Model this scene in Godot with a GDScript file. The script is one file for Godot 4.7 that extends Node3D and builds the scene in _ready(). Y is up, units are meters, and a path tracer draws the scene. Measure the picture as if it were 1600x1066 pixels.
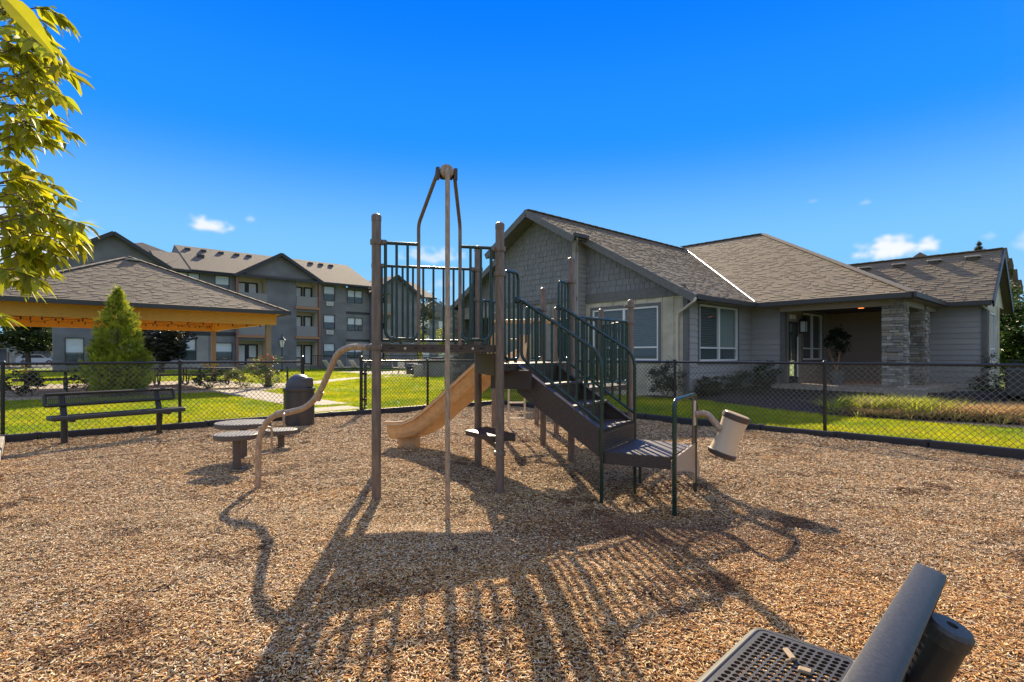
extends Node3D
# World: x right, y up, -z away from the viewer, metres.  Distances "d" below are depths (z = -d).

var rng := RandomNumberGenerator.new()
var noise := FastNoiseLite.new()
var fine := FastNoiseLite.new()
var M := {}
var used_names := {}

# the play area lies on the site's grid: corner, and the two directions of its sides (x, depth)
const CORNER := Vector2(-0.36, 15.3)
const SIDE_A := Vector2(-0.747, -0.665)   # along the left fence, towards the viewer
const SIDE_B := Vector2(0.665, -0.747)    # along the right fence, towards the viewer
const GRID_P := Vector2(0.738, 0.675)     # the site's grid: right and away
const GRID_Q := Vector2(-0.675, 0.738)    # the site's grid: left and away


class Geo:
	var v := PackedVector3Array()
	var n := PackedVector3Array()
	var cs := PackedColorArray()
	var colored := false
	var c := Color.WHITE

	func put(a: Vector3, b: Vector3, d: Vector3, na: Vector3, nb: Vector3, nd: Vector3) -> void:
		v.append(a)
		v.append(d)
		v.append(b)
		n.append(na)
		n.append(nd)
		n.append(nb)
		if colored:
			cs.append(c)
			cs.append(c)
			cs.append(c)

	func tri(a: Vector3, b: Vector3, d: Vector3, hint: Vector3) -> void:
		var m := (b - a).cross(d - a)
		if m.length_squared() < 1e-16:
			return
		if m.dot(hint) < 0.0:
			m = -m.normalized()
			put(a, d, b, m, m, m)
		else:
			m = m.normalized()
			put(a, b, d, m, m, m)

	func quad(a: Vector3, b: Vector3, d: Vector3, e: Vector3, hint: Vector3) -> void:
		tri(a, b, d, hint)
		tri(a, d, e, hint)

	func tri_s(a: Vector3, b: Vector3, d: Vector3, na: Vector3, nb: Vector3, nd: Vector3) -> void:
		var m := (b - a).cross(d - a)
		if m.length_squared() < 1e-16:
			return
		if m.dot(na + nb + nd) < 0.0:
			put(a, d, b, na, nd, nb)
		else:
			put(a, b, d, na, nb, nd)

	func quad_s(a: Vector3, b: Vector3, d: Vector3, e: Vector3, na: Vector3, nb: Vector3, nd: Vector3, ne: Vector3) -> void:
		tri_s(a, b, d, na, nb, nd)
		tri_s(a, d, e, na, nd, ne)

	func hexa(p: Array, mid: Vector3) -> void:   # eight corners: bottom ring 0-3, top ring 4-7
		for f in [[0, 1, 2, 3], [4, 5, 6, 7], [0, 1, 5, 4], [1, 2, 6, 5], [2, 3, 7, 6], [3, 0, 4, 7]]:
			var o: Vector3 = (p[f[0]] + p[f[1]] + p[f[2]] + p[f[3]]) / 4.0 - mid
			quad(p[f[0]], p[f[1]], p[f[2]], p[f[3]], o)

	func box(t: Transform3D, s: Vector3) -> void:
		var h := s / 2.0
		var p := []
		for y in [-h.y, h.y]:
			for q in [[-1, -1], [1, -1], [1, 1], [-1, 1]]:
				p.append(t * Vector3(q[0] * h.x, y, q[1] * h.z))
		hexa(p, t.origin)

	func bevel_box(t: Transform3D, s: Vector3, b: float) -> void:
		var h := s / 2.0
		var ax := [Vector3.RIGHT, Vector3.UP, Vector3.BACK]
		var hs := [h.x, h.y, h.z]
		for i in 3:
			var j := (i + 1) % 3
			var k := (i + 2) % 3
			for sg in [-1.0, 1.0]:
				var f: Vector3 = ax[i] * hs[i] * sg
				var u: Vector3 = ax[j] * (hs[j] - b)
				var w: Vector3 = ax[k] * (hs[k] - b)
				quad(t * (f + u + w), t * (f - u + w), t * (f - u - w), t * (f + u - w), t.basis * (ax[i] * sg))
				for sj in [-1.0, 1.0]:
					var g: Vector3 = ax[j] * hs[j] * sj
					var fi: Vector3 = ax[i] * (hs[i] - b) * sg
					var uj: Vector3 = ax[j] * (hs[j] - b) * sj
					quad(t * (f + uj + w), t * (f + uj - w), t * (g + fi - w), t * (g + fi + w), t.basis * (ax[i] * sg + ax[j] * sj))
		for a in [-1.0, 1.0]:
			for bb in [-1.0, 1.0]:
				for d in [-1.0, 1.0]:
					tri(t * Vector3(h.x * a, (h.y - b) * bb, (h.z - b) * d), t * Vector3((h.x - b) * a, h.y * bb, (h.z - b) * d), t * Vector3((h.x - b) * a, (h.y - b) * bb, h.z * d), t.basis * Vector3(a, bb, d))

	func tube(pts: Array, r: float, sides := 8, cap := true, r_end := -1.0, square := 0.0) -> void:
		var m := pts.size()
		var rings := []
		var norms := []
		var side := Vector3.ZERO
		for i in m:
			var dir: Vector3
			if i == 0:
				dir = pts[1] - pts[0]
			elif i == m - 1:
				dir = pts[m - 1] - pts[m - 2]
			else:
				dir = (pts[i + 1] - pts[i]).normalized() + (pts[i] - pts[i - 1]).normalized()
			dir = dir.normalized()
			if side == Vector3.ZERO:
				side = dir.cross(Vector3.UP if absf(dir.y) < 0.9 else Vector3.RIGHT).normalized()
			side = (side - dir * side.dot(dir)).normalized()
			var up := dir.cross(side)
			var rr := r if r_end < 0.0 else lerpf(r, r_end, float(i) / (m - 1))
			var ring := []
			var nn := []
			for k in sides:
				var a := TAU * k / sides
				var o := side * cos(a) + up * sin(a)
				ring.append(pts[i] + o * rr * (1.0 if square == 0.0 else pow(maxf(absf(cos(a)), absf(sin(a))), -square)))
				nn.append(o)
			rings.append(ring)
			norms.append(nn)
		for i in m - 1:
			for k in sides:
				var q := (k + 1) % sides
				quad_s(rings[i][k], rings[i][q], rings[i + 1][q], rings[i + 1][k], norms[i][k], norms[i][q], norms[i + 1][q], norms[i + 1][k])
		if cap:
			for e in [0, m - 1]:
				var out: Vector3 = (pts[0] - pts[1]) if e == 0 else (pts[m - 1] - pts[m - 2])
				for k in sides:
					tri(pts[e], rings[e][k], rings[e][(k + 1) % sides], out)

	func lathe(prof: Array, t: Transform3D, sides := 20) -> void:   # (radius, height) pairs, upwards
		for i in prof.size() - 1:
			var a: Vector2 = prof[i]
			var b: Vector2 = prof[i + 1]
			var e := b - a
			if e.length() < 1e-6:
				continue
			var nr := Vector2(e.y, -e.x).normalized()
			for k in sides:
				var p := TAU * k / sides
				var q := TAU * (k + 1) / sides
				var dp := Vector3(cos(p), 0, sin(p))
				var dq := Vector3(cos(q), 0, sin(q))
				var np := (t.basis * (dp * nr.x + Vector3.UP * nr.y)).normalized()
				var nq := (t.basis * (dq * nr.x + Vector3.UP * nr.y)).normalized()
				quad_s(t * (dp * a.x + Vector3.UP * a.y), t * (dq * a.x + Vector3.UP * a.y), t * (dq * b.x + Vector3.UP * b.y), t * (dp * b.x + Vector3.UP * b.y), np, nq, nq, np)

	func prism(poly: Array, depth: float, t: Transform3D) -> void:   # polygon in t's xy plane, pushed along its z
		var pk := PackedVector2Array(poly)
		var ix := Geometry2D.triangulate_polygon(pk)
		var zf := Vector3(0, 0, depth)
		for i in range(0, ix.size(), 3):
			var a := Vector3(pk[ix[i]].x, pk[ix[i]].y, 0)
			var b := Vector3(pk[ix[i + 1]].x, pk[ix[i + 1]].y, 0)
			var d := Vector3(pk[ix[i + 2]].x, pk[ix[i + 2]].y, 0)
			tri(t * a, t * b, t * d, t.basis * Vector3(0, 0, -signf(depth)))
			tri(t * (a + zf), t * (b + zf), t * (d + zf), t.basis * Vector3(0, 0, signf(depth)))
		var area := 0.0
		for i in pk.size():
			area += pk[i].cross(pk[(i + 1) % pk.size()])
		for i in pk.size():
			var a2 := pk[i]
			var b2 := pk[(i + 1) % pk.size()]
			var e := b2 - a2
			var o := Vector3(e.y, -e.x, 0) * signf(area)
			var a3 := Vector3(a2.x, a2.y, 0)
			var b3 := Vector3(b2.x, b2.y, 0)
			quad(t * a3, t * b3, t * (b3 + zf), t * (a3 + zf), t.basis * o)

	func mesh() -> ArrayMesh:
		var arr := []
		arr.resize(Mesh.ARRAY_MAX)
		arr[Mesh.ARRAY_VERTEX] = v
		arr[Mesh.ARRAY_NORMAL] = n
		if colored:
			arr[Mesh.ARRAY_COLOR] = cs
		var m := ArrayMesh.new()
		m.add_surface_from_arrays(Mesh.PRIMITIVE_TRIANGLES, arr)
		return m


# ---------------------------------------------------------------- small helpers
func lin(r: float, g: float, b: float, a := 1.0) -> Color:   # a real-world base colour
	return Color(r, g, b, a).linear_to_srgb()


func mat(r: float, g: float, b: float, rough := 0.7, metal := 0.0) -> StandardMaterial3D:
	var m := StandardMaterial3D.new()
	m.albedo_color = lin(r, g, b)
	m.roughness = rough
	m.metallic = metal
	return m


func tone(m: StandardMaterial3D, f: float, shift := 0.0) -> StandardMaterial3D:
	var o: StandardMaterial3D = m.duplicate()
	var l := m.albedo_color.srgb_to_linear()
	o.albedo_color = lin(l.r * f * (1.0 + shift), l.g * f, l.b * f * (1.0 - shift))
	return o


func noise_tex(size: int, freq: float, octaves: int, sd: int, from: Color, to: Color, kind := FastNoiseLite.TYPE_SIMPLEX_SMOOTH) -> NoiseTexture2D:
	var f := FastNoiseLite.new()
	f.noise_type = kind
	f.seed = sd
	f.frequency = freq
	f.fractal_octaves = octaves
	var t := NoiseTexture2D.new()
	t.width = size
	t.height = size
	t.seamless = true
	t.noise = f
	var g := Gradient.new()
	g.set_color(0, from)
	g.set_color(1, to)
	t.color_ramp = g
	return t


func bump(m: StandardMaterial3D, t: Texture2D, scale: float, uv: Vector3, world := true) -> StandardMaterial3D:
	m.uv1_triplanar = true
	m.uv1_world_triplanar = world
	m.uv1_scale = uv
	m.heightmap_enabled = true
	m.heightmap_texture = t
	m.heightmap_scale = scale
	return m


func weathered(m: StandardMaterial3D, t: Texture2D, uv: Vector3, world := true) -> StandardMaterial3D:
	m.uv1_triplanar = true
	m.uv1_world_triplanar = world
	m.uv1_scale = uv
	m.albedo_texture = t
	return m


func numbered(called: String) -> String:
	if not used_names.has(called):
		used_names[called] = 0
		return called
	used_names[called] += 1
	return "%s_%03d" % [called, used_names[called]]


func tag(o: Node3D, label: String, category: String, group := "") -> Node3D:
	o.set_meta("label", label)
	o.set_meta("category", category)
	if group:
		o.set_meta("group", group)
	return o


func thing(called: String, label: String, category: String, at := Vector3.ZERO, turn := 0.0, group := "") -> Node3D:
	var o := Node3D.new()
	o.name = numbered(called)
	add_child(o)
	o.position = at
	o.rotation.y = turn
	return tag(o, label, category, group)


func inst(mesh: Mesh, m: Material, called: String) -> MeshInstance3D:
	var o := MeshInstance3D.new()
	o.name = called
	o.mesh = mesh
	o.material_override = m
	return o


func part(called: String, g: Geo, m: Material, parent: Node3D) -> MeshInstance3D:
	var o := inst(g.mesh(), m, called)
	parent.add_child(o, true)
	return o


func piece(called: String, mesh: Mesh, m: Material, parent: Node3D, t: Transform3D) -> MeshInstance3D:
	var o := inst(mesh, m, called)
	parent.add_child(o, true)
	o.transform = t
	return o


func lone(called: String, g: Geo, m: Material, label: String, category: String, group := "") -> MeshInstance3D:
	var o := inst(g.mesh(), m, numbered(called))
	add_child(o)
	tag(o, label, category, group)
	return o


func setting(called: String, g: Geo, m: Material) -> MeshInstance3D:
	var o := inst(g.mesh(), m, numbered(called))
	add_child(o)
	o.set_meta("kind", "structure")
	return o


func copy_of(o: Node3D, called: String, at: Vector3, turn: float, label: String, group := "") -> Node3D:
	var r: Node3D = o.duplicate()
	r.name = numbered(called)
	add_child(r)
	r.position = at
	r.rotation.y = turn
	r.set_meta("label", label)
	if group:
		r.set_meta("group", group)
	return r


func many(called: String, mesh: Mesh, m: Material, parent: Node3D, ts: Array, cs: PackedColorArray) -> MultiMeshInstance3D:
	var mm := MultiMesh.new()
	mm.transform_format = MultiMesh.TRANSFORM_3D
	mm.use_colors = true
	mm.mesh = mesh
	mm.instance_count = ts.size()
	var b := PackedFloat32Array()
	b.resize(ts.size() * 16)
	var k := 0
	for i in ts.size():
		var t: Transform3D = ts[i]
		var c := cs[i]
		b[k] = t.basis.x.x
		b[k + 1] = t.basis.y.x
		b[k + 2] = t.basis.z.x
		b[k + 3] = t.origin.x
		b[k + 4] = t.basis.x.y
		b[k + 5] = t.basis.y.y
		b[k + 6] = t.basis.z.y
		b[k + 7] = t.origin.y
		b[k + 8] = t.basis.x.z
		b[k + 9] = t.basis.y.z
		b[k + 10] = t.basis.z.z
		b[k + 11] = t.origin.z
		b[k + 12] = c.r
		b[k + 13] = c.g
		b[k + 14] = c.b
		b[k + 15] = 1.0
		k += 16
	mm.buffer = b
	var o := MultiMeshInstance3D.new()
	o.name = called
	o.multimesh = mm
	o.material_override = m
	parent.add_child(o, true)
	o.set_meta("kind", "stuff")
	return o


func P(x: float, d: float, y := 0.0) -> Vector3:
	return Vector3(x, y, -d)


func at_box(x: float, y: float, d: float) -> Transform3D:
	return Transform3D(Basis(), Vector3(x, y, -d))


func face(origin: Vector3, out: Vector3) -> Transform3D:   # a wall's frame: x along it, y up, z outwards
	return Transform3D(Basis(Vector3.UP.cross(out).normalized(), Vector3.UP, out.normalized()), origin)


func fillet(pts: Array, r: float, steps := 5, closed := false) -> Array:
	var out := []
	var m := pts.size()
	for i in m:
		if not closed and (i == 0 or i == m - 1):
			out.append(pts[i])
			continue
		var a: Vector3 = pts[(i - 1 + m) % m]
		var b: Vector3 = pts[i]
		var c: Vector3 = pts[(i + 1) % m]
		var rr: float = min(r, min(a.distance_to(b), b.distance_to(c)) * 0.49)
		var s := b + (a - b).normalized() * rr
		var e := b + (c - b).normalized() * rr
		for k in steps + 1:
			var u := float(k) / steps
			out.append(s.lerp(b, u).lerp(b.lerp(e, u), u))
	if closed:
		out.append(out[0])
	return out


func play_local(x: float, d: float) -> Vector2:   # (a, b) on the play area's sides
	var r := Vector2(x, d) - CORNER
	return Vector2(r.dot(SIDE_A), r.dot(SIDE_B))


func play_world(a: float, b: float) -> Vector2:
	return CORNER + SIDE_A * a + SIDE_B * b


func mulch_height(x: float, d: float) -> float:
	var h := noise.get_noise_2d(x * 0.9, d * 0.9) * 0.045 + fine.get_noise_2d(x * 3.0, d * 3.0) * 0.018
	h -= 0.15 * exp(-(pow(x - 1.55, 2) * 1.2 + pow(d - 5.2, 2) * 1.6))      # worn hollow at the foot of the steps
	h -= 0.08 * exp(-(pow(x + 0.6, 2) + pow(d - 4.75, 2)) * 3.5)            # and round the pole
	h += 0.07 * exp(-(pow(x - 0.2, 2) * 0.5 + pow(d - 3.1, 2) * 1.4))
	h -= 0.05 * exp(-(pow(x + 1.6, 2) + pow(d - 8.6, 2)) * 1.5)             # slide exit
	return h


func in_poly(p: Vector2, poly: PackedVector2Array) -> bool:
	return Geometry2D.is_point_in_polygon(p, poly)


func _ready() -> void:
	rng.seed = 20240817
	noise.seed = 5
	noise.frequency = 0.35
	fine.seed = 9
	fine.frequency = 0.6

	# ---- camera
	var cam := Camera3D.new()
	cam.name = "camera"
	add_child(cam)
	cam.position = Vector3(0, 1.37, 0)
	cam.projection = Camera3D.PROJECTION_FRUSTUM
	cam.near = 0.05
	cam.far = 3000.0
	cam.size = 0.05 * 1066.0 / 850.0
	cam.frustum_offset = Vector2(0, 0.05 * 23.0 / 850.0)
	cam.current = true

	# ---- sky, sun, exposure
	var we := WorldEnvironment.new()
	we.name = "environment"
	var env := Environment.new()
	env.background_mode = Environment.BG_SKY
	env.tonemap_mode = Environment.TONE_MAPPER_LINEAR
	env.tonemap_exposure = 2.15
	env.sdfgi_enabled = true
	env.ssao_enabled = true
	env.ssil_enabled = true
	var sky := Sky.new()
	var pano := PanoramaSkyMaterial.new()
	pano.panorama = ImageTexture.create_from_image(sky_image())
	sky.sky_material = pano
	env.sky = sky
	env.background_energy_multiplier = 1.06 / 2.15
	we.environment = env
	add_child(we)

	var sun := DirectionalLight3D.new()
	sun.name = "sun"
	add_child(sun)
	sun.look_at_from_position(Vector3.ZERO, Vector3(0.1294, -0.5835, 1.0), Vector3.UP)
	sun.light_color = lin(1.0, 0.84, 0.58)
	sun.light_energy = 1.6
	sun.light_angular_distance = 0.5
	sun.shadow_enabled = true

	make_materials()
	build_ground()
	build_clubhouse()
	build_apartments()
	build_far_buildings()
	build_pavilion()
	build_trees()
	build_fences()
	build_borders()
	build_play_structure()
	build_benches()
	build_small_things()
	build_plants()
	build_mulch_chips()
	build_grass()


func sky_image() -> Image:
	# a clear evening-blue sky, paler towards the horizon all round, with a few small low clouds
	var w := 2048
	var h := 1024
	var im := Image.create(w, h, false, Image.FORMAT_RGBF)
	var cn := FastNoiseLite.new()
	cn.seed = 21
	cn.frequency = 0.05
	cn.fractal_octaves = 6
	cn.fractal_gain = 0.55
	var top := Vector3(0.002, 0.195, 1.0)
	var mid := Vector3(0.018, 0.29, 1.0)
	var low := Vector3(0.215, 0.57, 1.0)
	var base := Vector3(0.42, 0.72, 1.0)
	# away from the deep blue part in view the sky is the usual paler blue
	var pale := Vector3(0.50, 0.59, 0.82)
	# clouds: azimuth and elevation of the middle, half width and half height, in degrees, and strength
	var clouds := [[-29.2, 11.8, 2.0, 0.7, 0.95], [-25.7, 12.7, 0.5, 0.2, 0.4], [-42.5, 8.4, 6.0, 2.6, 0.85], [-8.2, 10.2, 3.2, 0.8, 0.6], [-7.5, 7.4, 1.6, 0.4, 0.3], [35.2, 9.0, 3.1, 1.05, 1.0],
		[41.2, 9.4, 0.6, 0.3, 0.35], [44.2, 8.6, 1.6, 0.9, 0.45], [33.0, 13.3, 0.45, 0.16, 0.3], [29.0, 14.0, 0.4, 0.15, 0.2], [62.0, 9.0, 4.0, 1.3, 0.7], [95.0, 11.0, 5.0, 1.5, 0.8], [128.0, 9.0, 6.0, 1.7, 0.8],
		[-70.0, 10.0, 5.0, 1.4, 0.7], [-103.0, 8.0, 6.0, 1.6, 0.8], [-140.0, 11.0, 6.0, 1.7, 0.8], [172.0, 9.0, 7.0, 1.8, 0.8]]
	for y in h:
		var el := 90.0 - (y + 0.5) / h * 180.0
		var c: Vector3
		if el < 0.0:
			c = Vector3(0.2, 0.19, 0.14)
		elif el < 9.0:
			c = base.lerp(low, el / 9.0)
		elif el < 22.0:
			c = low.lerp(mid, smoothstep(9.0, 22.0, el))
		elif el < 40.0:
			c = mid.lerp(top, smoothstep(20.0, 35.0, el))
		else:
			c = top
		if el < 0.0:
			im.fill_rect(Rect2i(0, y, w, 1), Color(c.x, c.y, c.z))
			continue
		var ce := cos(deg_to_rad(el))
		var se := sin(deg_to_rad(el))
		for x8 in range(0, w, 8):
			var az8 := deg_to_rad((x8 + 4.0) / w * 360.0)
			var off := rad_to_deg(acos(clampf(ce * cos(az8) * cos(0.2) + se * sin(0.2), -1.0, 1.0)))
			var m := c.lerp(pale if el > 25.0 else pale.lerp(low.lerp(pale, 0.5), 1.0 - el / 25.0), smoothstep(40.0, 90.0, off))
			im.fill_rect(Rect2i(x8, y, 8, 1), Color(m.x, m.y, m.z))
		if el < 1.0 or el > 17.0:
			continue
		for cl in clouds:
			var dy: float = (el - cl[1]) / cl[3]
			if absf(dy) > 2.2:
				continue
			var x0 := int((cl[0] - cl[2] * 2.0) / 360.0 * w)
			var x1 := int((cl[0] + cl[2] * 2.0) / 360.0 * w)
			for x in range(x0, x1):
				var az := (x + 0.5) / w * 360.0
				var dx: float = (az - cl[0]) / cl[2]
				var f := 1.0 - dx * dx * 0.8 - dy * dy * (0.6 if dy > 0.0 else 1.5)
				f += cn.get_noise_2d(az * 9.0, el * 18.0) * 1.0
				f = smoothstep(0.1, 0.9, f) * float(cl[4])
				if f > 0.003:
					var xx := posmod(x, w)
					var o := im.get_pixel(xx, y)
					im.set_pixel(xx, y, o.lerp(Color(0.88, 0.92, 1.0), f))
	return im


func make_materials() -> void:
	var grain := noise_tex(256, 0.03, 4, 3, Color(0.82, 0.82, 0.82), Color(1, 1, 1))
	var speck := noise_tex(512, 0.18, 4, 4, Color(0.3, 0.3, 0.3), Color(1, 1, 1))
	var mottled := noise_tex(512, 0.012, 5, 6, Color(0.72, 0.72, 0.72), Color(1, 1, 1))
	var rock := noise_tex(256, 0.05, 5, 8, Color(0, 0, 0), Color(1, 1, 1))
	var worn := noise_tex(512, 0.022, 6, 61, Color(0.66, 0.66, 0.66), Color(1, 1, 1))
	var scuffed := noise_tex(512, 0.05, 6, 62, Color(0.62, 0.61, 0.60), Color(1, 1, 1))
	M.post = weathered(mat(0.255, 0.185, 0.145, 0.45), worn, Vector3(2.2, 0.35, 2.2))
	M.rail = weathered(mat(0.020, 0.056, 0.042, 0.24), worn, Vector3(3, 1, 3))
	M.deck = weathered(mat(0.092, 0.065, 0.052, 0.5), scuffed, Vector3(1.4, 1.4, 1.4))
	M.deck_dark = mat(0.045, 0.033, 0.03, 0.5)
	M.slide = weathered(mat(0.82, 0.58, 0.31, 0.42), grain, Vector3(1.2, 1.2, 1.2))
	M.slide.backlight_enabled = true
	M.slide.backlight = Color(0.60, 0.56, 0.46)
	M.pole = weathered(mat(0.56, 0.395, 0.27, 0.42), worn, Vector3(3, 0.8, 3))
	M.drum = mat(0.60, 0.475, 0.33, 0.45)
	M.drum_cap = mat(0.07, 0.045, 0.035, 0.5)
	M.bolt = mat(0.62, 0.56, 0.42, 0.3, 0.7)
	M.hole = mat(0.01, 0.01, 0.01, 0.9)
	M.bench = weathered(mat(0.060, 0.057, 0.053, 0.5), scuffed, Vector3(3, 3, 3))
	M.bench_post = mat(0.022, 0.022, 0.024, 0.4)
	M.pod = weathered(mat(0.13, 0.105, 0.09, 0.5), grain, Vector3(4, 4, 4))
	M.pod_panel = mat(0.40, 0.31, 0.225, 0.5)
	M.pod_top = mat(0.16, 0.15, 0.14, 0.45)
	M.fence = mat(0.012, 0.012, 0.014, 0.3)
	M.wire = mat(0.17, 0.168, 0.165, 0.24, 0.6)
	M.border = weathered(mat(0.028, 0.027, 0.03, 0.6), grain, Vector3(2, 2, 2))
	M.can = mat(0.045, 0.042, 0.042, 0.3)
	M.can_lid = mat(0.05, 0.05, 0.054, 0.35)
	M.concrete = weathered(mat(0.44, 0.37, 0.29, 0.9), mottled, Vector3(0.5, 0.5, 0.5))
	M.asphalt = weathered(mat(0.06, 0.06, 0.062, 0.9), speck, Vector3(0.5, 0.5, 0.5))
	M.soil = bump(weathered(mat(0.26, 0.165, 0.095, 0.95), noise_tex(1024, 0.09, 5, 12, Color(0.25, 0.2, 0.16), Color(1, 0.95, 0.85)), Vector3(0.7, 0.7, 0.7)), speck, 1.2, Vector3(0.7, 0.7, 0.7))
	M.bark = bump(weathered(mat(0.05, 0.035, 0.03, 0.95), speck, Vector3(0.6, 0.6, 0.6)), speck, 2.0, Vector3(0.6, 0.6, 0.6))
	M.lawn = weathered(mat(0.19, 0.25, 0.02, 0.95), noise_tex(1024, 0.02, 5, 14, Color(0.7, 0.75, 0.6), Color(1, 1, 1)), Vector3(0.25, 0.25, 0.25))
	M.ground = weathered(mat(0.12, 0.13, 0.05, 0.95), mottled, Vector3(0.02, 0.02, 0.02))
	# clubhouse
	M.shingle_roof = mat(0.22, 0.168, 0.112, 0.9)
	M.shingle_roof.vertex_color_use_as_albedo = true
	bump(M.shingle_roof, speck, 0.25, Vector3(3, 3, 3))
	M.roof_deck = mat(0.20, 0.16, 0.12, 0.95)
	M.fascia = mat(0.05, 0.048, 0.046, 0.55)
	M.trim = weathered(mat(0.17, 0.163, 0.152, 0.6), grain, Vector3(0.8, 0.8, 0.8))
	M.shake = [mat(0.195, 0.195, 0.20, 0.75), mat(0.21, 0.209, 0.212, 0.75), mat(0.18, 0.182, 0.19, 0.75), mat(0.20, 0.198, 0.20, 0.75)]
	M.lap = [mat(0.345, 0.325, 0.305, 0.7), mat(0.365, 0.34, 0.318, 0.7), mat(0.325, 0.307, 0.29, 0.7), mat(0.35, 0.332, 0.315, 0.7)]
	M.cream = weathered(mat(0.72, 0.64, 0.48, 0.7), mottled, Vector3(0.3, 0.3, 0.3))
	M.gray_board = weathered(mat(0.33, 0.31, 0.275, 0.7), mottled, Vector3(0.3, 0.3, 0.3))
	M.vinyl = mat(0.75, 0.74, 0.70, 0.4)
	M.glass = StandardMaterial3D.new()
	M.glass.albedo_color = Color(0.75, 0.85, 0.85, 0.12)
	M.glass.transparency = BaseMaterial3D.TRANSPARENCY_ALPHA
	M.glass.roughness = 0.02
	M.glass.metallic_specular = 0.75
	M.room = mat(0.05, 0.055, 0.055, 0.9)
	M.blind_or_sheen = mat(0.11, 0.118, 0.10, 0.6)
	M.curtain = mat(0.17, 0.22, 0.19, 0.8)
	M.stone = []
	for s in [[0.36, 0.325, 0.28], [0.48, 0.43, 0.36], [0.28, 0.255, 0.225], [0.44, 0.37, 0.28], [0.56, 0.51, 0.43], [0.33, 0.28, 0.22]]:
		M.stone.append(bump(weathered(mat(s[0], s[1], s[2], 0.9), mottled, Vector3(3, 3, 3)), rock, 1.5, Vector3(3, 3, 3)))
	M.flashing = mat(0.75, 0.75, 0.75, 0.35, 0.3)
	M.gutter = mat(0.60, 0.52, 0.40, 0.5)
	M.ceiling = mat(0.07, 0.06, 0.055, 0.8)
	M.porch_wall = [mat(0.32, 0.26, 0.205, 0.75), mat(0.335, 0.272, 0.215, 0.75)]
	M.lamp_glow = mat(0.8, 0.5, 0.3, 0.5)
	M.lamp_glow.emission_enabled = true
	M.lamp_glow.emission = Color(1.0, 0.55, 0.25)
	M.lamp_glow.emission_energy_multiplier = 1.2
	# apartments
	M.apt_dark = weathered(mat(0.235, 0.235, 0.238, 0.75), mottled, Vector3(0.1, 0.1, 0.1))
	M.apt_mid = weathered(mat(0.29, 0.29, 0.288, 0.75), mottled, Vector3(0.1, 0.1, 0.1))
	M.apt_light = weathered(mat(0.46, 0.44, 0.39, 0.75), mottled, Vector3(0.1, 0.1, 0.1))
	M.apt_cream = mat(0.64, 0.57, 0.43, 0.8)
	M.apt_roof = bump(weathered(mat(0.215, 0.17, 0.125, 0.9), noise_tex(512, 0.03, 5, 31, Color(0.75, 0.75, 0.75), Color(1, 1, 1)), Vector3(0.12, 0.5, 0.12)), speck, 2.0, Vector3(0.4, 0.4, 0.4))
	M.balcony = mat(0.26, 0.255, 0.24, 0.7)
	M.timber = mat(0.40, 0.20, 0.10, 0.7)
	M.rust_post = mat(0.27, 0.13, 0.085, 0.7)
	M.dark_frame = mat(0.03, 0.032, 0.035, 0.5)
	M.pale_pane = mat(0.70, 0.74, 0.72, 0.6)
	# pavilion
	var wood := noise_tex(512, 0.02, 5, 40, Color(0.86, 0.8, 0.7), Color(1, 1, 1))
	M.cedar = weathered(mat(0.95, 0.50, 0.085, 0.6), wood, Vector3(0.25, 6.0, 0.25), false)
	M.cedar_post = weathered(mat(0.38, 0.29, 0.195, 0.65), wood, Vector3(5, 0.3, 5), false)
	M.cedar_plank = [weathered(mat(0.95, 0.48, 0.08, 0.65), wood, Vector3(0.3, 4, 4), false), weathered(mat(0.90, 0.43, 0.07, 0.65), wood, Vector3(0.3, 4, 4), false)]
	# plants
	M.blade = leaf_mat(0.5)
	M.blade.roughness = 0.8
	M.blade.metallic_specular = 0.2
	M.leaf = leaf_mat(0.45)
	M.leaf_tree = leaf_mat(0.55)
	M.trunk = bump(mat(0.12, 0.085, 0.06, 0.9), rock, 2.0, Vector3(3, 1, 3))
	M.twig = mat(0.16, 0.07, 0.05, 0.8)
	M.chip = StandardMaterial3D.new()
	M.chip.albedo_color = Color.WHITE
	M.chip.roughness = 0.85
	M.chip.vertex_color_use_as_albedo = true


func leaf_mat(through: float) -> StandardMaterial3D:
	var m := StandardMaterial3D.new()
	m.albedo_color = Color.WHITE
	m.roughness = 0.5
	m.vertex_color_use_as_albedo = true
	m.cull_mode = BaseMaterial3D.CULL_DISABLED
	m.backlight_enabled = true
	m.backlight = Color(through * 2.0, through * 2.0, through * 2.0)
	return m


# ---------------------------------------------------------------- ground
func flat_poly(pts: Array, ys) -> Geo:   # pts: Vector2(x, d); ys one height or one per point
	var g := Geo.new()
	var pk := PackedVector2Array(pts)
	var ix := Geometry2D.triangulate_polygon(pk)
	for i in range(0, ix.size(), 3):
		var q := []
		for k in 3:
			var j := ix[i + k]
			q.append(P(pk[j].x, pk[j].y, ys[j] if ys is Array else ys))
		g.tri(q[0], q[1], q[2], Vector3.UP)
	return g


func strip_poly(pts: Array, width: float) -> Array:
	var l := []
	var r := []
	for i in pts.size():
		var a: Vector2 = pts[maxi(i - 1, 0)]
		var b: Vector2 = pts[mini(i + 1, pts.size() - 1)]
		var s := (b - a).normalized().orthogonal() * width / 2.0
		l.append(pts[i] + s)
		r.append(pts[i] - s)
	r.reverse()
	return l + r


var path_a: Array
var path_b: Array
var walk: Array
var slab: Array
var bed: Array
var rose_bed: Array


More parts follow.
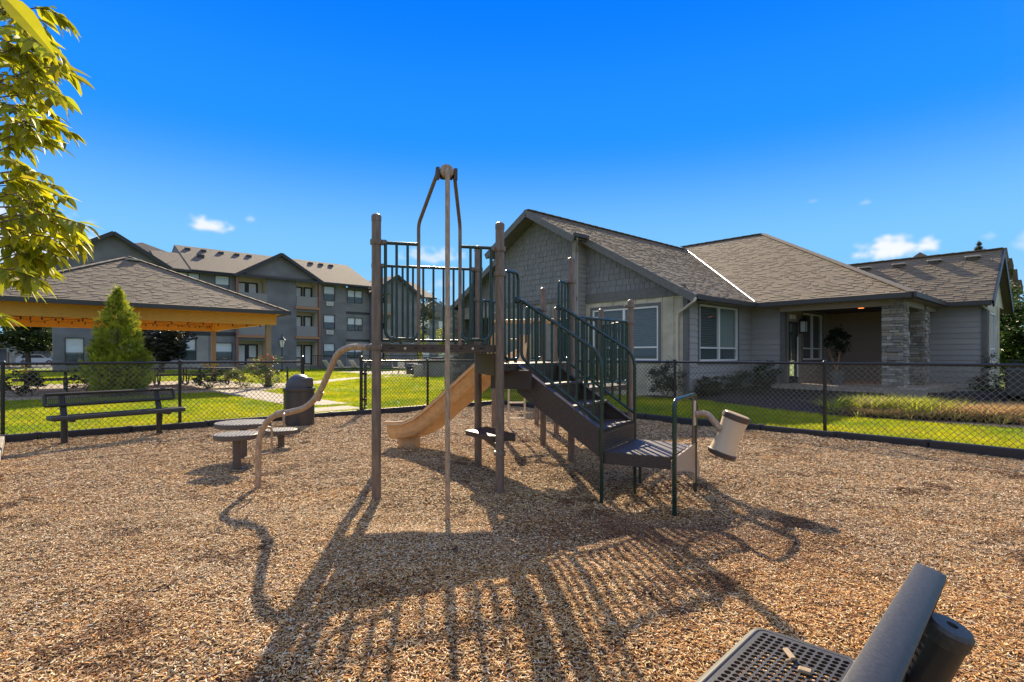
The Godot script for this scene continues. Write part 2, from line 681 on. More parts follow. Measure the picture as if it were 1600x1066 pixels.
func build_ground() -> void:
	setting("ground", flat_poly([Vector2(-1500, -400), Vector2(1500, -400), Vector2(1500, 2600), Vector2(-1500, 2600)], -0.45), M.ground)
	# the lawn surrounds the play area
	var g := Geo.new()
	for r in [[-90, 110, -90, 0], [-90, 0, 0, 14], [10.2, 110, 0, 14], [-90, 110, 14, 60]]:
		var q := []
		for s in [[0, 2], [1, 2], [1, 3], [0, 3]]:
			var w := play_world(r[s[0]], r[s[1]])
			q.append(P(w.x, w.y, 0.05))
		g.quad(q[0], q[1], q[2], q[3], Vector3.UP)
	setting("lawn", g, M.lawn)
	# the mulch floor, in relief
	g = Geo.new()
	var step := 0.125
	var na := int(10.25 / step)
	var nb := int(14.0 / step)
	var hs := []
	for i in na + 1:
		var row := PackedFloat32Array()
		for j in nb + 1:
			var w := play_world(i * step, j * step)
			row.append(mulch_height(w.x, w.y))
		hs.append(row)
	for i in na:
		for j in nb:
			var q := []
			var nn := []
			for s in [[0, 0], [1, 0], [1, 1], [0, 1]]:
				var a: int = i + s[0]
				var b: int = j + s[1]
				var w := play_world(a * step, b * step)
				q.append(P(w.x, w.y, hs[a][b]))
				var da: float = hs[mini(a + 1, na)][b] - hs[maxi(a - 1, 0)][b]
				var db: float = hs[a][mini(b + 1, nb)] - hs[a][maxi(b - 1, 0)]
				var sl := SIDE_A * (da / (2 * step)) + SIDE_B * (db / (2 * step))
				nn.append(Vector3(-sl.x, 1, sl.y).normalized())
			g.quad_s(q[0], q[1], q[2], q[3], nn[0], nn[1], nn[2], nn[3])
	setting("mulch_ground", g, M.soil)

	# concrete paths
	path_a = strip_poly([Vector2(-4.95, 14.3), Vector2(-6.7, 16.2), Vector2(-8.7, 18.35), Vector2(-10.9, 20.8)], 1.45)
	path_b = strip_poly([Vector2(-9.9, 19.9), Vector2(-9.75, 23.0), Vector2(-9.55, 27.5), Vector2(-9.0, 32.0), Vector2(-7.4, 34.6), Vector2(-4.8, 35.6), Vector2(0.5, 36.2)], 1.35)
	walk = strip_poly([Vector2(-24.0, 7.6), Vector2(-15.2, 16.2), Vector2(-9.8, 21.3)], 1.7)
	var k := Vector2(-9.26, 22.5)
	slab = [k, k - GRID_P * 9.6, k - GRID_P * 9.6 + GRID_Q * 9.6, k + GRID_Q * 9.6]
	setting("path", flat_poly(path_a, 0.074), M.concrete)
	setting("path", flat_poly(path_b, 0.070), M.concrete)
	setting("path", flat_poly(walk, 0.066), M.concrete)
	setting("path", flat_poly([Vector2(-4.62, 12.35), Vector2(-3.55, 13.32), Vector2(-4.25, 14.1), Vector2(-5.32, 13.1)], 0.078), M.concrete)
	setting("pavement", flat_poly(slab, 0.062), M.concrete)
	rose_bed = [Vector2(-11.2, 21.6), Vector2(-9.55, 22.9), Vector2(-9.45, 26.5), Vector2(-11.4, 25.4), Vector2(-15.9, 20.7), Vector2(-14.3, 18.9)]
	# the planting bed in front of the clubhouse, bark that rises to the patio
	bed = [Vector2(3.9, 17.2), Vector2(5.5, 16.0), Vector2(6.1, 13.7), Vector2(6.7, 12.25), Vector2(7.6, 11.2), Vector2(9.2, 9.55), Vector2(13.5, 6.0), Vector2(22.0, 12.0), Vector2(17.5, 18.2), Vector2(12.0, 15.4), Vector2(8.4, 18.8), Vector2(5.6, 17.0)]
	setting("planting_bed", flat_poly(bed, [0.10, 0.07, 0.07, 0.075, 0.08, 0.08, 0.08, 0.12, 0.3, 0.32, 0.32, 0.2]), M.bark)
	setting("car_park", flat_poly([Vector2(-110, 52), Vector2(-38, 58), Vector2(-52, 100), Vector2(-140, 96)], 0.06), M.asphalt)
	setting("patio", flat_poly([Vector2(-9, 36.8), Vector2(1.5, 37.2), Vector2(2, 46), Vector2(-16, 46)], 0.07), M.concrete)


func rail_piece(g: Geo, a: Vector3, b: Vector3, w: float, h: float) -> void:
	var d := b - a
	var t := Transform3D(Basis.looking_at(d.normalized(), Vector3.UP if absf(d.normalized().y) < 0.99 else Vector3.BACK), (a + b) / 2.0)
	g.box(t, Vector3(w, h, d.length()))


# ---------------------------------------------------------------- walls, windows, roofs
func wall_quads(g: Geo, t: Transform3D, w: float, h: float, holes: Array, reveal := 0.12) -> void:
	var xs := [0.0, w]
	var ys := [0.0, h]
	for o in holes:
		xs.append_array([o[0], o[2]])
		ys.append_array([o[1], o[3]])
	xs.sort()
	ys.sort()
	for i in xs.size() - 1:
		for j in ys.size() - 1:
			if xs[i + 1] - xs[i] < 1e-4 or ys[j + 1] - ys[j] < 1e-4:
				continue
			var m := Vector2((xs[i] + xs[i + 1]) / 2.0, (ys[j] + ys[j + 1]) / 2.0)
			var skip := false
			for o in holes:
				if m.x > o[0] and m.x < o[2] and m.y > o[1] and m.y < o[3]:
					skip = true
			if not skip:
				g.quad(t * Vector3(xs[i], ys[j], 0), t * Vector3(xs[i + 1], ys[j], 0), t * Vector3(xs[i + 1], ys[j + 1], 0), t * Vector3(xs[i], ys[j + 1], 0), t.basis.z)
	for o in holes:
		var c := t * Vector3((o[0] + o[2]) / 2.0, (o[1] + o[3]) / 2.0, -reveal / 2.0)
		var q := [[o[0], o[1]], [o[2], o[1]], [o[2], o[3]], [o[0], o[3]]]
		for k in 4:
			var a: Array = q[k]
			var b: Array = q[(k + 1) % 4]
			var p := [t * Vector3(a[0], a[1], 0), t * Vector3(b[0], b[1], 0), t * Vector3(b[0], b[1], -reveal), t * Vector3(a[0], a[1], -reveal)]
			g.quad(p[0], p[1], p[2], p[3], c - (p[0] + p[2]) / 2.0)


func siding(parent: Node3D, t: Transform3D, w: float, y0: float, y1: float, step: float, holes: Array, mats: Array) -> void:
	# lapped boards, each a piece of its own, cut round the openings
	var meshes := {}
	var y := y0
	var k := 0
	while y < y1 - 0.02:
		var top := minf(y + step, y1)
		var spans := [[0.0, w]]
		for o in holes:
			if o[3] > y + 0.02 and o[1] < top - 0.02:
				var next := []
				for s in spans:
					if o[0] > s[0] + 0.01:
						next.append([s[0], minf(s[1], o[0])])
					if o[2] < s[1] - 0.01:
						next.append([maxf(s[0], o[2]), s[1]])
				spans = next
		for s in spans:
			var len: float = s[1] - s[0]
			if len < 0.02:
				continue
			var key := "%.3f_%.3f" % [len, top - y]
			if not meshes.has(key):
				var g := Geo.new()
				var hh := top - y + 0.012
				var p := [Vector3(0, 0, 0), Vector3(len, 0, 0), Vector3(len, 0, 0.026), Vector3(0, 0, 0.026), Vector3(0, hh, 0), Vector3(len, hh, 0), Vector3(len, hh, 0.005), Vector3(0, hh, 0.005)]
				g.hexa(p, Vector3(len / 2.0, hh / 2.0, 0.006))
				meshes[key] = g.mesh()
			piece("siding_board", meshes[key], mats[k % mats.size()], parent, t * Transform3D(Basis(), Vector3(s[0], y, 0.001)))
			k += 1
		y = top


func battens(parent: Node3D, t: Transform3D, xs: Array, y0: float, y1: float, m: Material) -> void:
	var g := Geo.new()
	g.box(Transform3D(Basis(), Vector3(0, (y0 + y1) / 2.0, 0.011)), Vector3(0.045, y1 - y0, 0.02))
	var mesh := g.mesh()
	for x in xs:
		piece("batten", mesh, m, parent, t * Transform3D(Basis(), Vector3(x, 0, 0)))


func window(parent: Node3D, t: Transform3D, w: float, h: float, units: int, rail: float, frame_m: Material, trim_m: Material, trim_w: float, inside: String, lower_dark := true) -> void:
	# a window in its opening: trim round it, frame, panes, and what hangs behind the panes
	var win := Node3D.new()
	win.name = "window"
	parent.add_child(win, true)
	win.transform = t
	if trim_m:
		var g := Geo.new()
		g.box(at_box(w / 2.0, h + trim_w / 2.0, -0.018), Vector3(w + trim_w * 2.0, trim_w, 0.04))
		g.box(at_box(w / 2.0, -trim_w * 0.4, -0.022), Vector3(w + trim_w * 2.0, trim_w * 0.8, 0.048))
		g.box(at_box(-trim_w / 2.0, h / 2.0, -0.016), Vector3(trim_w, h, 0.036))
		g.box(at_box(w + trim_w / 2.0, h / 2.0, -0.016), Vector3(trim_w, h, 0.036))
		part("trim", g, trim_m, win)
	var f := Geo.new()
	var fw := 0.055
	f.box(at_box(w / 2.0, h - fw / 2.0, 0.01), Vector3(w, fw, 0.07))
	f.box(at_box(w / 2.0, fw / 2.0, 0.01), Vector3(w, fw, 0.07))
	for k in units + 1:
		var x: float = clampf(w * k / units, fw / 2.0, w - fw / 2.0)
		f.box(at_box(x, h / 2.0, 0.012), Vector3(fw * (1.0 if k in [0, units] else 1.5), h - fw * 2.0 + 0.002, 0.066))
	if rail > 0.0:
		for k in units:
			f.box(at_box(w * (k + 0.5) / units, rail, 0.014), Vector3(w / units - fw - 0.02, 0.05, 0.05))
	part("frame", f, frame_m, win)
	for k in units:
		var x0: float = w * k / units + 0.03
		var x1: float = w * (k + 1) / units - 0.03
		for band in ([[0.03, rail], [rail, h - 0.03]] if rail > 0.0 else [[0.03, h - 0.03]]):
			var g := Geo.new()
			g.quad(Vector3(x0, band[0], -0.02), Vector3(x1, band[0], -0.02), Vector3(x1, band[1], -0.02), Vector3(x0, band[1], -0.02), Vector3(0, 0, 1))
			part("pane", g, M.glass, win)
		var y0 := rail + 0.03 if rail > 0.0 and lower_dark else 0.05
		if inside == "blind_or_sheen" or inside == "mixed" and k == 0:
			var slat := Geo.new()
			slat.box(Transform3D(Basis(Vector3.RIGHT, 0.5), Vector3.ZERO), Vector3(x1 - x0 - 0.04, 0.004, 0.05))
			var mesh := slat.mesh()
			var y := y0
			while y < h - 0.06:
				piece("blind_slat", mesh, M.blind_or_sheen, win, at_box((x0 + x1) / 2.0, y, 0.09))
				y += 0.056
		elif inside == "curtain" or inside == "mixed":
			var cu := Geo.new()
			var n := 24
			for i in n:
				var a := lerpf(x0, x1, float(i) / n)
				var b := lerpf(x0, x1, float(i + 1) / n)
				var za := -0.12 + 0.025 * sin(i * 1.9)
				var zb := -0.12 + 0.025 * sin((i + 1) * 1.9)
				cu.quad(Vector3(a, y0, za), Vector3(b, y0, zb), Vector3(b, h - 0.05, zb), Vector3(a, h - 0.05, za), Vector3(0, 0, 1))
			part("curtain", cu, M.curtain, win)
		elif inside == "sash_sheen":  # pale panel: the upper sash's brighter reflection put into its colour
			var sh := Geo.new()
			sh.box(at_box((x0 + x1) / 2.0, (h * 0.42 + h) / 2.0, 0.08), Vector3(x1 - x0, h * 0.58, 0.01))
			part("blind_or_sheen", sh, M.pale_pane, win)
	var r := Geo.new()
	for k in 1:
		var z := -0.75
		r.quad(Vector3(0, 0, z), Vector3(w, 0, z), Vector3(w, h, z), Vector3(0, h, z), Vector3(0, 0, 1))
		r.quad(Vector3(0, 0, -0.1), Vector3(0, 0, z), Vector3(0, h, z), Vector3(0, h, -0.1), Vector3(1, 0, 0))
		r.quad(Vector3(w, 0, -0.1), Vector3(w, 0, z), Vector3(w, h, z), Vector3(w, h, -0.1), Vector3(-1, 0, 0))
		r.quad(Vector3(0, 0, -0.1), Vector3(w, 0, -0.1), Vector3(w, 0, z), Vector3(0, 0, z), Vector3(0, 1, 0))
		r.quad(Vector3(0, h, -0.1), Vector3(w, h, -0.1), Vector3(w, h, z), Vector3(0, h, z), Vector3(0, -1, 0))
	part("room_behind", r, M.room, win)


func clip_span(poly: Array, along: Vector3, up: Vector3, o: Vector3, v: float) -> Array:
	var lo := INF
	var hi := -INF
	for i in poly.size():
		var a: Vector3 = poly[i] - o
		var b: Vector3 = poly[(i + 1) % poly.size()] - o
		var va := a.dot(up)
		var vb := b.dot(up)
		if (va - v) * (vb - v) > 0.0 or absf(va - vb) < 1e-6:
			continue
		var u := lerpf(a.dot(along), b.dot(along), (v - va) / (vb - va))
		lo = minf(lo, u)
		hi = maxf(hi, u)
	return [lo, hi]


func roof_plane(parent: Node3D, poly: Array, eave_dir: Vector3, expose := 0.125, tabs := true) -> void:
	# one slope: a deck 12 cm thick and, on it, courses of overlapping shingle tabs
	var along := eave_dir.normalized()
	var nrm := Vector3.ZERO
	for i in range(1, poly.size() - 1):
		nrm += (poly[i] - poly[0]).cross(poly[i + 1] - poly[0])
	nrm = nrm.normalized()
	if nrm.y < 0.0:
		nrm = -nrm
	var up := nrm.cross(along)
	if up.y < 0.0:
		up = -up
	var g := Geo.new()
	var low := -Vector3.UP * 0.12
	for i in range(1, poly.size() - 1):
		g.tri(poly[0], poly[i], poly[i + 1], nrm)
		g.tri(poly[0] + low, poly[i] + low, poly[i + 1] + low, -nrm)
	var mid := Vector3.ZERO
	for p in poly:
		mid += p / poly.size()
	for i in poly.size():
		var a: Vector3 = poly[i]
		var b: Vector3 = poly[(i + 1) % poly.size()]
		g.quad(a, b, b + low, a + low, (a + b) / 2.0 - mid)
	part("roof_deck", g, M.roof_deck, parent)
	if not tabs:
		return
	var o: Vector3 = poly[0]
	var v0 := INF
	var v1 := -INF
	for p in poly:
		v0 = minf(v0, (p - o).dot(up))
		v1 = maxf(v1, (p - o).dot(up))
	var s := Geo.new()
	s.colored = true
	var v := v0
	while v < v1 - 0.01:
		var sp := clip_span(poly, along, up, o, v + minf(expose, v1 - v) * 0.5)
		var u: float = sp[0]
		var u1: float = sp[1]
		var bias := rng.randf_range(-0.05, 0.05)
		while u < u1 - 0.01:
			var e := minf(u + rng.randf_range(0.10, 0.26), u1)
			var th := 0.012 + (0.009 if rng.randf() < 0.4 else 0.0)
			var f := 1.0 + bias + rng.randf_range(-0.15, 0.08)
			s.c = Color(f, f * rng.randf_range(0.97, 1.02), f * rng.randf_range(0.93, 1.03))
			var w := minf(expose + 0.02, v1 - v)
			var q := [o + along * u + up * v + nrm * th, o + along * e + up * v + nrm * th, o + along * e + up * (v + w) + nrm * 0.004, o + along * u + up * (v + w) + nrm * 0.004]
			s.quad(q[0], q[1], q[2], q[3], nrm)
			s.quad(q[0], q[1], q[1] - nrm * th, q[0] - nrm * th, -up)
			u = e
		v += expose
	var r := part("roof_shingles", s, M.shingle_roof, parent)
	r.set_meta("kind", "stuff")


func ridge_caps(parent: Node3D, a: Vector3, b: Vector3) -> void:
	var g := Geo.new()
	var n := int(a.distance_to(b) / 0.22)
	var d := (b - a).normalized()
	for i in n:
		var c := a.lerp(b, (i + 0.5) / n) + Vector3.UP * (0.022 + 0.006 * (i % 2))
		g.box(Transform3D(Basis.looking_at(d, Vector3.UP) * Basis(Vector3.RIGHT, 0.03), c), Vector3(0.24, 0.025, 0.24))
	var r := part("ridge_caps", g, M.roof_deck, parent)
	r.set_meta("kind", "stuff")


func bar(called: String, a: Vector3, b: Vector3, w: float, h: float, m: Material, parent: Node3D) -> MeshInstance3D:
	var g := Geo.new()
	rail_piece(g, a, b, w, h)
	return part(called, g, m, parent)


func roof_vent(parent: Node3D, at: Vector3, turn: float) -> void:
	var g := Geo.new()
	var t := Transform3D(Basis(Vector3.UP, turn), at)
	g.bevel_box(t * at_box(0, 0.06, 0), Vector3(0.36, 0.04, 0.32), 0.02)
	g.box(t * at_box(0, 0.015, 0.02), Vector3(0.26, 0.08, 0.22))
	var v := part("roof_vent", g, M.trim, parent)
	g = Geo.new()
	g.bevel_box(t * at_box(0, 0.09, 0), Vector3(0.42, 0.05, 0.36), 0.015)
	part("hood", g, M.gutter, v)


# ---------------------------------------------------------------- clubhouse (own axes: x towards the right wing, -z into the building, origin under the nearest eave corner)
func L(x: float, d: float, y: float) -> Vector3:
	return Vector3(x, y, -d)


func build_clubhouse() -> void:
	var b := thing("clubhouse", "single-storey grey clubhouse with tall shingled gable, hip roof and recessed stone-columned porch", "building", P(5.28, 15.76), -atan2(0.738, 0.675))
	var OUT_F := Vector3(0, 0, 1)
	var OUT_R := Vector3(1, 0, 0)
	var slope := 0.563
	var ridge_x := -6.32
	var roofline := func(x: float) -> float: return 3.15 + slope * minf(-x, 12.64 + x)

	# --- walls of the front gable
	# light boards with the wide window, right of the projecting middle
	var tl := face(L(-4.34, 0.35, 0), OUT_F)
	var hole := [0.32, 1.22, 2.94, 2.94]
	var g := Geo.new()
	wall_quads(g, tl, 3.89, 3.2, [hole])
	part("board_wall", g, M.cream, b)
	battens(b, tl, [0.05, 3.05, 3.45, 3.82], 0.1, 3.2, M.cream)
	battens(b, tl, [0.7, 1.15, 1.6, 2.05, 2.5], 3.06, 3.2, M.cream)
	battens(b, tl, [0.45, 0.95, 1.45, 1.95, 2.45], 0.1, 1.12, M.cream)
	window(b, tl * Transform3D(Basis(), Vector3(hole[0], hole[1], 0)), hole[2] - hole[0], hole[3] - hole[1], 2, 0.42, M.vinyl, M.trim, 0.1, "blind_or_sheen")
	bar("belt_trim", L(-4.34, 0.325, 3.36), L(-0.45, 0.325, 3.36), 0.05, 0.32, M.trim, b)
	g = Geo.new()
	g.prism([Vector2(-4.34, 3.5), Vector2(-0.75, 3.5), Vector2(-4.34, 5.44)], -0.1, Transform3D(Basis(), Vector3(0, 0, -0.36)))
	part("gable_wall", g, M.trim, b)
	shakes(b, face(L(0, 0.355, 0), OUT_F), -4.34, -0.62, 3.52, func(x: float) -> float: return roofline.call(x) - 0.14)
	# the projecting middle
	var tm := face(L(-8.3, -0.05, 0), OUT_F)
	g = Geo.new()
	wall_quads(g, tm, 3.96, 3.3, [])
	part("board_wall", g, M.gray_board, b)
	var xs := []
	for i in 10:
		xs.append(0.03 + i * 0.433)
	battens(b, tm, xs, 0.1, 3.3, M.gray_board)
	bar("belt_trim", L(-8.3, -0.075, 3.36), L(-4.34, -0.075, 3.36), 0.05, 0.12, M.trim, b)
	g = Geo.new()
	g.prism([Vector2(-8.3, 3.3), Vector2(-4.34, 3.3), Vector2(-4.34, 5.45), Vector2(ridge_x, 6.56), Vector2(-8.3, 5.45)], -0.1, Transform3D(Basis(), Vector3(0, 0, 0.045)))
	part("gable_wall", g, M.trim, b)
	shakes(b, face(L(0, -0.045, 0), OUT_F), -8.3, -4.62, 3.44, func(x: float) -> float: return roofline.call(x) - 0.14)
	siding(b, face(L(-4.62, -0.05, 0), OUT_F), 0.26, 3.44, 5.4, 0.16, [], M.lap)
	bar("corner_board", L(-4.37, -0.075, 0.1), L(-4.37, -0.075, 5.45), 0.1, 0.05, M.lap[0], b)
	siding(b, face(L(-4.34, -0.05, 0), OUT_R), 0.4, 0.1, 5.4, 0.16, [], M.lap)
	# left of the middle: a dark porch behind a stone column
	var tf := face(L(-12.2, 0.35, 0), OUT_F)
	g = Geo.new()
	wall_quads(g, tf, 3.9, 3.5, [[0.5, 0.0, 2.5, 3.0]], 1.6)
	g.quad(L(-12.2, 1.95, 0), L(-9, 1.95, 0), L(-9, 1.95, 3.2), L(-12.2, 1.95, 3.2), OUT_F)
	part("board_wall", g, M.gray_board, b)
	battens(b, tf, [2.6, 3.0, 3.4, 3.8], 0.1, 3.4, M.gray_board)
	g = Geo.new()
	g.prism([Vector2(-12.2, 3.5), Vector2(-8.3, 3.5), Vector2(-8.3, 5.4)], -0.1, Transform3D(Basis(), Vector3(0, 0, -0.352)))
	part("gable_wall", g, M.trim, b)
	g = Geo.new()
	g.box(at_box(-8.3, 2.7, 0.15), Vector3(0.04, 5.4, 0.4))
	part("corner_board", g, M.lap[1], b)

	# --- side wall and the wall towards the porch, lapped boards
	var ts := face(L(-0.45, 0.35, 0), OUT_R)
	var so := [0.74, 1.2, 3.32, 2.97]
	g = Geo.new()
	wall_quads(g, ts, 4.45, 3.1, [so])
	part("side_wall", g, M.lap[2], b)
	siding(b, ts, 4.45, 0.1, 3.08, 0.185, [[so[0] - 0.09, so[1] - 0.08, so[2] + 0.09, so[3] + 0.1]], M.lap)
	window(b, ts * Transform3D(Basis(), Vector3(so[0], so[1], 0)), so[2] - so[0], so[3] - so[1], 2, 0.42, M.vinyl, M.trim, 0.09, "mixed")
	g = Geo.new()
	g.box(at_box(-0.46, 1.6, 0.335), Vector3(0.16, 3.1, 0.06))
	g.box(at_box(-0.435, 1.6, 0.4), Vector3(0.05, 3.1, 0.15))
	part("corner_board", g, M.trim, b)
	var tw := face(L(-0.45, 4.8, 0), OUT_F)
	g = Geo.new()
	wall_quads(g, tw, 1.1, 3.1, [])
	part("porch_side_wall", g, M.lap[2], b)
	siding(b, tw, 1.0, 0.1, 3.08, 0.185, [], M.lap)
	g = Geo.new()
	g.box(at_box(0.62, 1.6, 4.775), Vector3(0.15, 3.05, 0.06))
	g.box(at_box(0.672, 1.6, 4.86), Vector3(0.06, 3.05, 0.2))
	part("corner_board", g, M.trim, b)

	# --- porch: door wall, back wall, ceiling, floor
	var td := face(L(0.65, 4.8, 0), OUT_R)
	var door := [0.42, 0.42, 1.2, 2.56]
	var pw := [1.62, 1.22, 3.62, 2.92]
	g = Geo.new()
	wall_quads(g, td, 4.6, 3.1, [door, pw])
	part("porch_wall", g, M.porch_wall[0], b)
	siding(b, td, 4.6, 0.42, 3.02, 0.185, [[door[0] - 0.08, 0, door[2] + 0.08, door[3] + 0.1], [pw[0] - 0.09, pw[1] - 0.08, pw[2] + 0.09, pw[3] + 0.1]], M.porch_wall)
	window(b, td * Transform3D(Basis(), Vector3(pw[0], pw[1], 0)), pw[2] - pw[0], pw[3] - pw[1], 2, 0.42, M.vinyl, M.trim, 0.09, "none")
	var dr := Node3D.new()
	dr.name = "door"
	b.add_child(dr, true)
	dr.transform = td * Transform3D(Basis(), Vector3(door[0], door[1], 0))
	g = Geo.new()
	g.box(at_box(0.02, 1.07, 0.04), Vector3(0.06, 2.14, 0.1))
	g.box(at_box(0.76, 1.07, 0.04), Vector3(0.06, 2.14, 0.1))
	g.box(at_box(0.39, 2.1, 0.04), Vector3(0.7, 0.07, 0.1))
	g.box(at_box(0.39, 0.12, 0.05), Vector3(0.68, 0.24, 0.045))
	part("frame", g, M.dark_frame, dr)
	g = Geo.new()
	g.quad(Vector3(0.05, 0.2, -0.05), Vector3(0.73, 0.2, -0.05), Vector3(0.73, 2.1, -0.05), Vector3(0.05, 2.1, -0.05), Vector3(0, 0, 1))
	part("pane", g, M.glass, dr)
	g = Geo.new()
	g.tube([Vector3(0.64, 0.2, 0.06), Vector3(0.64, 1.62, 0.06)], 0.022)
	part("handle", g, M.vinyl, dr)
	g = Geo.new()
	g.tube([Vector3(0.1, 0.72, 0.03), Vector3(0.68, 0.72, 0.03)], 0.016)
	part("push_bar", g, M.bolt, dr)
	g = Geo.new()
	g.box(at_box(0.39, 1.1, 0.5), Vector3(0.76, 2.2, 0.02))
	part("room_behind", g, M.room, dr)
	var tb := face(L(0.65, 9.4, 0), OUT_F)
	g = Geo.new()
	wall_quads(g, tb, 3.4, 3.1, [])
	part("porch_wall", g, M.porch_wall[0], b)
	siding(b, tb, 3.4, 0.42, 3.02, 0.185, [], M.porch_wall)
	g = Geo.new()
	g.box(at_box(2.5, 3.06, 6.9), Vector3(3.7, 0.06, 5.0))
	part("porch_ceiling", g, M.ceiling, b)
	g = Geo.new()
	g.box(at_box(2.6, 0.31, 6.7), Vector3(4.1, 0.22, 5.5))
	part("patio_slab", g, M.concrete, b)
	bar("porch_beam", L(0.65, 4.5, 2.94), L(4.05, 4.5, 2.94), 0.14, 0.2, M.porch_wall[1], b)
	bar("porch_beam", L(4.05, 4.5, 2.94), L(4.05, 8.8, 2.94), 0.14, 0.2, M.porch_wall[1], b)

	# --- right wing
	var tr := face(L(3.9, 8.9, 0), OUT_F)
	g = Geo.new()
	wall_quads(g, tr, 1.49, 3.1, [])
	part("wing_wall", g, M.lap[2], b)
	siding(b, tr, 1.49, 0.1, 3.08, 0.185, [], M.lap)
	g = Geo.new()
	g.box(at_box(5.37, 1.6, 8.875), Vector3(0.14, 3.05, 0.06))
	g.box(at_box(5.412, 1.6, 8.95), Vector3(0.05, 3.05, 0.16))
	part("corner_board", g, M.trim, b)
	g = Geo.new()
	g.box(at_box(3.88, 1.6, 9.1), Vector3(0.06, 3.05, 0.6))
	part("corner_board", g, M.trim, b)
	var te := face(L(5.39, 8.9, 0), OUT_R)
	var wo := [0.62, 1.15, 2.15, 2.85]
	g = Geo.new()
	wall_quads(g, te, 3.5, 3.15, [wo])
	g.tri(te * Vector3(0, 3.15, 0), te * Vector3(4.6, 3.15, 0), te * Vector3(2.3, 4.8, 0), OUT_R)
	part("end_wall", g, M.cream, b)
	battens(b, te, [0.25, 2.5, 2.9, 3.3], 0.1, 3.15, M.cream)
	window(b, te * Transform3D(Basis(), Vector3(wo[0], wo[1], 0)), wo[2] - wo[0], wo[3] - wo[1], 2, 0.45, M.vinyl, M.cream, 0.09, "none")

	# --- roofs
	var R := func(x: float, d: float) -> Vector3: return L(x, d, roofline.call(x))
	var dv := func(x: float) -> float: return 4.04 + (-x) * (6.51 / 6.32)
	roof_plane(b, [R.call(0.0, 0.0), R.call(0.0, 4.04), R.call(-4.06, dv.call(-4.06)), R.call(-4.06, 0.0)], Vector3(0, 0, -1))
	roof_plane(b, [R.call(-4.06, -0.67), R.call(-4.06, dv.call(-4.06)), R.call(ridge_x, 10.55), R.call(ridge_x, -0.67)], Vector3(0, 0, -1))
	roof_plane(b, [R.call(-8.58, -0.67), R.call(-8.58, 10.55), R.call(ridge_x - 0.001, 10.55), R.call(ridge_x - 0.001, -0.67)], Vector3(0, 0, -1), 0.15, false)
	roof_plane(b, [R.call(-12.64, 0.0), R.call(-12.64, 10.55), R.call(-8.58, 10.55), R.call(-8.58, 0.0)], Vector3(0, 0, -1), 0.15, false)
	ridge_caps(b, L(ridge_x, -0.67, 6.71), L(ridge_x, 10.5, 6.71))
	var H := func(x: float, d: float) -> Vector3: return L(x, d, 3.15 + 0.543 * (d - 4.0))
	var e0 := L(0, 4.04, 3.15)
	var e1 := L(4.4, 4.0, 3.15)
	var apex := L(-2.75, 11.15, 7.03)
	roof_plane(b, [L(0.02, 4.0, 3.15), e1, apex, L(-6.9, 11.15, 7.03), L(ridge_x, 10.55, 6.71)], Vector3(1, 0, 0))
	roof_plane(b, [e1, L(4.4, 8.5, 3.15), L(0.735, 11.2, 5.14), apex], Vector3(0, 0, -1))
	roof_plane(b, [L(4.4, 8.49, 3.15), L(5.6, 8.48, 3.15), L(5.6, 11.2, 5.14), L(0.735, 11.2, 5.14)], Vector3(1, 0, 0))
	roof_plane(b, [L(0.735, 11.21, 5.14), L(5.6, 11.21, 5.14), L(5.6, 13.9, 3.15), L(4.0, 13.9, 3.15)], Vector3(1, 0, 0), 0.15, false)
	roof_plane(b, [L(-6.9, 11.16, 7.03), apex + Vector3(0, 0, -0.01), L(4.4, 18.3, 3.15), L(-12.6, 18.3, 3.15)], Vector3(1, 0, 0), 0.15, false)
	roof_plane(b, [L(4.4, 13.9, 3.15), L(4.4, 18.3, 3.15), apex + Vector3(0.01, 0, -0.01), L(0.735, 11.22, 5.14)], Vector3(0, 0, -1), 0.15, false)
	# a second, smaller gable roof that looks over the wing's ridge
	g = Geo.new()
	g.prism([Vector2(-1.9, 4.6), Vector2(1.9, 4.6), Vector2(0, 5.95)], -3.0, Transform3D(Basis(), L(2.5, 15.0, 0)))
	part("rear_roof", g, M.roof_deck, b)
	ridge_caps(b, apex, L(-6.9, 11.15, 7.03))
	ridge_caps(b, e1, apex)
	ridge_caps(b, L(0.735, 11.2, 5.14), L(5.6, 11.2, 5.14))
	# white flashing in the valley
	g = Geo.new()
	var va := e0 + Vector3(0, 0.055, 0)
	var vb := L(ridge_x, 10.55, 6.77)
	g.tube([va, vb], 0.035, 6)
	part("valley_flashing", g, M.flashing, b)
	for i in 4:
		var x: float = [1.5, 2.65, 3.75, 4.85][i]
		roof_vent(b, L(x, 10.75, 3.15 + 0.737 * (10.75 - 8.48)), 0.0)
	# --- fascias, gutters and rakes
	bar("gutter", L(0.06, 0.0, 3.08), L(0.06, 3.98, 3.08), 0.12, 0.14, M.fascia, b)
	bar("gutter", L(0.0, 3.94, 3.08), L(4.46, 3.94, 3.08), 0.12, 0.14, M.fascia, b)
	bar("gutter", L(4.46, 3.88, 3.08), L(4.46, 8.44, 3.08), 0.12, 0.14, M.fascia, b)
	bar("gutter", L(4.4, 8.42, 3.08), L(5.6, 8.42, 3.08), 0.12, 0.14, M.fascia, b)
	g = Geo.new()
	g.box(at_box(-0.22, 3.02, 2.2), Vector3(0.44, 0.03, 3.6))
	g.box(at_box(2.2, 3.02, 4.25), Vector3(4.3, 0.03, 0.46))
	g.box(at_box(4.22, 3.02, 6.4), Vector3(0.36, 0.03, 4.2))
	g.box(at_box(4.75, 3.02, 8.68), Vector3(1.6, 0.03, 0.42))
	part("soffit", g, M.porch_wall[1], b)
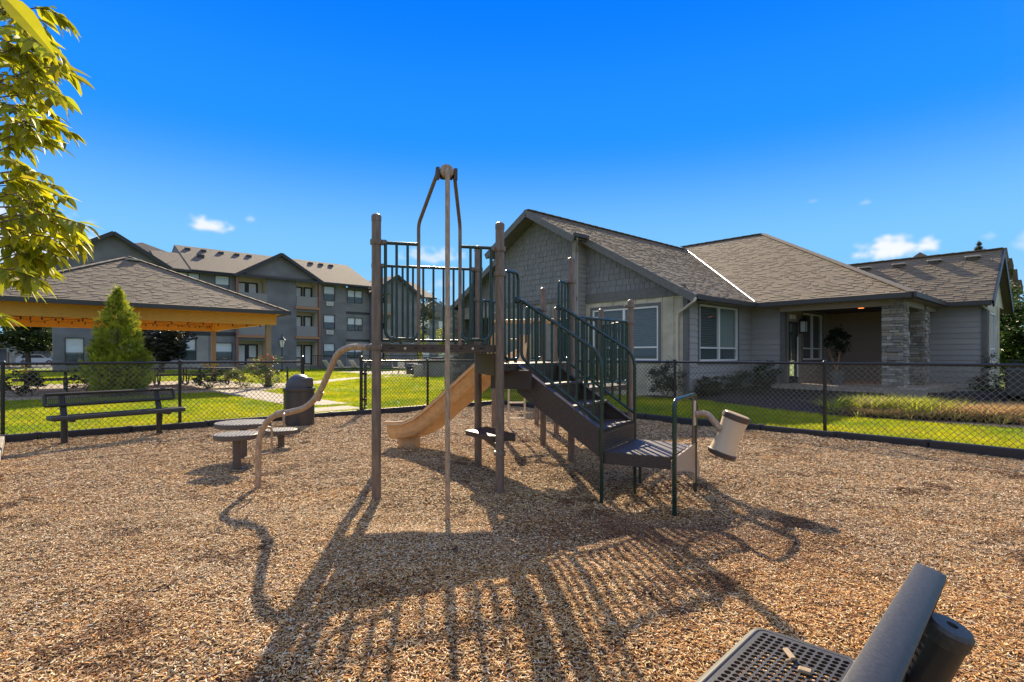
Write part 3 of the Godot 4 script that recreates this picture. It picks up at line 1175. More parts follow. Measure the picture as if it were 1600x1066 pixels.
	var rake := func(x0: float, x1: float, d: float) -> void:
		bar("rake_board", L(x0, d - 0.03, roofline.call(x0) - 0.11), L(x1, d - 0.03, roofline.call(x1) - 0.11), 0.05, 0.22, M.trim, b)
		var s := Geo.new()
		s.quad(L(x0, d, roofline.call(x0) - 0.16), L(x1, d, roofline.call(x1) - 0.16), L(x1, d + 0.6, roofline.call(x1) - 0.16), L(x0, d + 0.6, roofline.call(x0) - 0.16), Vector3.DOWN)
		part("soffit", s, M.trim, b)
	rake.call(0.05, -4.3, 0.0)
	rake.call(-4.0, ridge_x, -0.67)
	rake.call(ridge_x, -8.62, -0.67)
	rake.call(-8.3, -12.64, 0.0)
	for s in [[8.48, 11.2], [11.2, 13.9]]:
		var y0: float = 3.15 if s[0] < 9.0 else 5.14
		var y1: float = 5.14 if s[0] < 9.0 else 3.15
		bar("rake_board", L(5.63, s[0], y0 - 0.11), L(5.63, s[1], y1 - 0.11), 0.05, 0.24, M.dark_frame, b)
	# downspouts
	g = Geo.new()
	g.tube(fillet([L(0.06, -0.02, 3.05), L(0.04, -0.06, 2.95), L(-0.66, 0.27, 2.66), L(-0.72, 0.29, 2.5), L(-0.72, 0.29, 0.1)], 0.12), 0.042, 6)
	part("downspout", g, M.gutter, b)
	g = Geo.new()
	g.tube(fillet([L(-4.02, -0.55, 5.42), L(-4.02, -0.5, 5.3), L(-4.42, -0.13, 5.0), L(-4.44, -0.12, 4.85), L(-4.44, -0.12, 0.1)], 0.12), 0.045, 6)
	part("downspout", g, M.lap[1], b)
	g = Geo.new()
	g.tube([L(5.35, 8.6, 3.0), L(5.46, 9.05, 2.85), L(5.46, 9.05, 0.1)], 0.04, 6)
	part("downspout", g, M.gutter, b)
	bar("gutter", L(-3.96, -0.7, 5.43), L(-3.96, 0.0, 5.43), 0.12, 0.12, M.fascia, b)

	# --- stone columns
	stone_column(b, L(3.82, 4.73, 0), 0.56, 0.42, 3.0)
	stone_column(b, L(3.86, 7.3, 0), 0.54, 0.42, 3.0)
	stone_column(b, L(-11.88, 0.2, 0), 0.66, 0.0, 3.4)

	# --- lamps
	g = Geo.new()
	g.box(at_box(0.70, 2.72, 5.0 + 0.42), Vector3(0.1, 0.14, 0.36))
	part("emergency_light", g, M.vinyl, b)
	var lamp := Node3D.new()
	lamp.name = "wall_lantern"
	b.add_child(lamp, true)
	lamp.position = L(0.82, 6.12, 2.2)
	g = Geo.new()
	for sx in [-0.1, 0.1]:
		for sz in [-0.1, 0.1]:
			g.box(at_box(sx, 0.2, sz), Vector3(0.02, 0.42, 0.02))
	g.box(at_box(0, -0.02, 0), Vector3(0.24, 0.04, 0.24))
	g.lathe([Vector2(0.17, 0.41), Vector2(0.03, 0.56), Vector2(0.0, 0.6)], Transform3D(), 4)
	g.box(at_box(-0.14, 0.35, 0), Vector3(0.12, 0.05, 0.05))
	part("cage", g, M.dark_frame, lamp)
	g = Geo.new()
	g.box(at_box(0, 0.2, 0), Vector3(0.16, 0.36, 0.16))
	part("glass_body", g, M.pale_pane, lamp)
	var can := Geo.new()
	can.lathe([Vector2(0.0, 3.02), Vector2(0.085, 3.02), Vector2(0.095, 3.03)], Transform3D(Basis(), L(2.3, 7.2, 0)), 14)
	part("ceiling_lamp", can, M.lamp_glow, b)
	var bulb := SpotLight3D.new()
	bulb.name = "porch_light"
	b.add_child(bulb)
	bulb.position = L(2.3, 7.2, 2.98)
	bulb.rotation.x = -PI / 2
	bulb.light_color = Color(1.0, 0.7, 0.45)
	bulb.light_energy = 0.25
	bulb.spot_range = 8.0
	bulb.spot_attenuation = 2.0
	bulb.spot_angle = 55.0
	bulb.light_size = 0.08
	bulb.shadow_enabled = true


func shakes(parent: Node3D, t: Transform3D, x0: float, x1: float, y0: float, top: Callable) -> void:
	var g := Geo.new()
	g.hexa([Vector3(-0.5, 0, 0), Vector3(0.5, 0, 0), Vector3(0.5, 0, 0.022), Vector3(-0.5, 0, 0.022), Vector3(-0.5, 1, 0), Vector3(0.5, 1, 0), Vector3(0.5, 1, 0.004), Vector3(-0.5, 1, 0.004)], Vector3(0, 0.5, 0.01))
	var mesh := g.mesh()
	var y := y0
	var count := 0
	while y < 6.6:
		var x := x0 - rng.randf() * 0.1
		while x < x1:
			var w := rng.randf_range(0.13, 0.27)
			var a := maxf(x, x0)
			var e := minf(x + w, x1)
			var m := (a + e) / 2.0
			var h: float = minf(0.215, minf(top.call(a), top.call(e)) - y)
			if e - a > 0.03 and h > 0.03:
				count += 1
				piece("wall_shingle", mesh, M.shake[rng.randi() % 4], parent, t * Transform3D(Basis().scaled(Vector3(e - a - 0.012, h, 0.8 + rng.randf() * 0.6)), Vector3(m, y + rng.randf_range(-0.012, 0.006), 0.002)))
			x += w
		y += 0.2


func stone_column(parent: Node3D, at: Vector3, w: float, y0: float, y1: float) -> void:
	var col := Node3D.new()
	col.name = "stone_column"
	parent.add_child(col, true)
	col.position = at
	var g := Geo.new()
	g.box(at_box(0, (y0 + y1) / 2.0, 0), Vector3(w - 0.05, y1 - y0, w - 0.05))
	part("core", g, M.trim, col)
	var meshes := []
	for k in 3:
		var s := Geo.new()
		s.bevel_box(Transform3D(), Vector3(1, 1, 1), 0.09)
		meshes.append(s.mesh())
	for side in 4:
		var tt := Transform3D(Basis(Vector3.UP, side * PI / 2), Vector3.ZERO)
		var y := y0
		while y < y1 - 0.02:
			var h := minf(rng.randf_range(0.05, 0.125), y1 - y)
			var x := -w / 2.0 + (0.0 if side % 2 else 0.02)
			while x < w / 2.0 - 0.02:
				var e := minf(x + rng.randf_range(0.12, 0.42), w / 2.0)
				if w / 2.0 - e < 0.07:
					e = w / 2.0
				var z := w / 2.0 - 0.02 + rng.randf_range(-0.015, 0.03)
				if side in [0, 1]:
					piece("stone", meshes[0], M.stone[rng.randi() % 6], col, tt * Transform3D(Basis().scaled(Vector3(e - x - 0.006, h - 0.006, 0.09)), Vector3((x + e) / 2.0, y + h / 2.0, z)))
				x = e
			y += h


# ---------------------------------------------------------------- apartment block (own axes: x along its front towards the right, -z into it)
func build_apartments() -> void:
	var b := thing("apartment_building", "long three-storey dark grey apartment block with gables and timber balconies behind the shelter", "building", P(-18.05, 59.0, 0.0), atan2(0.675, 0.738))
	var F := Vector3(0, 0, 1)
	var windows := []     # x, y, w, h, units, inside, trim
	var g: Geo
	# sections: x0, x1, front depth, top of wall, material, openings
	var bal := []
	for lv in [0.4, 3.45, 6.5]:
		bal.append([-10.85, lv, -8.2, lv + 2.45])
		bal.append([-5.3, lv, -3.1, lv + 2.45])
	var holes_mid := []
	for o in bal:
		holes_mid.append(o)
	var sections := [
		[-24.3, -16.9, -0.6, 9.1, M.apt_dark, [[-22.0, 6.5, -20.6, 8.9]], [[-23.6, 0.6, 1.2, 2.2, 1], [-19.6, 1.0, 1.6, 1.6, 2], [-19.6, 4.25, 1.6, 1.6, 2], [-19.6, 7.3, 1.6, 1.5, 2]]],
		[-16.9, -11.0, 0.3, 9.1, M.apt_mid, [], [[-12.75, 7.3, 1.25, 1.6, 1], [-12.75, 4.25, 1.25, 1.6, 1], [-12.75, 1.0, 1.5, 1.6, 1], [-16.2, 1.0, 1.9, 1.9, 2], [-15.9, 4.25, 1.9, 1.6, 2], [-15.9, 7.3, 1.9, 1.6, 2]]],
		[-11.0, -2.9, 0.0, 9.1, M.apt_dark, holes_mid, []],
		[-2.9, 0.3, 0.5, 9.1, M.apt_dark, [], [[-2.25, 7.3, 1.25, 1.5, 1], [-2.25, 4.25, 1.25, 1.5, 1], [-2.25, 1.2, 1.25, 1.5, 1]]],
		[0.3, 3.2, 0.75, 8.9, M.apt_mid, [], [[0.55, 7.2, 1.8, 1.45, 2], [0.55, 4.15, 1.8, 1.45, 2], [0.55, 1.1, 1.8, 1.45, 2]]],
		[3.2, 9.0, -0.1, 8.6, M.apt_dark, [[3.5, 0.4, 5.4, 2.75], [3.5, 3.45, 5.4, 5.8], [3.5, 6.4, 5.4, 8.5]], []]]
	for s in sections:
		var t := face(L(0, s[2], 0), F)
		g = Geo.new()
		var holes: Array = s[5].duplicate()
		for w in s[6]:
			holes.append([w[0], w[1], w[0] + w[2], w[1] + w[3]])
		var moved := []
		for o in holes:
			moved.append([o[0] - s[0], o[1], o[2] - s[0], o[3]])
		wall_quads(g, t * Transform3D(Basis(), Vector3(s[0], 0, 0)), s[1] - s[0], s[3], moved, 0.1)
		for e in [s[0], s[1]]:
			g.quad(L(e, s[2], 0), L(e, s[2] + 1.0, 0), L(e, s[2] + 1.0, s[3]), L(e, s[2], s[3]), Vector3(-1 if e == s[0] else 1, 0, 0))
		part("wall", g, s[4], b)
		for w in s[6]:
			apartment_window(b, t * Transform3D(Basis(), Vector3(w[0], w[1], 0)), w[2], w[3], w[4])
	# lighter panels and dark belts
	for q in [[-16.9, -11.0, 0.26, 6.35, 6.7, M.dark_frame], [0.3, 3.2, 0.71, 6.0, 6.25, M.dark_frame], [0.3, 3.2, 0.71, 2.95, 3.2, M.dark_frame], [-16.9, -11.0, 0.26, 3.25, 3.6, M.dark_frame]]:
		bar("belt", L(q[0], q[2], (q[3] + q[4]) / 2.0), L(q[1], q[2], (q[3] + q[4]) / 2.0), 0.06, q[4] - q[3], q[5], b)
	for q in [[-16.8, -13.3, 0.27, 0.1, 3.2, [[-16.25, 0.95, -14.25, 2.95]]], [0.35, 3.15, 0.72, 0.1, 2.9, [[0.5, 1.05, 2.4, 2.6]]]]:
		g = Geo.new()
		var hs := []
		for o in q[5]:
			hs.append([o[0] - q[0], o[1] - q[3], o[2] - q[0], o[3] - q[3]])
		wall_quads(g, face(L(q[0], q[2], q[3]), F), q[1] - q[0], q[4] - q[3], hs, 0.02)
		part("light_panel", g, M.apt_light, b)
	for q in [[-2.85, -2.3, 7.2, 9.0], [-0.95, 0.25, 7.2, 9.0], [-0.95, 0.25, 4.2, 5.9]]:
		g = Geo.new()
		g.box(at_box((q[0] + q[1]) / 2.0, (q[2] + q[3]) / 2.0, 0.49), Vector3(q[1] - q[0], q[3] - q[2], 0.03))
		part("light_panel", g, M.apt_mid, b)
	# balconies
	for o in bal:
		balcony(b, o, 0.0, o[0] < -6.0)
	for o in sections[5][5]:
		balcony(b, o, -0.1, true)
	balcony(b, sections[0][5][0], -0.6, true)
	# rust-coloured corner posts
	for x in [-10.95, -2.95]:
		for lv in [0.3, 3.4, 6.45]:
			bar("corner_post", L(x, -0.12, lv), L(x, -0.12, lv + 2.75), 0.22, 0.22, M.rust_post, b)
	# air conditioners under the single windows
	for y in [6.72, 3.67]:
		var ac := Node3D.new()
		ac.name = "air_conditioner"
		b.add_child(ac, true)
		ac.position = L(-1.6, 0.45, y)
		g = Geo.new()
		g.box(at_box(0, 0.2, 0), Vector3(0.75, 0.42, 0.2))
		part("housing", g, M.vinyl, ac)
		g = Geo.new()
		for k in 5:
			g.box(at_box(0, 0.06 + k * 0.07, -0.105), Vector3(0.6, 0.03, 0.02))
		part("grille", g, M.gray_board, ac)
	# gables
	for q in [[-24.6, -16.5, -0.6, 9.1, 11.5], [-11.3, -2.6, 0.0, 9.1, 11.55], [2.9, 9.3, -0.1, 8.6, 10.7]]:
		var mid: float = (q[0] + q[1]) / 2.0
		g = Geo.new()
		g.prism([Vector2(q[0] + 0.3, q[3]), Vector2(q[1] - 0.3, q[3]), Vector2(mid, q[4] - 0.2)], -0.2, Transform3D(Basis(), L(0, q[2], 0)))
		part("gable", g, M.apt_dark, b)
		for s in [[q[0], mid], [q[1], mid]]:
			var a := L(s[0], q[2] - 0.5, q[3] - 0.1)
			var e := L(s[1], q[2] - 0.5, q[4])
			roof_plane(b, [a, e, e + Vector3(0, 0, -9.0), a + Vector3(0, 0, -9.0)], Vector3(0, 0, -1), 0.3, false)
			b.get_child(b.get_child_count() - 1).material_override = M.apt_roof
			bar("rake_board", a + Vector3(0, -0.1, 0.03), e + Vector3(0, -0.1, 0.03), 0.06, 0.3, M.dark_frame, b)
	# main roofs
	var slopes := [[-17.2, -11.0, 0.0, 9.05, 11.2], [-14.8, 3.4, 0.0, 9.1, 12.4], [0.3, 3.6, 0.35, 8.9, 11.2], [8.6, 12.0, 0.6, 8.5, 11.0]]
	for q in slopes:
		var dd: float = (q[4] - q[3]) / 0.46
		var a := L(q[0], q[2] - 0.4, q[3])
		var c := L(q[1], q[2] - 0.4, q[3])
		roof_plane(b, [a, c, c + Vector3(0, q[4] - q[3], -dd), a + Vector3(0, q[4] - q[3], -dd)], Vector3(1, 0, 0), 0.3, false)
		b.get_child(b.get_child_count() - 1).material_override = M.apt_roof
		var a2 := L(q[0], q[2] + dd - 0.39, q[4])
		var c2 := L(q[1], q[2] + dd - 0.39, q[4])
		roof_plane(b, [a2, c2, c2 + Vector3(0, -(q[4] - q[3]), -dd), a2 + Vector3(0, -(q[4] - q[3]), -dd)], Vector3(1, 0, 0), 0.3, false)
		b.get_child(b.get_child_count() - 1).material_override = M.apt_roof
		bar("gutter", a + Vector3(0, -0.1, 0.06), c + Vector3(0, -0.1, 0.06), 0.12, 0.2, M.dark_frame, b)
	# hip towards the left gable, and the dark end wall of the taller roof
	roof_plane(b, [L(-24.0, 4.0, 10.2), L(-17.0, 0.0, 9.3), L(-14.8, 3.0, 10.6), L(-17.5, 6.5, 12.2)], Vector3(1, 0, 0.2), 0.3, false)
	b.get_child(b.get_child_count() - 1).material_override = M.apt_roof
	g = Geo.new()
	g.prism([Vector2(0.4, 9.0), Vector2(-6.77, 12.3), Vector2(-13.9, 9.0)], -0.15, Transform3D(Basis(Vector3(0, 0, 1), Vector3.UP, Vector3(-1, 0, 0)), L(-14.8, 0, 0)))
	part("end_gable", g, M.apt_dark, b)
	for x in [-13.9, -12.5, -10.9, -9.4, -8.2, -1.6, -0.4, 0.8]:
		var v := L(x, 5.6, 11.75)
		g = Geo.new()
		g.box(Transform3D(Basis(), v + Vector3(0, 0.12, 0)), Vector3(0.45, 0.28, 0.45))
		part("roof_vent", g, M.dark_frame, b)
	for q in [[-13.2, 3.6, 10.85], [2.2, 3.0, 10.2], [3.0, 4.0, 10.5]]:
		g = Geo.new()
		g.box(at_box(q[0], q[2] + 0.15, q[1]), Vector3(0.6, 0.3, 0.5))
		part("roof_vent", g, M.dark_frame, b)


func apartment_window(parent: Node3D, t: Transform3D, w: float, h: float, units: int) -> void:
	window(parent, t, w, h, units, h * 0.45, M.dark_frame, null, 0.0, "sash_sheen")


func balcony(b: Node3D, o: Array, d: float, left_post: bool) -> void:
	var n := Node3D.new()
	n.name = "balcony"
	b.add_child(n, true)
	n.position = L(o[0], d, o[1])
	var w: float = o[2] - o[0]
	var h: float = o[3] - o[1]
	var dp := 1.5
	var g := Geo.new()
	g.quad(L(0, dp, 0), L(w, dp, 0), L(w, dp, h), L(0, dp, h), Vector3(0, 0, 1))
	g.quad(L(0, 0.1, 0), L(0, dp, 0), L(0, dp, h), L(0, 0.1, h), Vector3(1, 0, 0))
	g.quad(L(w, 0.1, 0), L(w, dp, 0), L(w, dp, h), L(w, 0.1, h), Vector3(-1, 0, 0))
	g.quad(L(0, 0.1, h), L(w, 0.1, h), L(w, dp, h), L(0, dp, h), Vector3.DOWN)
	part("inner_wall", g, M.apt_cream, n)
	g = Geo.new()
	g.box(at_box(w / 2.0, -0.06, dp / 2.0 - 0.05), Vector3(w, 0.12, dp))
	part("floor", g, M.concrete, n)
	if o[1] > 1.0:
		g = Geo.new()
		g.box(at_box(w / 2.0, 0.45, -0.02), Vector3(w + 0.02, 1.0, 0.1))
		part("parapet", g, M.balcony, n)
		g = Geo.new()
		g.box(at_box(w / 2.0, -0.22, -0.1), Vector3(w + 0.3, 0.24, 0.2))
		part("beam", g, M.timber, n)
	# a glazed door and a window on the back wall
	var door_x := w * 0.14 if left_post else w * 0.62
	for q in [[door_x, 0.05, 0.75, 2.0], [w * 0.5 if left_post else w * 0.1, 0.7, 0.85, 1.35]]:
		var win := Node3D.new()
		win.name = "door" if q[3] > 1.5 else "window"
		n.add_child(win, true)
		win.position = L(q[0], dp - 0.03, q[1])
		g = Geo.new()
		g.box(at_box(q[2] / 2.0, q[3] / 2.0, 0.0), Vector3(q[2], q[3], 0.05))
		g.box(at_box(-0.04, q[3] / 2.0, -0.01), Vector3(0.1, q[3] + 0.1, 0.09))
		g.box(at_box(q[2] + 0.04, q[3] / 2.0, -0.01), Vector3(0.1, q[3] + 0.1, 0.09))
		g.box(at_box(q[2] / 2.0, q[3] + 0.02, -0.012), Vector3(q[2], 0.09, 0.09))
		part("frame", g, M.dark_frame, win)
		g = Geo.new()
		g.quad(Vector3(0.1, 0.12, 0.035), Vector3(q[2] - 0.1, 0.12, 0.035), Vector3(q[2] - 0.1, q[3] - 0.08, 0.035), Vector3(0.1, q[3] - 0.08, 0.035), Vector3(0, 0, 1))
		part("pane", g, M.pale_pane, win)
	g = Geo.new()
	g.box(at_box(w - 0.12 if left_post else 0.15, 1.9, dp - 0.06), Vector3(0.1, 0.24, 0.1))
	part("lamp", g, M.vinyl, n)


func build_far_buildings() -> void:
	# the end of a second block, right of the clubhouse: stepped bays one behind the other
	var t := thing("apartment_building", "far apartment block stepping back beyond the clubhouse's right gable", "building", P(36.55, 40.0), -0.74)
	var g: Geo
	for q in [[0.0, 0.0, 9.3, 8.4], [0.28, 3.0, 8.9, 8.2], [0.62, 8.0, 8.6, 7.0], [0.95, 13.0, 8.2, 7.4]]:
		g = Geo.new()
		g.box(at_box(q[0] - 0.62, q[3] / 2.0, q[1] + 2.6), Vector3(0.8, q[3], 5.0))
		part("wall", g, M.apt_mid if q[1] > 4.0 else M.apt_dark, t)
		g = Geo.new()
		g.prism([Vector2(-1.0, q[3] - 0.15), Vector2(0.0, q[3] - 0.15), Vector2(0.0, q[3] + 0.1), Vector2(-0.1, q[2]), Vector2(-1.0, q[2])], -4.6, Transform3D(Basis(), L(q[0], q[1] - 0.3, 0)))
		part("roof", g, M.apt_roof, t)
	# grey gabled house far beyond the lawn
	t = thing("apartment_building", "small-looking distant grey gabled block between the railings' bars", "building", P(-15.5, 108.0), 0.35)
	g = Geo.new()
	g.box(at_box(0, 4.5, 4.0), Vector3(8.0, 9.0, 8.0))
	part("wall", g, M.apt_mid, t)
	g = Geo.new()
	g.prism([Vector2(-4.6, 9.0), Vector2(4.6, 9.0), Vector2(0, 12.4)], -9.0, Transform3D(Basis(), L(0, -0.6, 0)))
	part("roof", g, M.apt_dark, t)
	for k in 3:
		for x in [-1.6, 1.6]:
			g = Geo.new()
			g.box(at_box(x, 1.8 + k * 2.9, -0.03), Vector3(1.3, 1.3, 0.08))
			part("window", g, M.pale_pane, t)
	t = thing("apartment_building", "distant block with broad tan roof behind the grey gabled one", "building", P(-17.0, 132.0), 0.35)
	g = Geo.new()
	g.box(at_box(0, 5.0, 6.0), Vector3(34.0, 10.0, 12.0))
	part("wall", g, M.apt_light, t)
	g = Geo.new()
	g.prism([Vector2(0.5, 10.0), Vector2(-6.0, 14.2), Vector2(-12.5, 10.0)], 35.0, Transform3D(Basis(Vector3(0, 0, 1), Vector3.UP, Vector3(-1, 0, 0)), L(17.5, 0, 0)))
	part("roof", g, M.apt_roof, t)
	# left, seen under the shelter: a low block with a pale canopy and a garage
	t = thing("garage_block", "low cream building with flat pale canopy far behind the shelter", "building", P(-88.0, 96.0), 0.75)
	g = Geo.new()
	g.box(at_box(0, 1.7, 4), Vector3(13.0, 3.4, 7.0))
	part("wall", g, M.apt_cream, t)
	g = Geo.new()
	g.box(at_box(0, 3.5, 0.0), Vector3(14.0, 0.4, 4.0))
	part("canopy", g, M.apt_light, t)
	for x in [-6.0, 0.0, 6.0]:
		g = Geo.new()
		g.box(at_box(x, 1.65, -1.6), Vector3(0.4, 3.3, 0.4))
		part("column", g, M.apt_light, t)
	for x in [-3.0, 3.0]:
		g = Geo.new()
		g.box(at_box(x, 1.4, 0.42), Vector3(4.2, 2.2, 0.14))
		part("door", g, M.apt_mid, t)
	t = thing("house", "beige windowless building beyond the parked cars", "building", P(-95.5, 112.0), 0.7)
	g = Geo.new()
	g.box(at_box(0, 3.4, 4), Vector3(10.0, 6.8, 8.0))
	part("wall", g, M.apt_cream, t)
	g = Geo.new()
	g.prism([Vector2(-5.6, 6.7), Vector2(5.6, 6.7), Vector2(0, 9.4)], -9.0, Transform3D(Basis(), L(0, -0.5, 0)))
	part("roof", g, M.apt_roof, t)


# ---------------------------------------------------------------- picnic shelter
func build_pavilion() -> void:
	# own axes: x towards the right (the site's p), -z away (its q)
	var b := thing("picnic_shelter", "open square picnic shelter with brown hip roof and orange cedar beams", "shelter", P(-9.26, 22.5), atan2(0.675, 0.738))
	var w := 9.6
	var e := 3.2
	var top := 5.5
	var c := [L(-w, 0, e), L(0, 0, e), L(0, w, e), L(-w, w, e)]
	var apex := L(-w / 2.0, w / 2.0, top)
	roof_plane(b, [c[0], c[1], apex], Vector3(1, 0, 0), 0.15)
	roof_plane(b, [c[1], c[2], apex], Vector3(0, 0, -1), 0.15)
	roof_plane(b, [c[2], c[3], apex], Vector3(1, 0, 0), 0.15, false)
	roof_plane(b, [c[3], c[0], apex], Vector3(0, 0, -1), 0.15, false)
	for k in 4:
		ridge_caps(b, c[k], apex)
		var a: Vector3 = c[k]
		var d: Vector3 = c[(k + 1) % 4]
		var o := ((a + d) / 2.0 - Vector3(apex.x, e, apex.z)).normalized()
		bar("gutter", a + o * 0.06 - Vector3(0, 0.07, 0), d + o * 0.06 - Vector3(0, 0.07, 0), 0.12, 0.15, M.fascia, b)
	roof_vent(b, L(-4.75, 4.3, 5.24), 0.3)
	var g: Geo
	# cedar beams and posts
	var i0 := 0.6
	for s in [[L(-w + 0.3, i0, 2.88), L(-0.3, i0, 2.88)], [L(-w + 0.3, w - i0, 2.88), L(-0.3, w - i0, 2.88)]]:
		g = Geo.new()
		g.box(Transform3D(Basis(), (s[0] + s[1]) / 2.0), Vector3(w - 0.6, 0.46, 0.2))
		part("beam", g, M.cedar, b)
	for x in [-w + i0, -i0]:
		g = Geo.new()
		g.box(Transform3D(Basis(Vector3.UP, PI / 2), L(x, w / 2.0, 2.87)), Vector3(w - 1.42, 0.40, 0.2))
		part("beam", g, M.cedar, b)
	for x in [-w + i0, -i0]:
		for d in [i0, w - i0]:
			g = Geo.new()
			g.bevel_box(at_box(x, 1.37, d), Vector3(0.2, 2.6, 0.2), 0.015)
			part("post", g, M.cedar_post, b)
			g = Geo.new()
			g.box(at_box(x, 0.12, d), Vector3(0.24, 0.12, 0.24))
			part("post_base", g, M.dark_frame, b)
	# boarded soffit, board by board
	g = Geo.new()
	g.box(Transform3D(), Vector3(w - 0.2, 0.025, 0.225))
	var mesh := g.mesh()
	for k in 41:
		piece("soffit_board", mesh, M.cedar_plank[k % 2], b, at_box(-w / 2.0, 3.105, 0.2 + k * 0.23))
	# string of lamps along the beams
	var s := thing("string_lights", "dark string of small bulbs draped under the shelter's beams", "string lights", P(-9.26, 22.5), atan2(0.675, 0.738))
	var loops := [[L(-9.0, 0.75, 2.72), L(-0.6, 0.75, 2.72), 8], [L(-9.0, 8.8, 2.98), L(-0.6, 8.8, 2.98), 9], [L(-9.0, 0.8, 2.74), L(-0.7, 8.7, 2.95), 6]]
	var bulb := Geo.new()
	bulb.lathe([Vector2(0.0, -0.13), Vector2(0.03, -0.11), Vector2(0.04, -0.08), Vector2(0.018, -0.04), Vector2(0.02, 0.0), Vector2(0.0, 0.005)], Transform3D(), 8)
	var bm := bulb.mesh()
	for lp in loops:
		var pts := []
		var n: int = lp[2]
		for k in n * 8 + 1:
			var u := float(k) / (n * 8)
			var p: Vector3 = lp[0].lerp(lp[1], u)
			p.y -= 0.10 * sin(PI * fposmod(u * n, 1.0))
			pts.append(p)
			if k % 4 == 2:
				piece("bulb", bm, M.dark_frame, s, Transform3D(Basis.from_scale(Vector3.ONE * 0.8), p))
		g = Geo.new()
		g.tube(pts, 0.006, 4)
		part("wire", g, M.hole, s)


# ---------------------------------------------------------------- fences and borders
var picket_mesh: Mesh


func fence_bay(parent: Node3D, a: Vector2, b: Vector2) -> void:
	# one bay's woven wire: zigzag strands side by side
	var d := (b - a)
	var len := d.length()
	var dir := d.normalized()
	var pitch := 0.045
	var n := int(len / pitch)
	var ts := []
	var cs := PackedColorArray()
	var ax := Vector3(dir.x, 0, -dir.y)
	var az := ax.cross(Vector3.UP)
	for i in n:
		var p := a + dir * (i + 0.5) * (len / n)
		# every other strand is mirrored, so that neighbours hook into each other
		var sg := 1.0 if i % 2 else -1.0
		ts.append(Transform3D(Basis(ax * sg, Vector3.UP, az * sg), P(p.x, p.y, 0.04)))
		cs.append(Color.WHITE)
	many("chain_link_wire", picket_mesh, M.wire, parent, ts, cs)


func fence_run(parent: Node3D, pts: Array, gaps: Array) -> void:
	var y := 1.24
	var caps := Geo.new()
	for i in pts.size():
		var p: Vector2 = pts[i]
		var g := Geo.new()
		var end: bool = i in gaps or i - 1 in gaps or i == 0 or i == pts.size() - 1
		var r := 0.038 if end else 0.028
		g.lathe([Vector2(r, -0.1), Vector2(r, y + (0.05 if end else -0.02)), Vector2(r * 1.25, y + (0.05 if end else -0.02)), Vector2(r * 1.25, y + (0.085 if end else 0.03)), Vector2(r * 0.8, y + (0.12 if end else 0.05)), Vector2(0.0, y + (0.135 if end else 0.06))], Transform3D(Basis(), P(p.x, p.y)), 12)
		part("post", g, M.fence, parent)
	for i in pts.size() - 1:
		if i in gaps:
			continue
		var a: Vector2 = pts[i]
		var b: Vector2 = pts[i + 1]
		var g := Geo.new()
		g.tube([P(a.x, a.y, y), P(b.x, b.y, y)], 0.022, 10)
		part("top_rail", g, M.fence, parent)
		g = Geo.new()
		g.tube([P(a.x, a.y, 0.07), P(b.x, b.y, 0.07)], 0.005, 5)
		part("bottom_wire", g, M.fence, parent)
		fence_bay(parent, a, b)


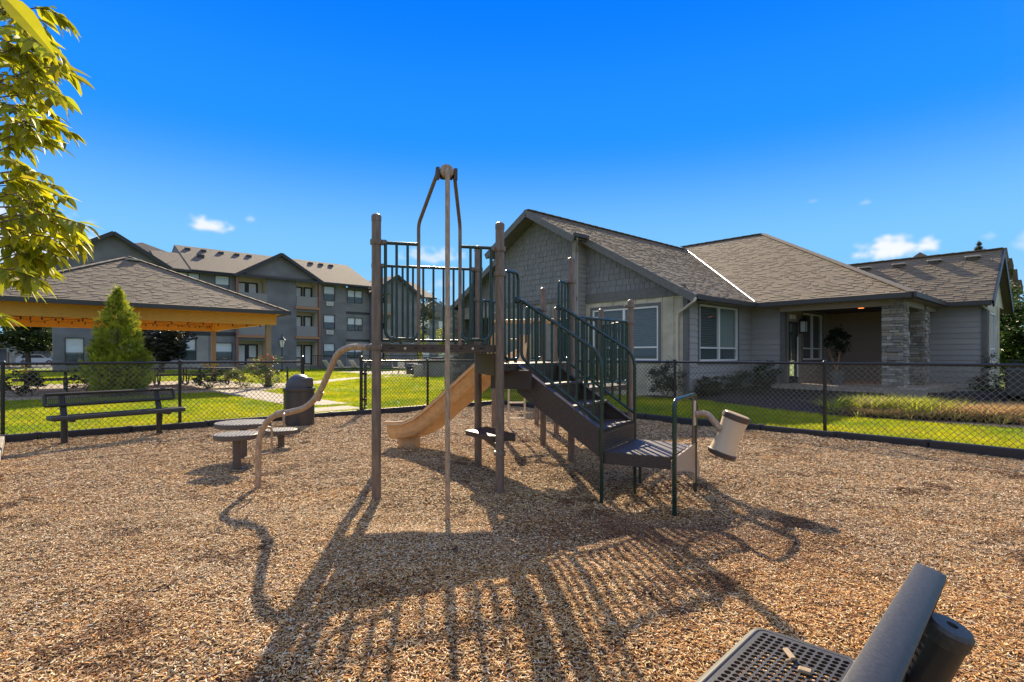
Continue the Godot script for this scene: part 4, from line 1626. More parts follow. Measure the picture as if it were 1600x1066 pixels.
func build_fences() -> void:
	var g := Geo.new()
	var pts := []
	var k := 0
	var y := 0.0
	while y < 1.225:
		var side := 1.0 if k % 2 else -1.0
		# the wire bulges at each hook and passes in front of or behind its neighbour
		pts.append(Vector3(side * 0.0245, y, side * 0.004))
		y += 0.045
		k += 1
	g.tube(pts, 0.0048, 5, false)
	picket_mesh = g.mesh()
	var w := func(a: float, b: float) -> Vector2: return play_world(a, b)
	var left := thing("chain_link_fence", "black chain-link fence along the lawn behind the left bench, with a gate opening", "fence")
	fence_run(left, [w.call(12.75, -0.12), w.call(10.2, -0.12), w.call(7.77, -0.12), w.call(5.47, -0.12), w.call(4.11, -0.12), w.call(2.29, -0.12), w.call(-0.12, -0.12)], [3])
	var right := thing("chain_link_fence", "black chain-link fence between the play area and the clubhouse's lawn strip", "fence")
	fence_run(right, [w.call(-0.12, 0.0), w.call(-0.12, 2.65), w.call(-0.12, 5.49), w.call(-0.12, 8.33), w.call(-0.12, 11.17), w.call(-0.12, 13.9)], [])
	# the gate, swung open outwards
	var gate := thing("gate", "narrow black chain-link gate standing open at the path", "gate")
	var h: Vector2 = w.call(4.02, -0.12)
	var dir := Vector2(-0.235, 0.972)
	var a := h + dir * 0.05
	var b := h + dir * 1.15
	g = Geo.new()
	g.tube(fillet([P(a.x, a.y, 0.1), P(b.x, b.y, 0.1), P(b.x, b.y, 1.2), P(a.x, a.y, 1.2)], 0.08, 4, true), 0.021, 8, false)
	part("frame", g, M.fence, gate)
	g = Geo.new()
	for yy in [0.35, 0.95]:
		g.box(Transform3D(Basis(), P(h.x, h.y, yy)), Vector3(0.09, 0.05, 0.09))
	part("hinge", g, M.fence, gate)
	var inner := Node3D.new()
	inner.name = "wire_panel"
	gate.add_child(inner, true)
	fence_bay(inner, a, b)
	# a short length of fence beyond, by the roses
	var stub := thing("fence_post", "short lone black post on the lawn behind the litter bin", "post")
	g = Geo.new()
	g.lathe([Vector2(0.03, 0.0), Vector2(0.03, 1.0), Vector2(0.0, 1.03)], Transform3D(Basis(), P(-6.4, 15.5, 0.05)), 10)
	part("shaft", g, M.fence, stub)
	# dark picket fence round the pool terrace, far across the lawn
	var pool := thing("picket_fence", "long dark iron picket fence in front of the apartment block's ground floor", "fence")
	var q0 := Vector2(-17.6, 47.5)
	var q1 := Vector2(6.0, 57.0)
	var n := 190
	var s := Geo.new()
	for i in n + 1:
		var p := q0.lerp(q1, float(i) / n)
		s.box(at_box(p.x, 0.75, p.y), Vector3(0.03, 1.35, 0.03))
	var pk := part("pickets", s, M.fence, pool)
	pk.set_meta("kind", "stuff")
	bar("rail", P(q0.x, q0.y, 1.38), P(q1.x, q1.y, 1.38), 0.05, 0.05, M.fence, pool)
	bar("rail", P(q0.x, q0.y, 0.2), P(q1.x, q1.y, 0.2), 0.05, 0.05, M.fence, pool)


func build_borders() -> void:
	# black border timbers, end to end round the mulch
	var g := Geo.new()
	g.bevel_box(at_box(0, 0.03, 0), Vector3(1.212, 0.20, 0.1), 0.018)
	for x in [-0.36, 0.12, 0.36]:
		g.box(at_box(x, 0.01, -0.048), Vector3(0.2, 0.10, 0.02))
	g.lathe([Vector2(0.05, 0.10), Vector2(0.05, 0.137), Vector2(0.03, 0.142), Vector2(0.0, 0.142)], Transform3D(Basis(), Vector3(0.6, 0, 0)), 12)
	var mesh := g.mesh()
	var proto := inst(mesh, M.border, "border_timber")
	var first := true
	for side in 2:
		var n: int = 9 if side == 0 else 12
		for i in n:
			var c: Vector2
			var turn: float
			if side == 0:
				c = play_world(0.62 + i * 1.22, 0.02)
				turn = atan2(-SIDE_A.y, -SIDE_A.x)
			else:
				c = play_world(0.02, 0.62 + i * 1.22)
				turn = atan2(SIDE_B.y, SIDE_B.x)
			var lab := "black plastic border timber between mulch and lawn under the left fence" if side == 0 else "black plastic border timber between mulch and lawn under the right fence"
			var grp := "border timbers under the left fence" if side == 0 else "border timbers under the right fence"
			var o: MeshInstance3D = proto if first else proto.duplicate()
			o.name = numbered("border_timber")
			first = false
			add_child(o)
			o.position = P(c.x, c.y, rng.randf_range(-0.012, 0.004))
			o.rotation = Vector3(0, turn, rng.randf_range(-0.006, 0.006))
			tag(o, lab, "border timber", grp)
	# pale concrete kerb on the near left side
	for i in 4:
		var c := play_world(10.25, 0.8 + i * 1.5)
		g = Geo.new()
		g.bevel_box(Transform3D(Basis(Vector3.UP, atan2(SIDE_B.y, SIDE_B.x)), P(c.x, c.y, 0.02)), Vector3(1.48, 0.2, 0.16), 0.015)
		lone("kerb_stone", g, M.concrete, "pale concrete kerb block at the mulch's left edge", "kerb", "concrete kerb blocks along the left edge")


# ---------------------------------------------------------------- play structure (own axes: x along its front edge, -z into it, origin under the front left post)
var baluster_meshes := {}


func ground_under(lx: float, ld: float) -> float:
	var w := Vector2(-1.302 + 0.970 * lx - 0.242 * ld, 5.22 + 0.242 * lx + 0.970 * ld)
	return mulch_height(w.x, w.y)


func play_post(s: Node3D, x: float, d: float, top: float, collars: Array) -> void:
	var p := Node3D.new()
	p.name = "post"
	s.add_child(p, true)
	p.position = L(x, d, 0)
	var y0 := ground_under(x, d) - 0.12
	var g := Geo.new()
	var r := 0.0445
	g.lathe([Vector2(r, y0), Vector2(r, top - 0.05)], Transform3D(), 24)
	part("tube", g, M.post, p)
	g = Geo.new()
	g.lathe([Vector2(r + 0.003, top - 0.065), Vector2(r + 0.003, top - 0.02), Vector2(r * 0.85, top - 0.006), Vector2(r * 0.45, top + 0.004), Vector2(0, top + 0.006)], Transform3D(), 24)
	part("cap", g, M.post, p)
	for c in collars:
		g = Geo.new()
		g.lathe([Vector2(r, c[0] - 0.026), Vector2(r + 0.013, c[0] - 0.024), Vector2(r + 0.015, c[0]), Vector2(r + 0.013, c[0] + 0.024), Vector2(r, c[0] + 0.026)], Transform3D(), 24)
		var a: float = c[1]
		var o := Vector3(cos(a), 0, -sin(a))
		if c[0] > 1.0:
			g.bevel_box(face(Vector3(0, c[0], 0) + o * (r + 0.03), o), Vector3(0.055, 0.05, 0.055), 0.012)
		part("collar", g, M.post, p)


func baluster(parent: Node3D, a: Vector3, b: Vector3, r := 0.0135) -> void:
	var key := "%.3f_%.4f" % [a.distance_to(b), r]
	if not baluster_meshes.has(key):
		var g := Geo.new()
		g.tube([Vector3.ZERO, Vector3(0, a.distance_to(b), 0)], r, 10, false)
		baluster_meshes[key] = g.mesh()
	piece("baluster", baluster_meshes[key], M.rail, parent, Transform3D(Basis(), a))


func guard(s: Node3D, a: Vector3, b: Vector3, low: float, top: float, n: int, round_a: bool, round_b: bool, square_top := false) -> Node3D:
	# a barrier between two points of the plan: top bar, bottom bar, end bars with rounded corners, upright bars
	var p := Node3D.new()
	p.name = "guardrail"
	s.add_child(p, true)
	var g := Geo.new()
	var r := 0.0165
	var pts := [Vector3(a.x, top, a.z), Vector3(b.x, top, b.z)]
	var loop := [Vector3(a.x, low, a.z), Vector3(b.x, low, b.z), Vector3(b.x, top, b.z), Vector3(a.x, top, a.z)]
	if square_top:
		# top bar runs on into the post's clamp; only the outer bottom corner is rounded
		var ext := (b - a).normalized() * 0.05
		var ta: Vector3 = pts[0] - (ext if round_a else Vector3.ZERO)
		var tb: Vector3 = pts[1] + (ext if round_b else Vector3.ZERO)
		g.tube([ta, tb], r, 10, true)
		var under := [pts[0], loop[0], loop[1], pts[1]]
		g.tube(fillet(under, 0.09, 6), r, 10, true)
	else:
		g.tube(fillet(loop, 0.07 if round_a or round_b else 0.02, 5, true), r, 10, false)
	part("frame", g, M.rail, p)
	for i in n:
		var q := a.lerp(b, float(i + 1) / (n + 1))
		baluster(p, Vector3(q.x, low, q.z), Vector3(q.x, top, q.z))
	# stand-offs on the deck
	g = Geo.new()
	for u in [0.2, 0.8]:
		var q := a.lerp(b, u)
		g.box(Transform3D(Basis(), Vector3(q.x, low - 0.02, q.z)), Vector3(0.03, 0.04, 0.03))
	part("foot", g, M.rail, p)
	return p


func deck_plate(s: Node3D, poly: Array, y: float, thick: float) -> void:
	var d := Node3D.new()
	d.name = "deck"
	s.add_child(d, true)
	var g := Geo.new()
	g.prism(poly, thick, Transform3D(Basis(Vector3.RIGHT, Vector3(0, 0, -1), Vector3.UP), Vector3(0, y - thick, 0)))
	part("plate", g, M.deck, d)
	var bolts := Geo.new()
	var slots := Geo.new()
	for i in poly.size():
		var a: Vector2 = poly[i]
		var b: Vector2 = poly[(i + 1) % poly.size()]
		var c := Vector2.ZERO
		for q in poly:
			c += q / poly.size()
		var o := (b - a).orthogonal().normalized()
		if o.dot((a + b) / 2.0 - c) < 0.0:
			o = -o
		var t := face(L((a.x + b.x) / 2.0, (a.y + b.y) / 2.0, y - thick * 0.52), Vector3(o.x, 0, -o.y))
		var len := a.distance_to(b)
		for u in [-0.29, 0.29]:
			bolts.lathe([Vector2(0.014, 0.0), Vector2(0.014, 0.006), Vector2(0.008, 0.011), Vector2(0, 0.012)], t * Transform3D(Basis(Vector3.RIGHT, PI / 2), Vector3(u * len, 0, 0)), 12)
		for u in [-0.4, -0.2, -0.13, -0.06, 0.1, 0.19, 0.37]:
			slots.bevel_box(t * Transform3D(Basis(), Vector3(u * len, 0.002, 0.0)), Vector3(0.03 if absf(u) < 0.25 else 0.05, 0.011, 0.003), 0.001)
		for u in 15:   # upturned lip catches the light
			pass
	part("bolts", bolts, M.bolt, d)
	part("slots", slots, M.hole, d)


func build_play_structure() -> void:
	var s := thing("play_structure", "brown and dark green play structure with decks, steps, tan slide and pole", "playground", P(-1.302, 5.22), atan2(0.242, 0.970))
	var W := 1.215
	var y1 := 1.48
	var y2 := 1.287
	var y3 := 0.93
	var g: Geo
	# posts and their collars (height, direction of the clamp)
	play_post(s, 0, 0, 2.73, [[2.46, 0.0], [1.45, PI]])
	play_post(s, W, 0, 2.72, [[2.45, PI], [2.20, PI / 4], [0.38, PI]])
	play_post(s, 0, W, 2.72, [[2.43, 0.0]])
	play_post(s, W, W, 2.72, [[2.43, PI], [2.06, PI / 4]])
	play_post(s, 2 * W, W, 2.63, [[2.32, -3 * PI / 4], [1.88, 0.5]])
	play_post(s, 2 * W, 2 * W, 2.39, [[2.06, -3 * PI / 4]])
	play_post(s, 3.75, 2.2, 2.22, [[2.12, 2.5], [1.88, 2.5]])
	play_post(s, 3.87, 3.6, 2.20, [[2.05, PI / 2]])
	play_post(s, 3.0, 3.5, 2.20, [[1.9, 0.0]])
	play_post(s, 3.09, 4.98, 2.20, [[2.03, PI]])
	play_post(s, 2.2, 4.89, 2.20, [[2.03, 0.0]])
	# decks
	deck_plate(s, [Vector2(0.03, 0.03), Vector2(W - 0.03, 0.03), Vector2(W - 0.03, W - 0.03), Vector2(0.03, W - 0.03)], y1, 0.075)
	deck_plate(s, [Vector2(W + 0.02, 0.03), Vector2(2 * W - 0.03, W - 0.02), Vector2(2 * W - 0.03, 2 * W - 0.05), Vector2(W + 0.02, W + 0.02)], y2, 0.075)
	deck_plate(s, [Vector2(2 * W + 0.04, W + 0.15), Vector2(3.7, 2.2), Vector2(3.82, 3.55), Vector2(2.98, 3.45), Vector2(2 * W + 0.04, 2 * W)], y3, 0.075)
	# riser panels under the upper decks
	g = Geo.new()
	g.box(at_box(W - 0.035, y2 - 0.01, W / 2.0), Vector3(0.02, 0.23, W - 0.1))
	g.box(Transform3D(Basis(Vector3.UP, PI / 4), L(W + 0.17, 0.22, y2 - 0.17)), Vector3(0.02, 0.2, 0.5))
	part("riser_panel", g, M.deck_dark, s)

	# --- front barrier with the tall arch that carries the pole
	guard(s, L(0.085, -0.01, 0), L(0.40, -0.01, 0), y1 + 0.05, 2.455, 2, true, false, true)
	guard(s, L(0.807, -0.01, 0), L(1.122, -0.01, 0), y1 + 0.05, 2.455, 2, false, true, true)
	var arch := Node3D.new()
	arch.name = "arch"
	s.add_child(arch, true)
	for q in [[0.40, 0.525], [0.807, 0.683]]:
		g = Geo.new()
		g.tube(fillet([L(q[0], -0.01, y1 - 0.005), L(q[0], -0.01, 2.655), L(q[1], -0.50, 2.99), L(q[1], -0.56, 3.02)], 0.06), 0.0175, 10)
		part("tube", g, M.post, arch)
	g = Geo.new()
	g.bevel_box(Transform3D(Basis(Vector3.RIGHT, 0.25), L(0.604, -0.55, 2.985)), Vector3(0.135, 0.10, 0.03), 0.02)
	for x in [0.525, 0.683]:
		g.box(Transform3D(Basis(), L(x, -0.56, 2.98)), Vector3(0.03, 0.10, 0.06))
	part("head_plate", g, M.drum_cap, arch)
	g = Geo.new()
	g.lathe([Vector2(0.058, 0.0), Vector2(0.062, 0.02), Vector2(0.052, 0.032), Vector2(0.0, 0.036)], Transform3D(Basis(Vector3.RIGHT, PI / 2), L(0.604, -0.565, 3.0)), 24)
	part("end_disc", g, M.pole, arch)
	var pole := Node3D.new()
	pole.name = "sliding_pole"
	s.add_child(pole, true)
	g = Geo.new()
	g.tube(fillet([L(0.604, -0.53, 3.0), L(0.604, -0.63, 3.0), L(0.604, -0.63, -0.3)], 0.09, 8), 0.0215, 16)
	part("tube", g, M.pole, pole)

	# --- back barrier of the upper deck
	guard(s, L(0.06, W, 0), L(W - 0.06, W, 0), y1 + 0.07, 2.43, 8, false, false)
	# left side of the upper deck, seen edge on
	guard(s, L(0.0, 0.62, 0), L(0.0, W - 0.07, 0), y1 + 0.07, 2.43, 4, false, false)

	# --- barriers at both sides of the steps and of the slide
	var rdir := Vector2(1, -1).normalized()
	var wdir := Vector2(1, 1).normalized()
	var B := Vector2(W, 0)
	var Fp := Vector2(2 * W, W)
	var tl := B + wdir * 0.384
	var tr := Fp - wdir * 0.384
	var v := func(q: Vector2, y: float) -> Vector3: return L(q.x, q.y, y)
	guard(s, v.call(B + wdir * 0.09, 0), v.call(tl - wdir * 0.015, 0), y2 + 0.045, 2.25, 2, true, true)
	guard(s, v.call(tr + wdir * 0.015, 0), v.call(Fp - wdir * 0.09, 0), y2 + 0.045, 2.29, 2, true, true)
	var C := Vector2(W, W)
	var Hp := Vector2(2 * W, 2 * W)
	guard(s, v.call(C + wdir * 0.08, 0), v.call(C + wdir * 0.52, 0), y2 + 0.05, 2.06, 4, false, true)
	guard(s, v.call(Hp - wdir * 0.52, 0), v.call(Hp - wdir * 0.08, 0), y2 + 0.05, 2.06, 4, true, false)
	# low deck: long barrier at the front, panels at the back
	guard(s, L(2 * W + 0.12, W + 0.12, 0), L(3.66, 2.13, 0), y3 + 0.06, 1.88, 10, true, true)
	guard(s, L(3.76, 2.3, 0), L(3.86, 3.5, 0), y3 + 0.06, 1.9, 8, true, true)
	guard(s, L(3.78, 3.6, 0), L(3.08, 3.52, 0), y3 + 0.06, 2.0, 5, true, true)

	# --- steps
	var st := Node3D.new()
	st.name = "steps"
	s.add_child(st, true)
	var run := 0.31
	var rise := 0.2145
	var wide := 0.95
	# frame of the steps: x down the run, z across towards the near side
	var rx := Vector3(rdir.x, 0, -rdir.y)
	var wz := Vector3(wdir.x, 0, -wdir.y)
	var sf := Transform3D(Basis(rx, Vector3.UP, rx.cross(Vector3.UP)), v.call(tl, 0.0))
	# (z of this frame points across the steps; sign found from the far side)
	var across: float = signf((sf.basis.inverse() * wz).z)
	for i in 3:
		var y := y2 - rise * (i + 1)
		var step := Node3D.new()
		step.name = "step"
		st.add_child(step, true)
		g = Geo.new()
		g.bevel_box(sf * Transform3D(Basis(), Vector3(run * i + run * 0.5 + 0.015, y - 0.0175, across * wide / 2.0)), Vector3(run + 0.03, 0.035, wide - 0.03), 0.008)
		part("tread", g, M.deck, step)
		g = Geo.new()
		g.box(sf * Transform3D(Basis(), Vector3(run * i + 0.004, y + rise / 2.0 - 0.02, across * wide / 2.0)), Vector3(0.008, rise - 0.03, wide - 0.03))
		part("riser", g, M.deck_dark, step)
	perforated_riser(st, sf * Transform3D(Basis(), Vector3(run * 3 + 0.03, 0, 0)), across, wide, y2 - rise * 4, y2 - rise * 3)
	for k in 2:
		g = Geo.new()
		var zz := across * (0.0 if k == 0 else wide)
		var t := sf * Transform3D(Basis(), Vector3(0, 0, zz))
		g.prism([Vector2(-0.01, 1.275), Vector2(0.93, 0.652), Vector2(0.93, 0.37), Vector2(-0.01, 0.98)], 0.022, t)
		g.prism([Vector2(-0.01, 1.275), Vector2(0.93, 0.652), Vector2(0.93, 0.632), Vector2(-0.01, 1.255)], across * (0.055 if k == 0 else -0.055), t)
		part("stringer", g, M.deck, st)
	# handrails
	for k in 2:
		var hr := Node3D.new()
		hr.name = "handrail"
		s.add_child(hr, true)
		var zz := across * (-0.03 if k == 0 else wide + 0.03)
		var t := sf * Transform3D(Basis(), Vector3(0, 0, zz))
		var y0 := ground_under(tl.x + rdir.x * 0.98 + wdir.x * (0.0 if k == 0 else wide), tl.y + rdir.y * 0.98 + wdir.y * (0.0 if k == 0 else wide)) - 0.1
		g = Geo.new()
		var pts := fillet([t * Vector3(0.0, 1.96, 0), t * Vector3(0.06, 1.95, 0), t * Vector3(0.90, 1.42, 0), t * Vector3(0.955, 1.3, 0), t * Vector3(0.955, y0, 0)], 0.06)
		g.tube(pts, 0.0185, 12)
		g.tube(fillet([t * Vector3(0.05, 1.93, 0), t * Vector3(0.05, 1.36, 0), t * Vector3(0.12, 1.29, 0), t * Vector3(0.955, 0.715, 0)], 0.05), 0.0165, 10)
		part("frame", g, M.rail, hr)
		for i in 9:
			var x := 0.135 + i * 0.092
			var yt := lerpf(1.95, 1.42, (x - 0.06) / 0.84)
			var yb := lerpf(1.29, 0.715, (x - 0.12) / 0.835)
			baluster(hr, t * Vector3(x, yb, 0), t * Vector3(x, yt, 0))
		g = Geo.new()
		g.bevel_box(Transform3D(sf.basis, t * Vector3(-0.005, 1.965, 0)), Vector3(0.06, 0.07, 0.06), 0.012)
		part("clamp", g, M.rail, hr)

	# --- transfer platform at the foot of the steps
	var pf := Node3D.new()
	pf.name = "transfer_platform"
	s.add_child(pf, true)
	var yp := y2 - rise * 4
	var c0: Vector2 = tl + rdir * 0.965
	var c1: Vector2 = c0 + wdir * wide
	var c2: Vector2 = c1 + rdir * 0.64 - wdir * 0.06
	var c3: Vector2 = c0 + rdir * 0.64 + wdir * 0.05
	g = Geo.new()
	g.prism([c0, c1, c2, c3], 0.035, Transform3D(Basis(Vector3.RIGHT, Vector3(0, 0, -1), Vector3.UP), Vector3(0, yp - 0.035, 0)))
	part("plate", g, M.deck, pf)
	for e in [[c0, c3], [c1, c2]]:
		bar("edge", v.call(e[0], yp - 0.06), v.call(e[1], yp - 0.06), 0.025, 0.115, M.deck, pf)
	# U-shaped handrail
	var p0 := c3 + rdir * 0.035 + wdir * 0.0
	var p1 := c2 + rdir * 0.035
	g = Geo.new()
	g.tube(fillet([v.call(p0, ground_under(p0.x, p0.y) - 0.1), v.call(p0, 0.955), v.call(p1, 0.965), v.call(p1, ground_under(p1.x, p1.y) - 0.1)], 0.09, 7), 0.021, 12)
	part("handrail", g, M.rail, pf)
	for q in [c0 + rdir * 0.15 + wdir * 0.5, c1 + rdir * 0.1 - wdir * 0.12]:
		g = Geo.new()
		g.tube([v.call(q, yp - 0.04), v.call(q, ground_under(q.x, q.y) - 0.1)], 0.017, 8)
		part("leg", g, M.rail, pf)
	# shaped end panel with a wing beyond the far leg
	var ew := p0.distance_to(p1)
	var et := face(v.call(p0 - rdir * 0.012, 0), Vector3(rdir.x, 0, -rdir.y))
	var ex: float = signf((et.basis.inverse() * wz).x)
	var prof := []
	prof.append(Vector2(0.02, yp - 0.01))
	prof.append(Vector2(ew - 0.02, yp + 0.02))
	prof.append(Vector2(ew + 0.20, yp - 0.26))
	prof.append(Vector2(ew + 0.20, yp - 0.34))
	prof.append(Vector2(ew - 0.03, yp - 0.40))
	for k in 9:
		var u := float(k) / 8.0
		prof.append(Vector2(lerpf(ew - 0.06, 0.10, u), yp - 0.30 + 0.15 * pow(u, 0.7)))
	prof.append(Vector2(0.02, yp - 0.16))
	var pp := []
	for q in prof:
		pp.append(Vector2(q.x * ex, q.y))
	g = Geo.new()
	g.prism(pp, 0.02, et)
	part("end_panel", g, M.pod_panel, pf)
	# board and small loop at the far leg, for the drum
	var u1 := p1 - wdir * 0.075
	g = Geo.new()
	g.bevel_box(face(v.call(u1, 0.66), Vector3(rdir.x, 0, -rdir.y)), Vector3(0.085, 0.55, 0.014), 0.004)
	part("back_board", g, M.pod, pf)
	g = Geo.new()
	g.bevel_box(face(v.call(u1 + rdir * 0.014, 0.77), Vector3(rdir.x, 0, -rdir.y)), Vector3(0.075, 0.26, 0.014), 0.004)
	part("bracket_plate", g, M.drum, pf)
	g = Geo.new()
	var lp := p1 + wdir * 0.10
	g.tube(fillet([v.call(p1 + wdir * 0.02, 0.86), v.call(lp, 0.86), v.call(lp, 0.6), v.call(p1 + wdir * 0.02, 0.6)], 0.03), 0.011, 8)
	part("loop_handle", g, M.rail, pf)

	# --- drum on a curved arm
	var dr := Node3D.new()
	dr.name = "drum"
	s.add_child(dr, true)
	var dc := L(3.50, -0.52, 0.555)
	var ax := Vector3(0.30, 1.0, 0.20).normalized()
	var side := ax.cross(Vector3(0, 0, 1)).normalized()
	var dt := Transform3D(Basis(side, ax, side.cross(ax)).scaled(Vector3.ONE * 1.1), dc)
	g = Geo.new()
	var body := []
	for k in 11:
		var u := float(k) / 10.0
		body.append(Vector2(0.118 - 0.012 * sin(PI * u) + 0.004 * (1.0 - u), lerpf(-0.175, 0.175, u)))
	g.lathe(body, dt, 32)
	part("shell", g, M.drum, dr)
	g = Geo.new()
	g.lathe([Vector2(0.118, -0.205), Vector2(0.128, -0.20), Vector2(0.130, -0.165), Vector2(0.118, -0.155)], dt, 32)
	g.lathe([Vector2(0.116, 0.155), Vector2(0.127, 0.165), Vector2(0.125, 0.205), Vector2(0.112, 0.207)], dt, 32)
	part("rim", g, M.drum_cap, dr)
	g = Geo.new()
	g.lathe([Vector2(0.114, 0.204), Vector2(0.108, 0.214), Vector2(0.0, 0.218)], dt, 32)
	part("drumhead", g, M.slide, dr)
	g = Geo.new()
	g.lathe([Vector2(0.0, -0.206), Vector2(0.12, -0.2)], dt, 32)
	part("base", g, M.drum_cap, dr)
	g = Geo.new()
	var arm_end := dc + dt.basis.x * (-0.10) + ax * 0.03
	g.tube(fillet([v.call(u1 + rdir * 0.02, 0.76), v.call(u1 + rdir * 0.14, 0.775), arm_end.lerp(v.call(u1 + rdir * 0.2, 0.70), 0.35), arm_end], 0.12, 8), 0.033, 14)
	part("arm", g, M.pole, dr)

	# --- slide
	build_slide(s, v)

	# --- triangular foot plate between the two right posts
	g = Geo.new()
	g.prism([Vector2(0.98, 0.72), Vector2(1.16, 0.24), Vector2(1.42, 0.16), Vector2(1.46, 0.34), Vector2(1.28, 1.0)], 0.055, Transform3D(Basis(Vector3.RIGHT, Vector3(0, 0, -1), Vector3.UP), Vector3(0, 0.47, 0)))
	g.box(at_box(W, 0.44, W / 2.0), Vector3(0.05, 0.06, W - 0.1))
	part("foot_plate", g, M.deck, s)

	# --- snake-shaped climbing pole at the left
	var sn := Node3D.new()
	sn.name = "climbing_pole"
	s.add_child(sn, true)
	var gy := ground_under(-1.19, 0.74) - 0.1
	g = Geo.new()
	var path := fillet([L(-1.19, 0.74, gy), L(-1.19, 0.74, 0.52), L(-1.08, 0.70, 0.74), L(-0.70, 0.52, 0.83), L(-0.56, 0.40, 0.98), L(-0.37, 0.22, 1.40), L(-0.26, 0.12, 1.455), L(-0.04, 0.0, 1.455)], 0.13, 7)
	g.tube(path, 0.030, 16)
	part("tube", g, M.pole, sn)
	for q in [[L(-0.56, 0.40, 0.97), Vector3(0.19, 0.42, 0.18)], [L(-0.96, 0.64, 0.775), Vector3(0.4, 0.1, 0.2)]]:
		g = Geo.new()
		var dir: Vector3 = q[1].normalized()
		g.tube([q[0] - dir * 0.05, q[0] + dir * 0.05], 0.0335, 16)
		part("sleeve", g, M.pole, sn)
	var o1 := L(-1.19, 0.74, 0)
	for q in [[L(-1.19, 0.74, 0.62), Vector3(0.12, 0, -0.06), -0.28], [L(-0.92, 0.62, 0.78), Vector3(0.02, 0, 0.16), -0.12]]:
		g = Geo.new()
		var a: Vector3 = q[0]
		var h := Vector3(0, q[2], 0)
		g.tube(fillet([a, a + q[1], a + q[1] + h, a + h * 1.0], 0.05), 0.012, 8)
		part("step_loop", g, M.pole, sn)

	# --- overhead ladder at the far end, with its access ladder
	var oh := Node3D.new()
	oh.name = "overhead_ladder"
	s.add_child(oh, true)
	g = Geo.new()
	g.tube([L(2.2, 4.80, 2.03), L(3.87, 3.7, 2.03)], 0.03, 10)
	g.tube([L(2.2, 4.98, 2.03), L(3.09, 5.06, 2.03), L(3.95, 3.75, 2.03)], 0.03, 10)
	part("rails", g, M.slide, oh)
	for i in 6:
		var u := (i + 0.5) / 6.0
		g = Geo.new()
		var a := L(2.2, 4.80, 2.03).lerp(L(3.87, 3.7, 2.03), u)
		g.tube([a, a + Vector3(0.3, 0, -0.35)], 0.015, 8)
		part("rung", g, M.pole, oh)
	for x in [2.43, 2.73]:
		g = Geo.new()
		var d := 4.63 if x < 2.5 else 4.57
		g.tube(fillet([L(x, d - 0.1, 2.0), L(x, d - 0.05, 1.2), L(x, d, 0.5), L(x, d, -0.1)], 0.2), 0.019, 10)
		part("rail", g, M.drum, oh)
	for y in [0.18, 0.48, 0.78, 1.08, 1.38, 1.68]:
		g = Geo.new()
		g.tube([L(2.43, 4.61, y), L(2.73, 4.55, y)], 0.015, 8)
		part("rung", g, M.drum, oh)


func perforated_riser(parent: Node3D, t: Transform3D, across: float, wide: float, y0: float, y1: float) -> void:
	# the lowest riser: a plate with rows of real holes
	var g := Geo.new()
	var nx := 26
	var ny := 5
	perforated(g, t * Transform3D(Basis(Vector3(0, 0, across), Vector3.UP, Vector3(1, 0, 0)), Vector3(0, y0, 0)), wide, y1 - y0 - 0.02, nx, ny, 0.26, 0.03)
	g.bevel_box(t * Transform3D(Basis(), Vector3(-0.015, y1 - 0.02, across * wide / 2.0)), Vector3(0.03, 0.04, wide - 0.03), 0.008)
	g.box(t * Transform3D(Basis(), Vector3(-0.04, (y0 + y1) / 2.0, across * wide / 2.0)), Vector3(0.01, y1 - y0 - 0.05, wide - 0.05))
	part("perforated_riser", g, M.deck, parent)


func perforated(g: Geo, t: Transform3D, w: float, h: float, nx: int, ny: int, hole: float, margin: float) -> void:
	# a sheet in t's xy plane, pierced by nx x ny round holes with visible thickness
	var cx := (w - margin * 2.0) / nx
	var cy := (h - margin * 2.0) / ny
	var z := Vector3(0, 0, -0.006)
	g.quad(t * Vector3(0, 0, 0), t * Vector3(w, 0, 0), t * Vector3(w, margin, 0), t * Vector3(0, margin, 0), t.basis.z)
	g.quad(t * Vector3(0, h - margin, 0), t * Vector3(w, h - margin, 0), t * Vector3(w, h, 0), t * Vector3(0, h, 0), t.basis.z)
	g.quad(t * Vector3(0, margin, 0), t * Vector3(margin, margin, 0), t * Vector3(margin, h - margin, 0), t * Vector3(0, h - margin, 0), t.basis.z)
	g.quad(t * Vector3(w - margin, margin, 0), t * Vector3(w, margin, 0), t * Vector3(w, h - margin, 0), t * Vector3(w - margin, h - margin, 0), t.basis.z)
	var n := 8
	var sq := [Vector2(1, 0), Vector2(1, 1), Vector2(0, 1), Vector2(-1, 1), Vector2(-1, 0), Vector2(-1, -1), Vector2(0, -1), Vector2(1, -1)]
	var r := minf(cx, cy) * hole * 1.25
	for i in nx:
		for j in ny:
			var c := Vector3(margin + cx * (i + 0.5), margin + cy * (j + 0.5), 0)
			for k in n:
				var a := TAU * k / n
				var b := TAU * (k + 1) / n
				var pa := c + Vector3(cos(a) * r, sin(a) * r, 0)
				var pb := c + Vector3(cos(b) * r, sin(b) * r, 0)
				var qa: Vector2 = sq[k]
				var qb: Vector2 = sq[(k + 1) % n]
				var oa := c + Vector3(qa.x * cx / 2.0, qa.y * cy / 2.0, 0)
				var ob := c + Vector3(qb.x * cx / 2.0, qb.y * cy / 2.0, 0)
				g.quad(t * pa, t * pb, t * ob, t * oa, t.basis.z)
				g.quad(t * pa, t * pb, t * (pb + z), t * (pa + z), t.basis * (c - pa))


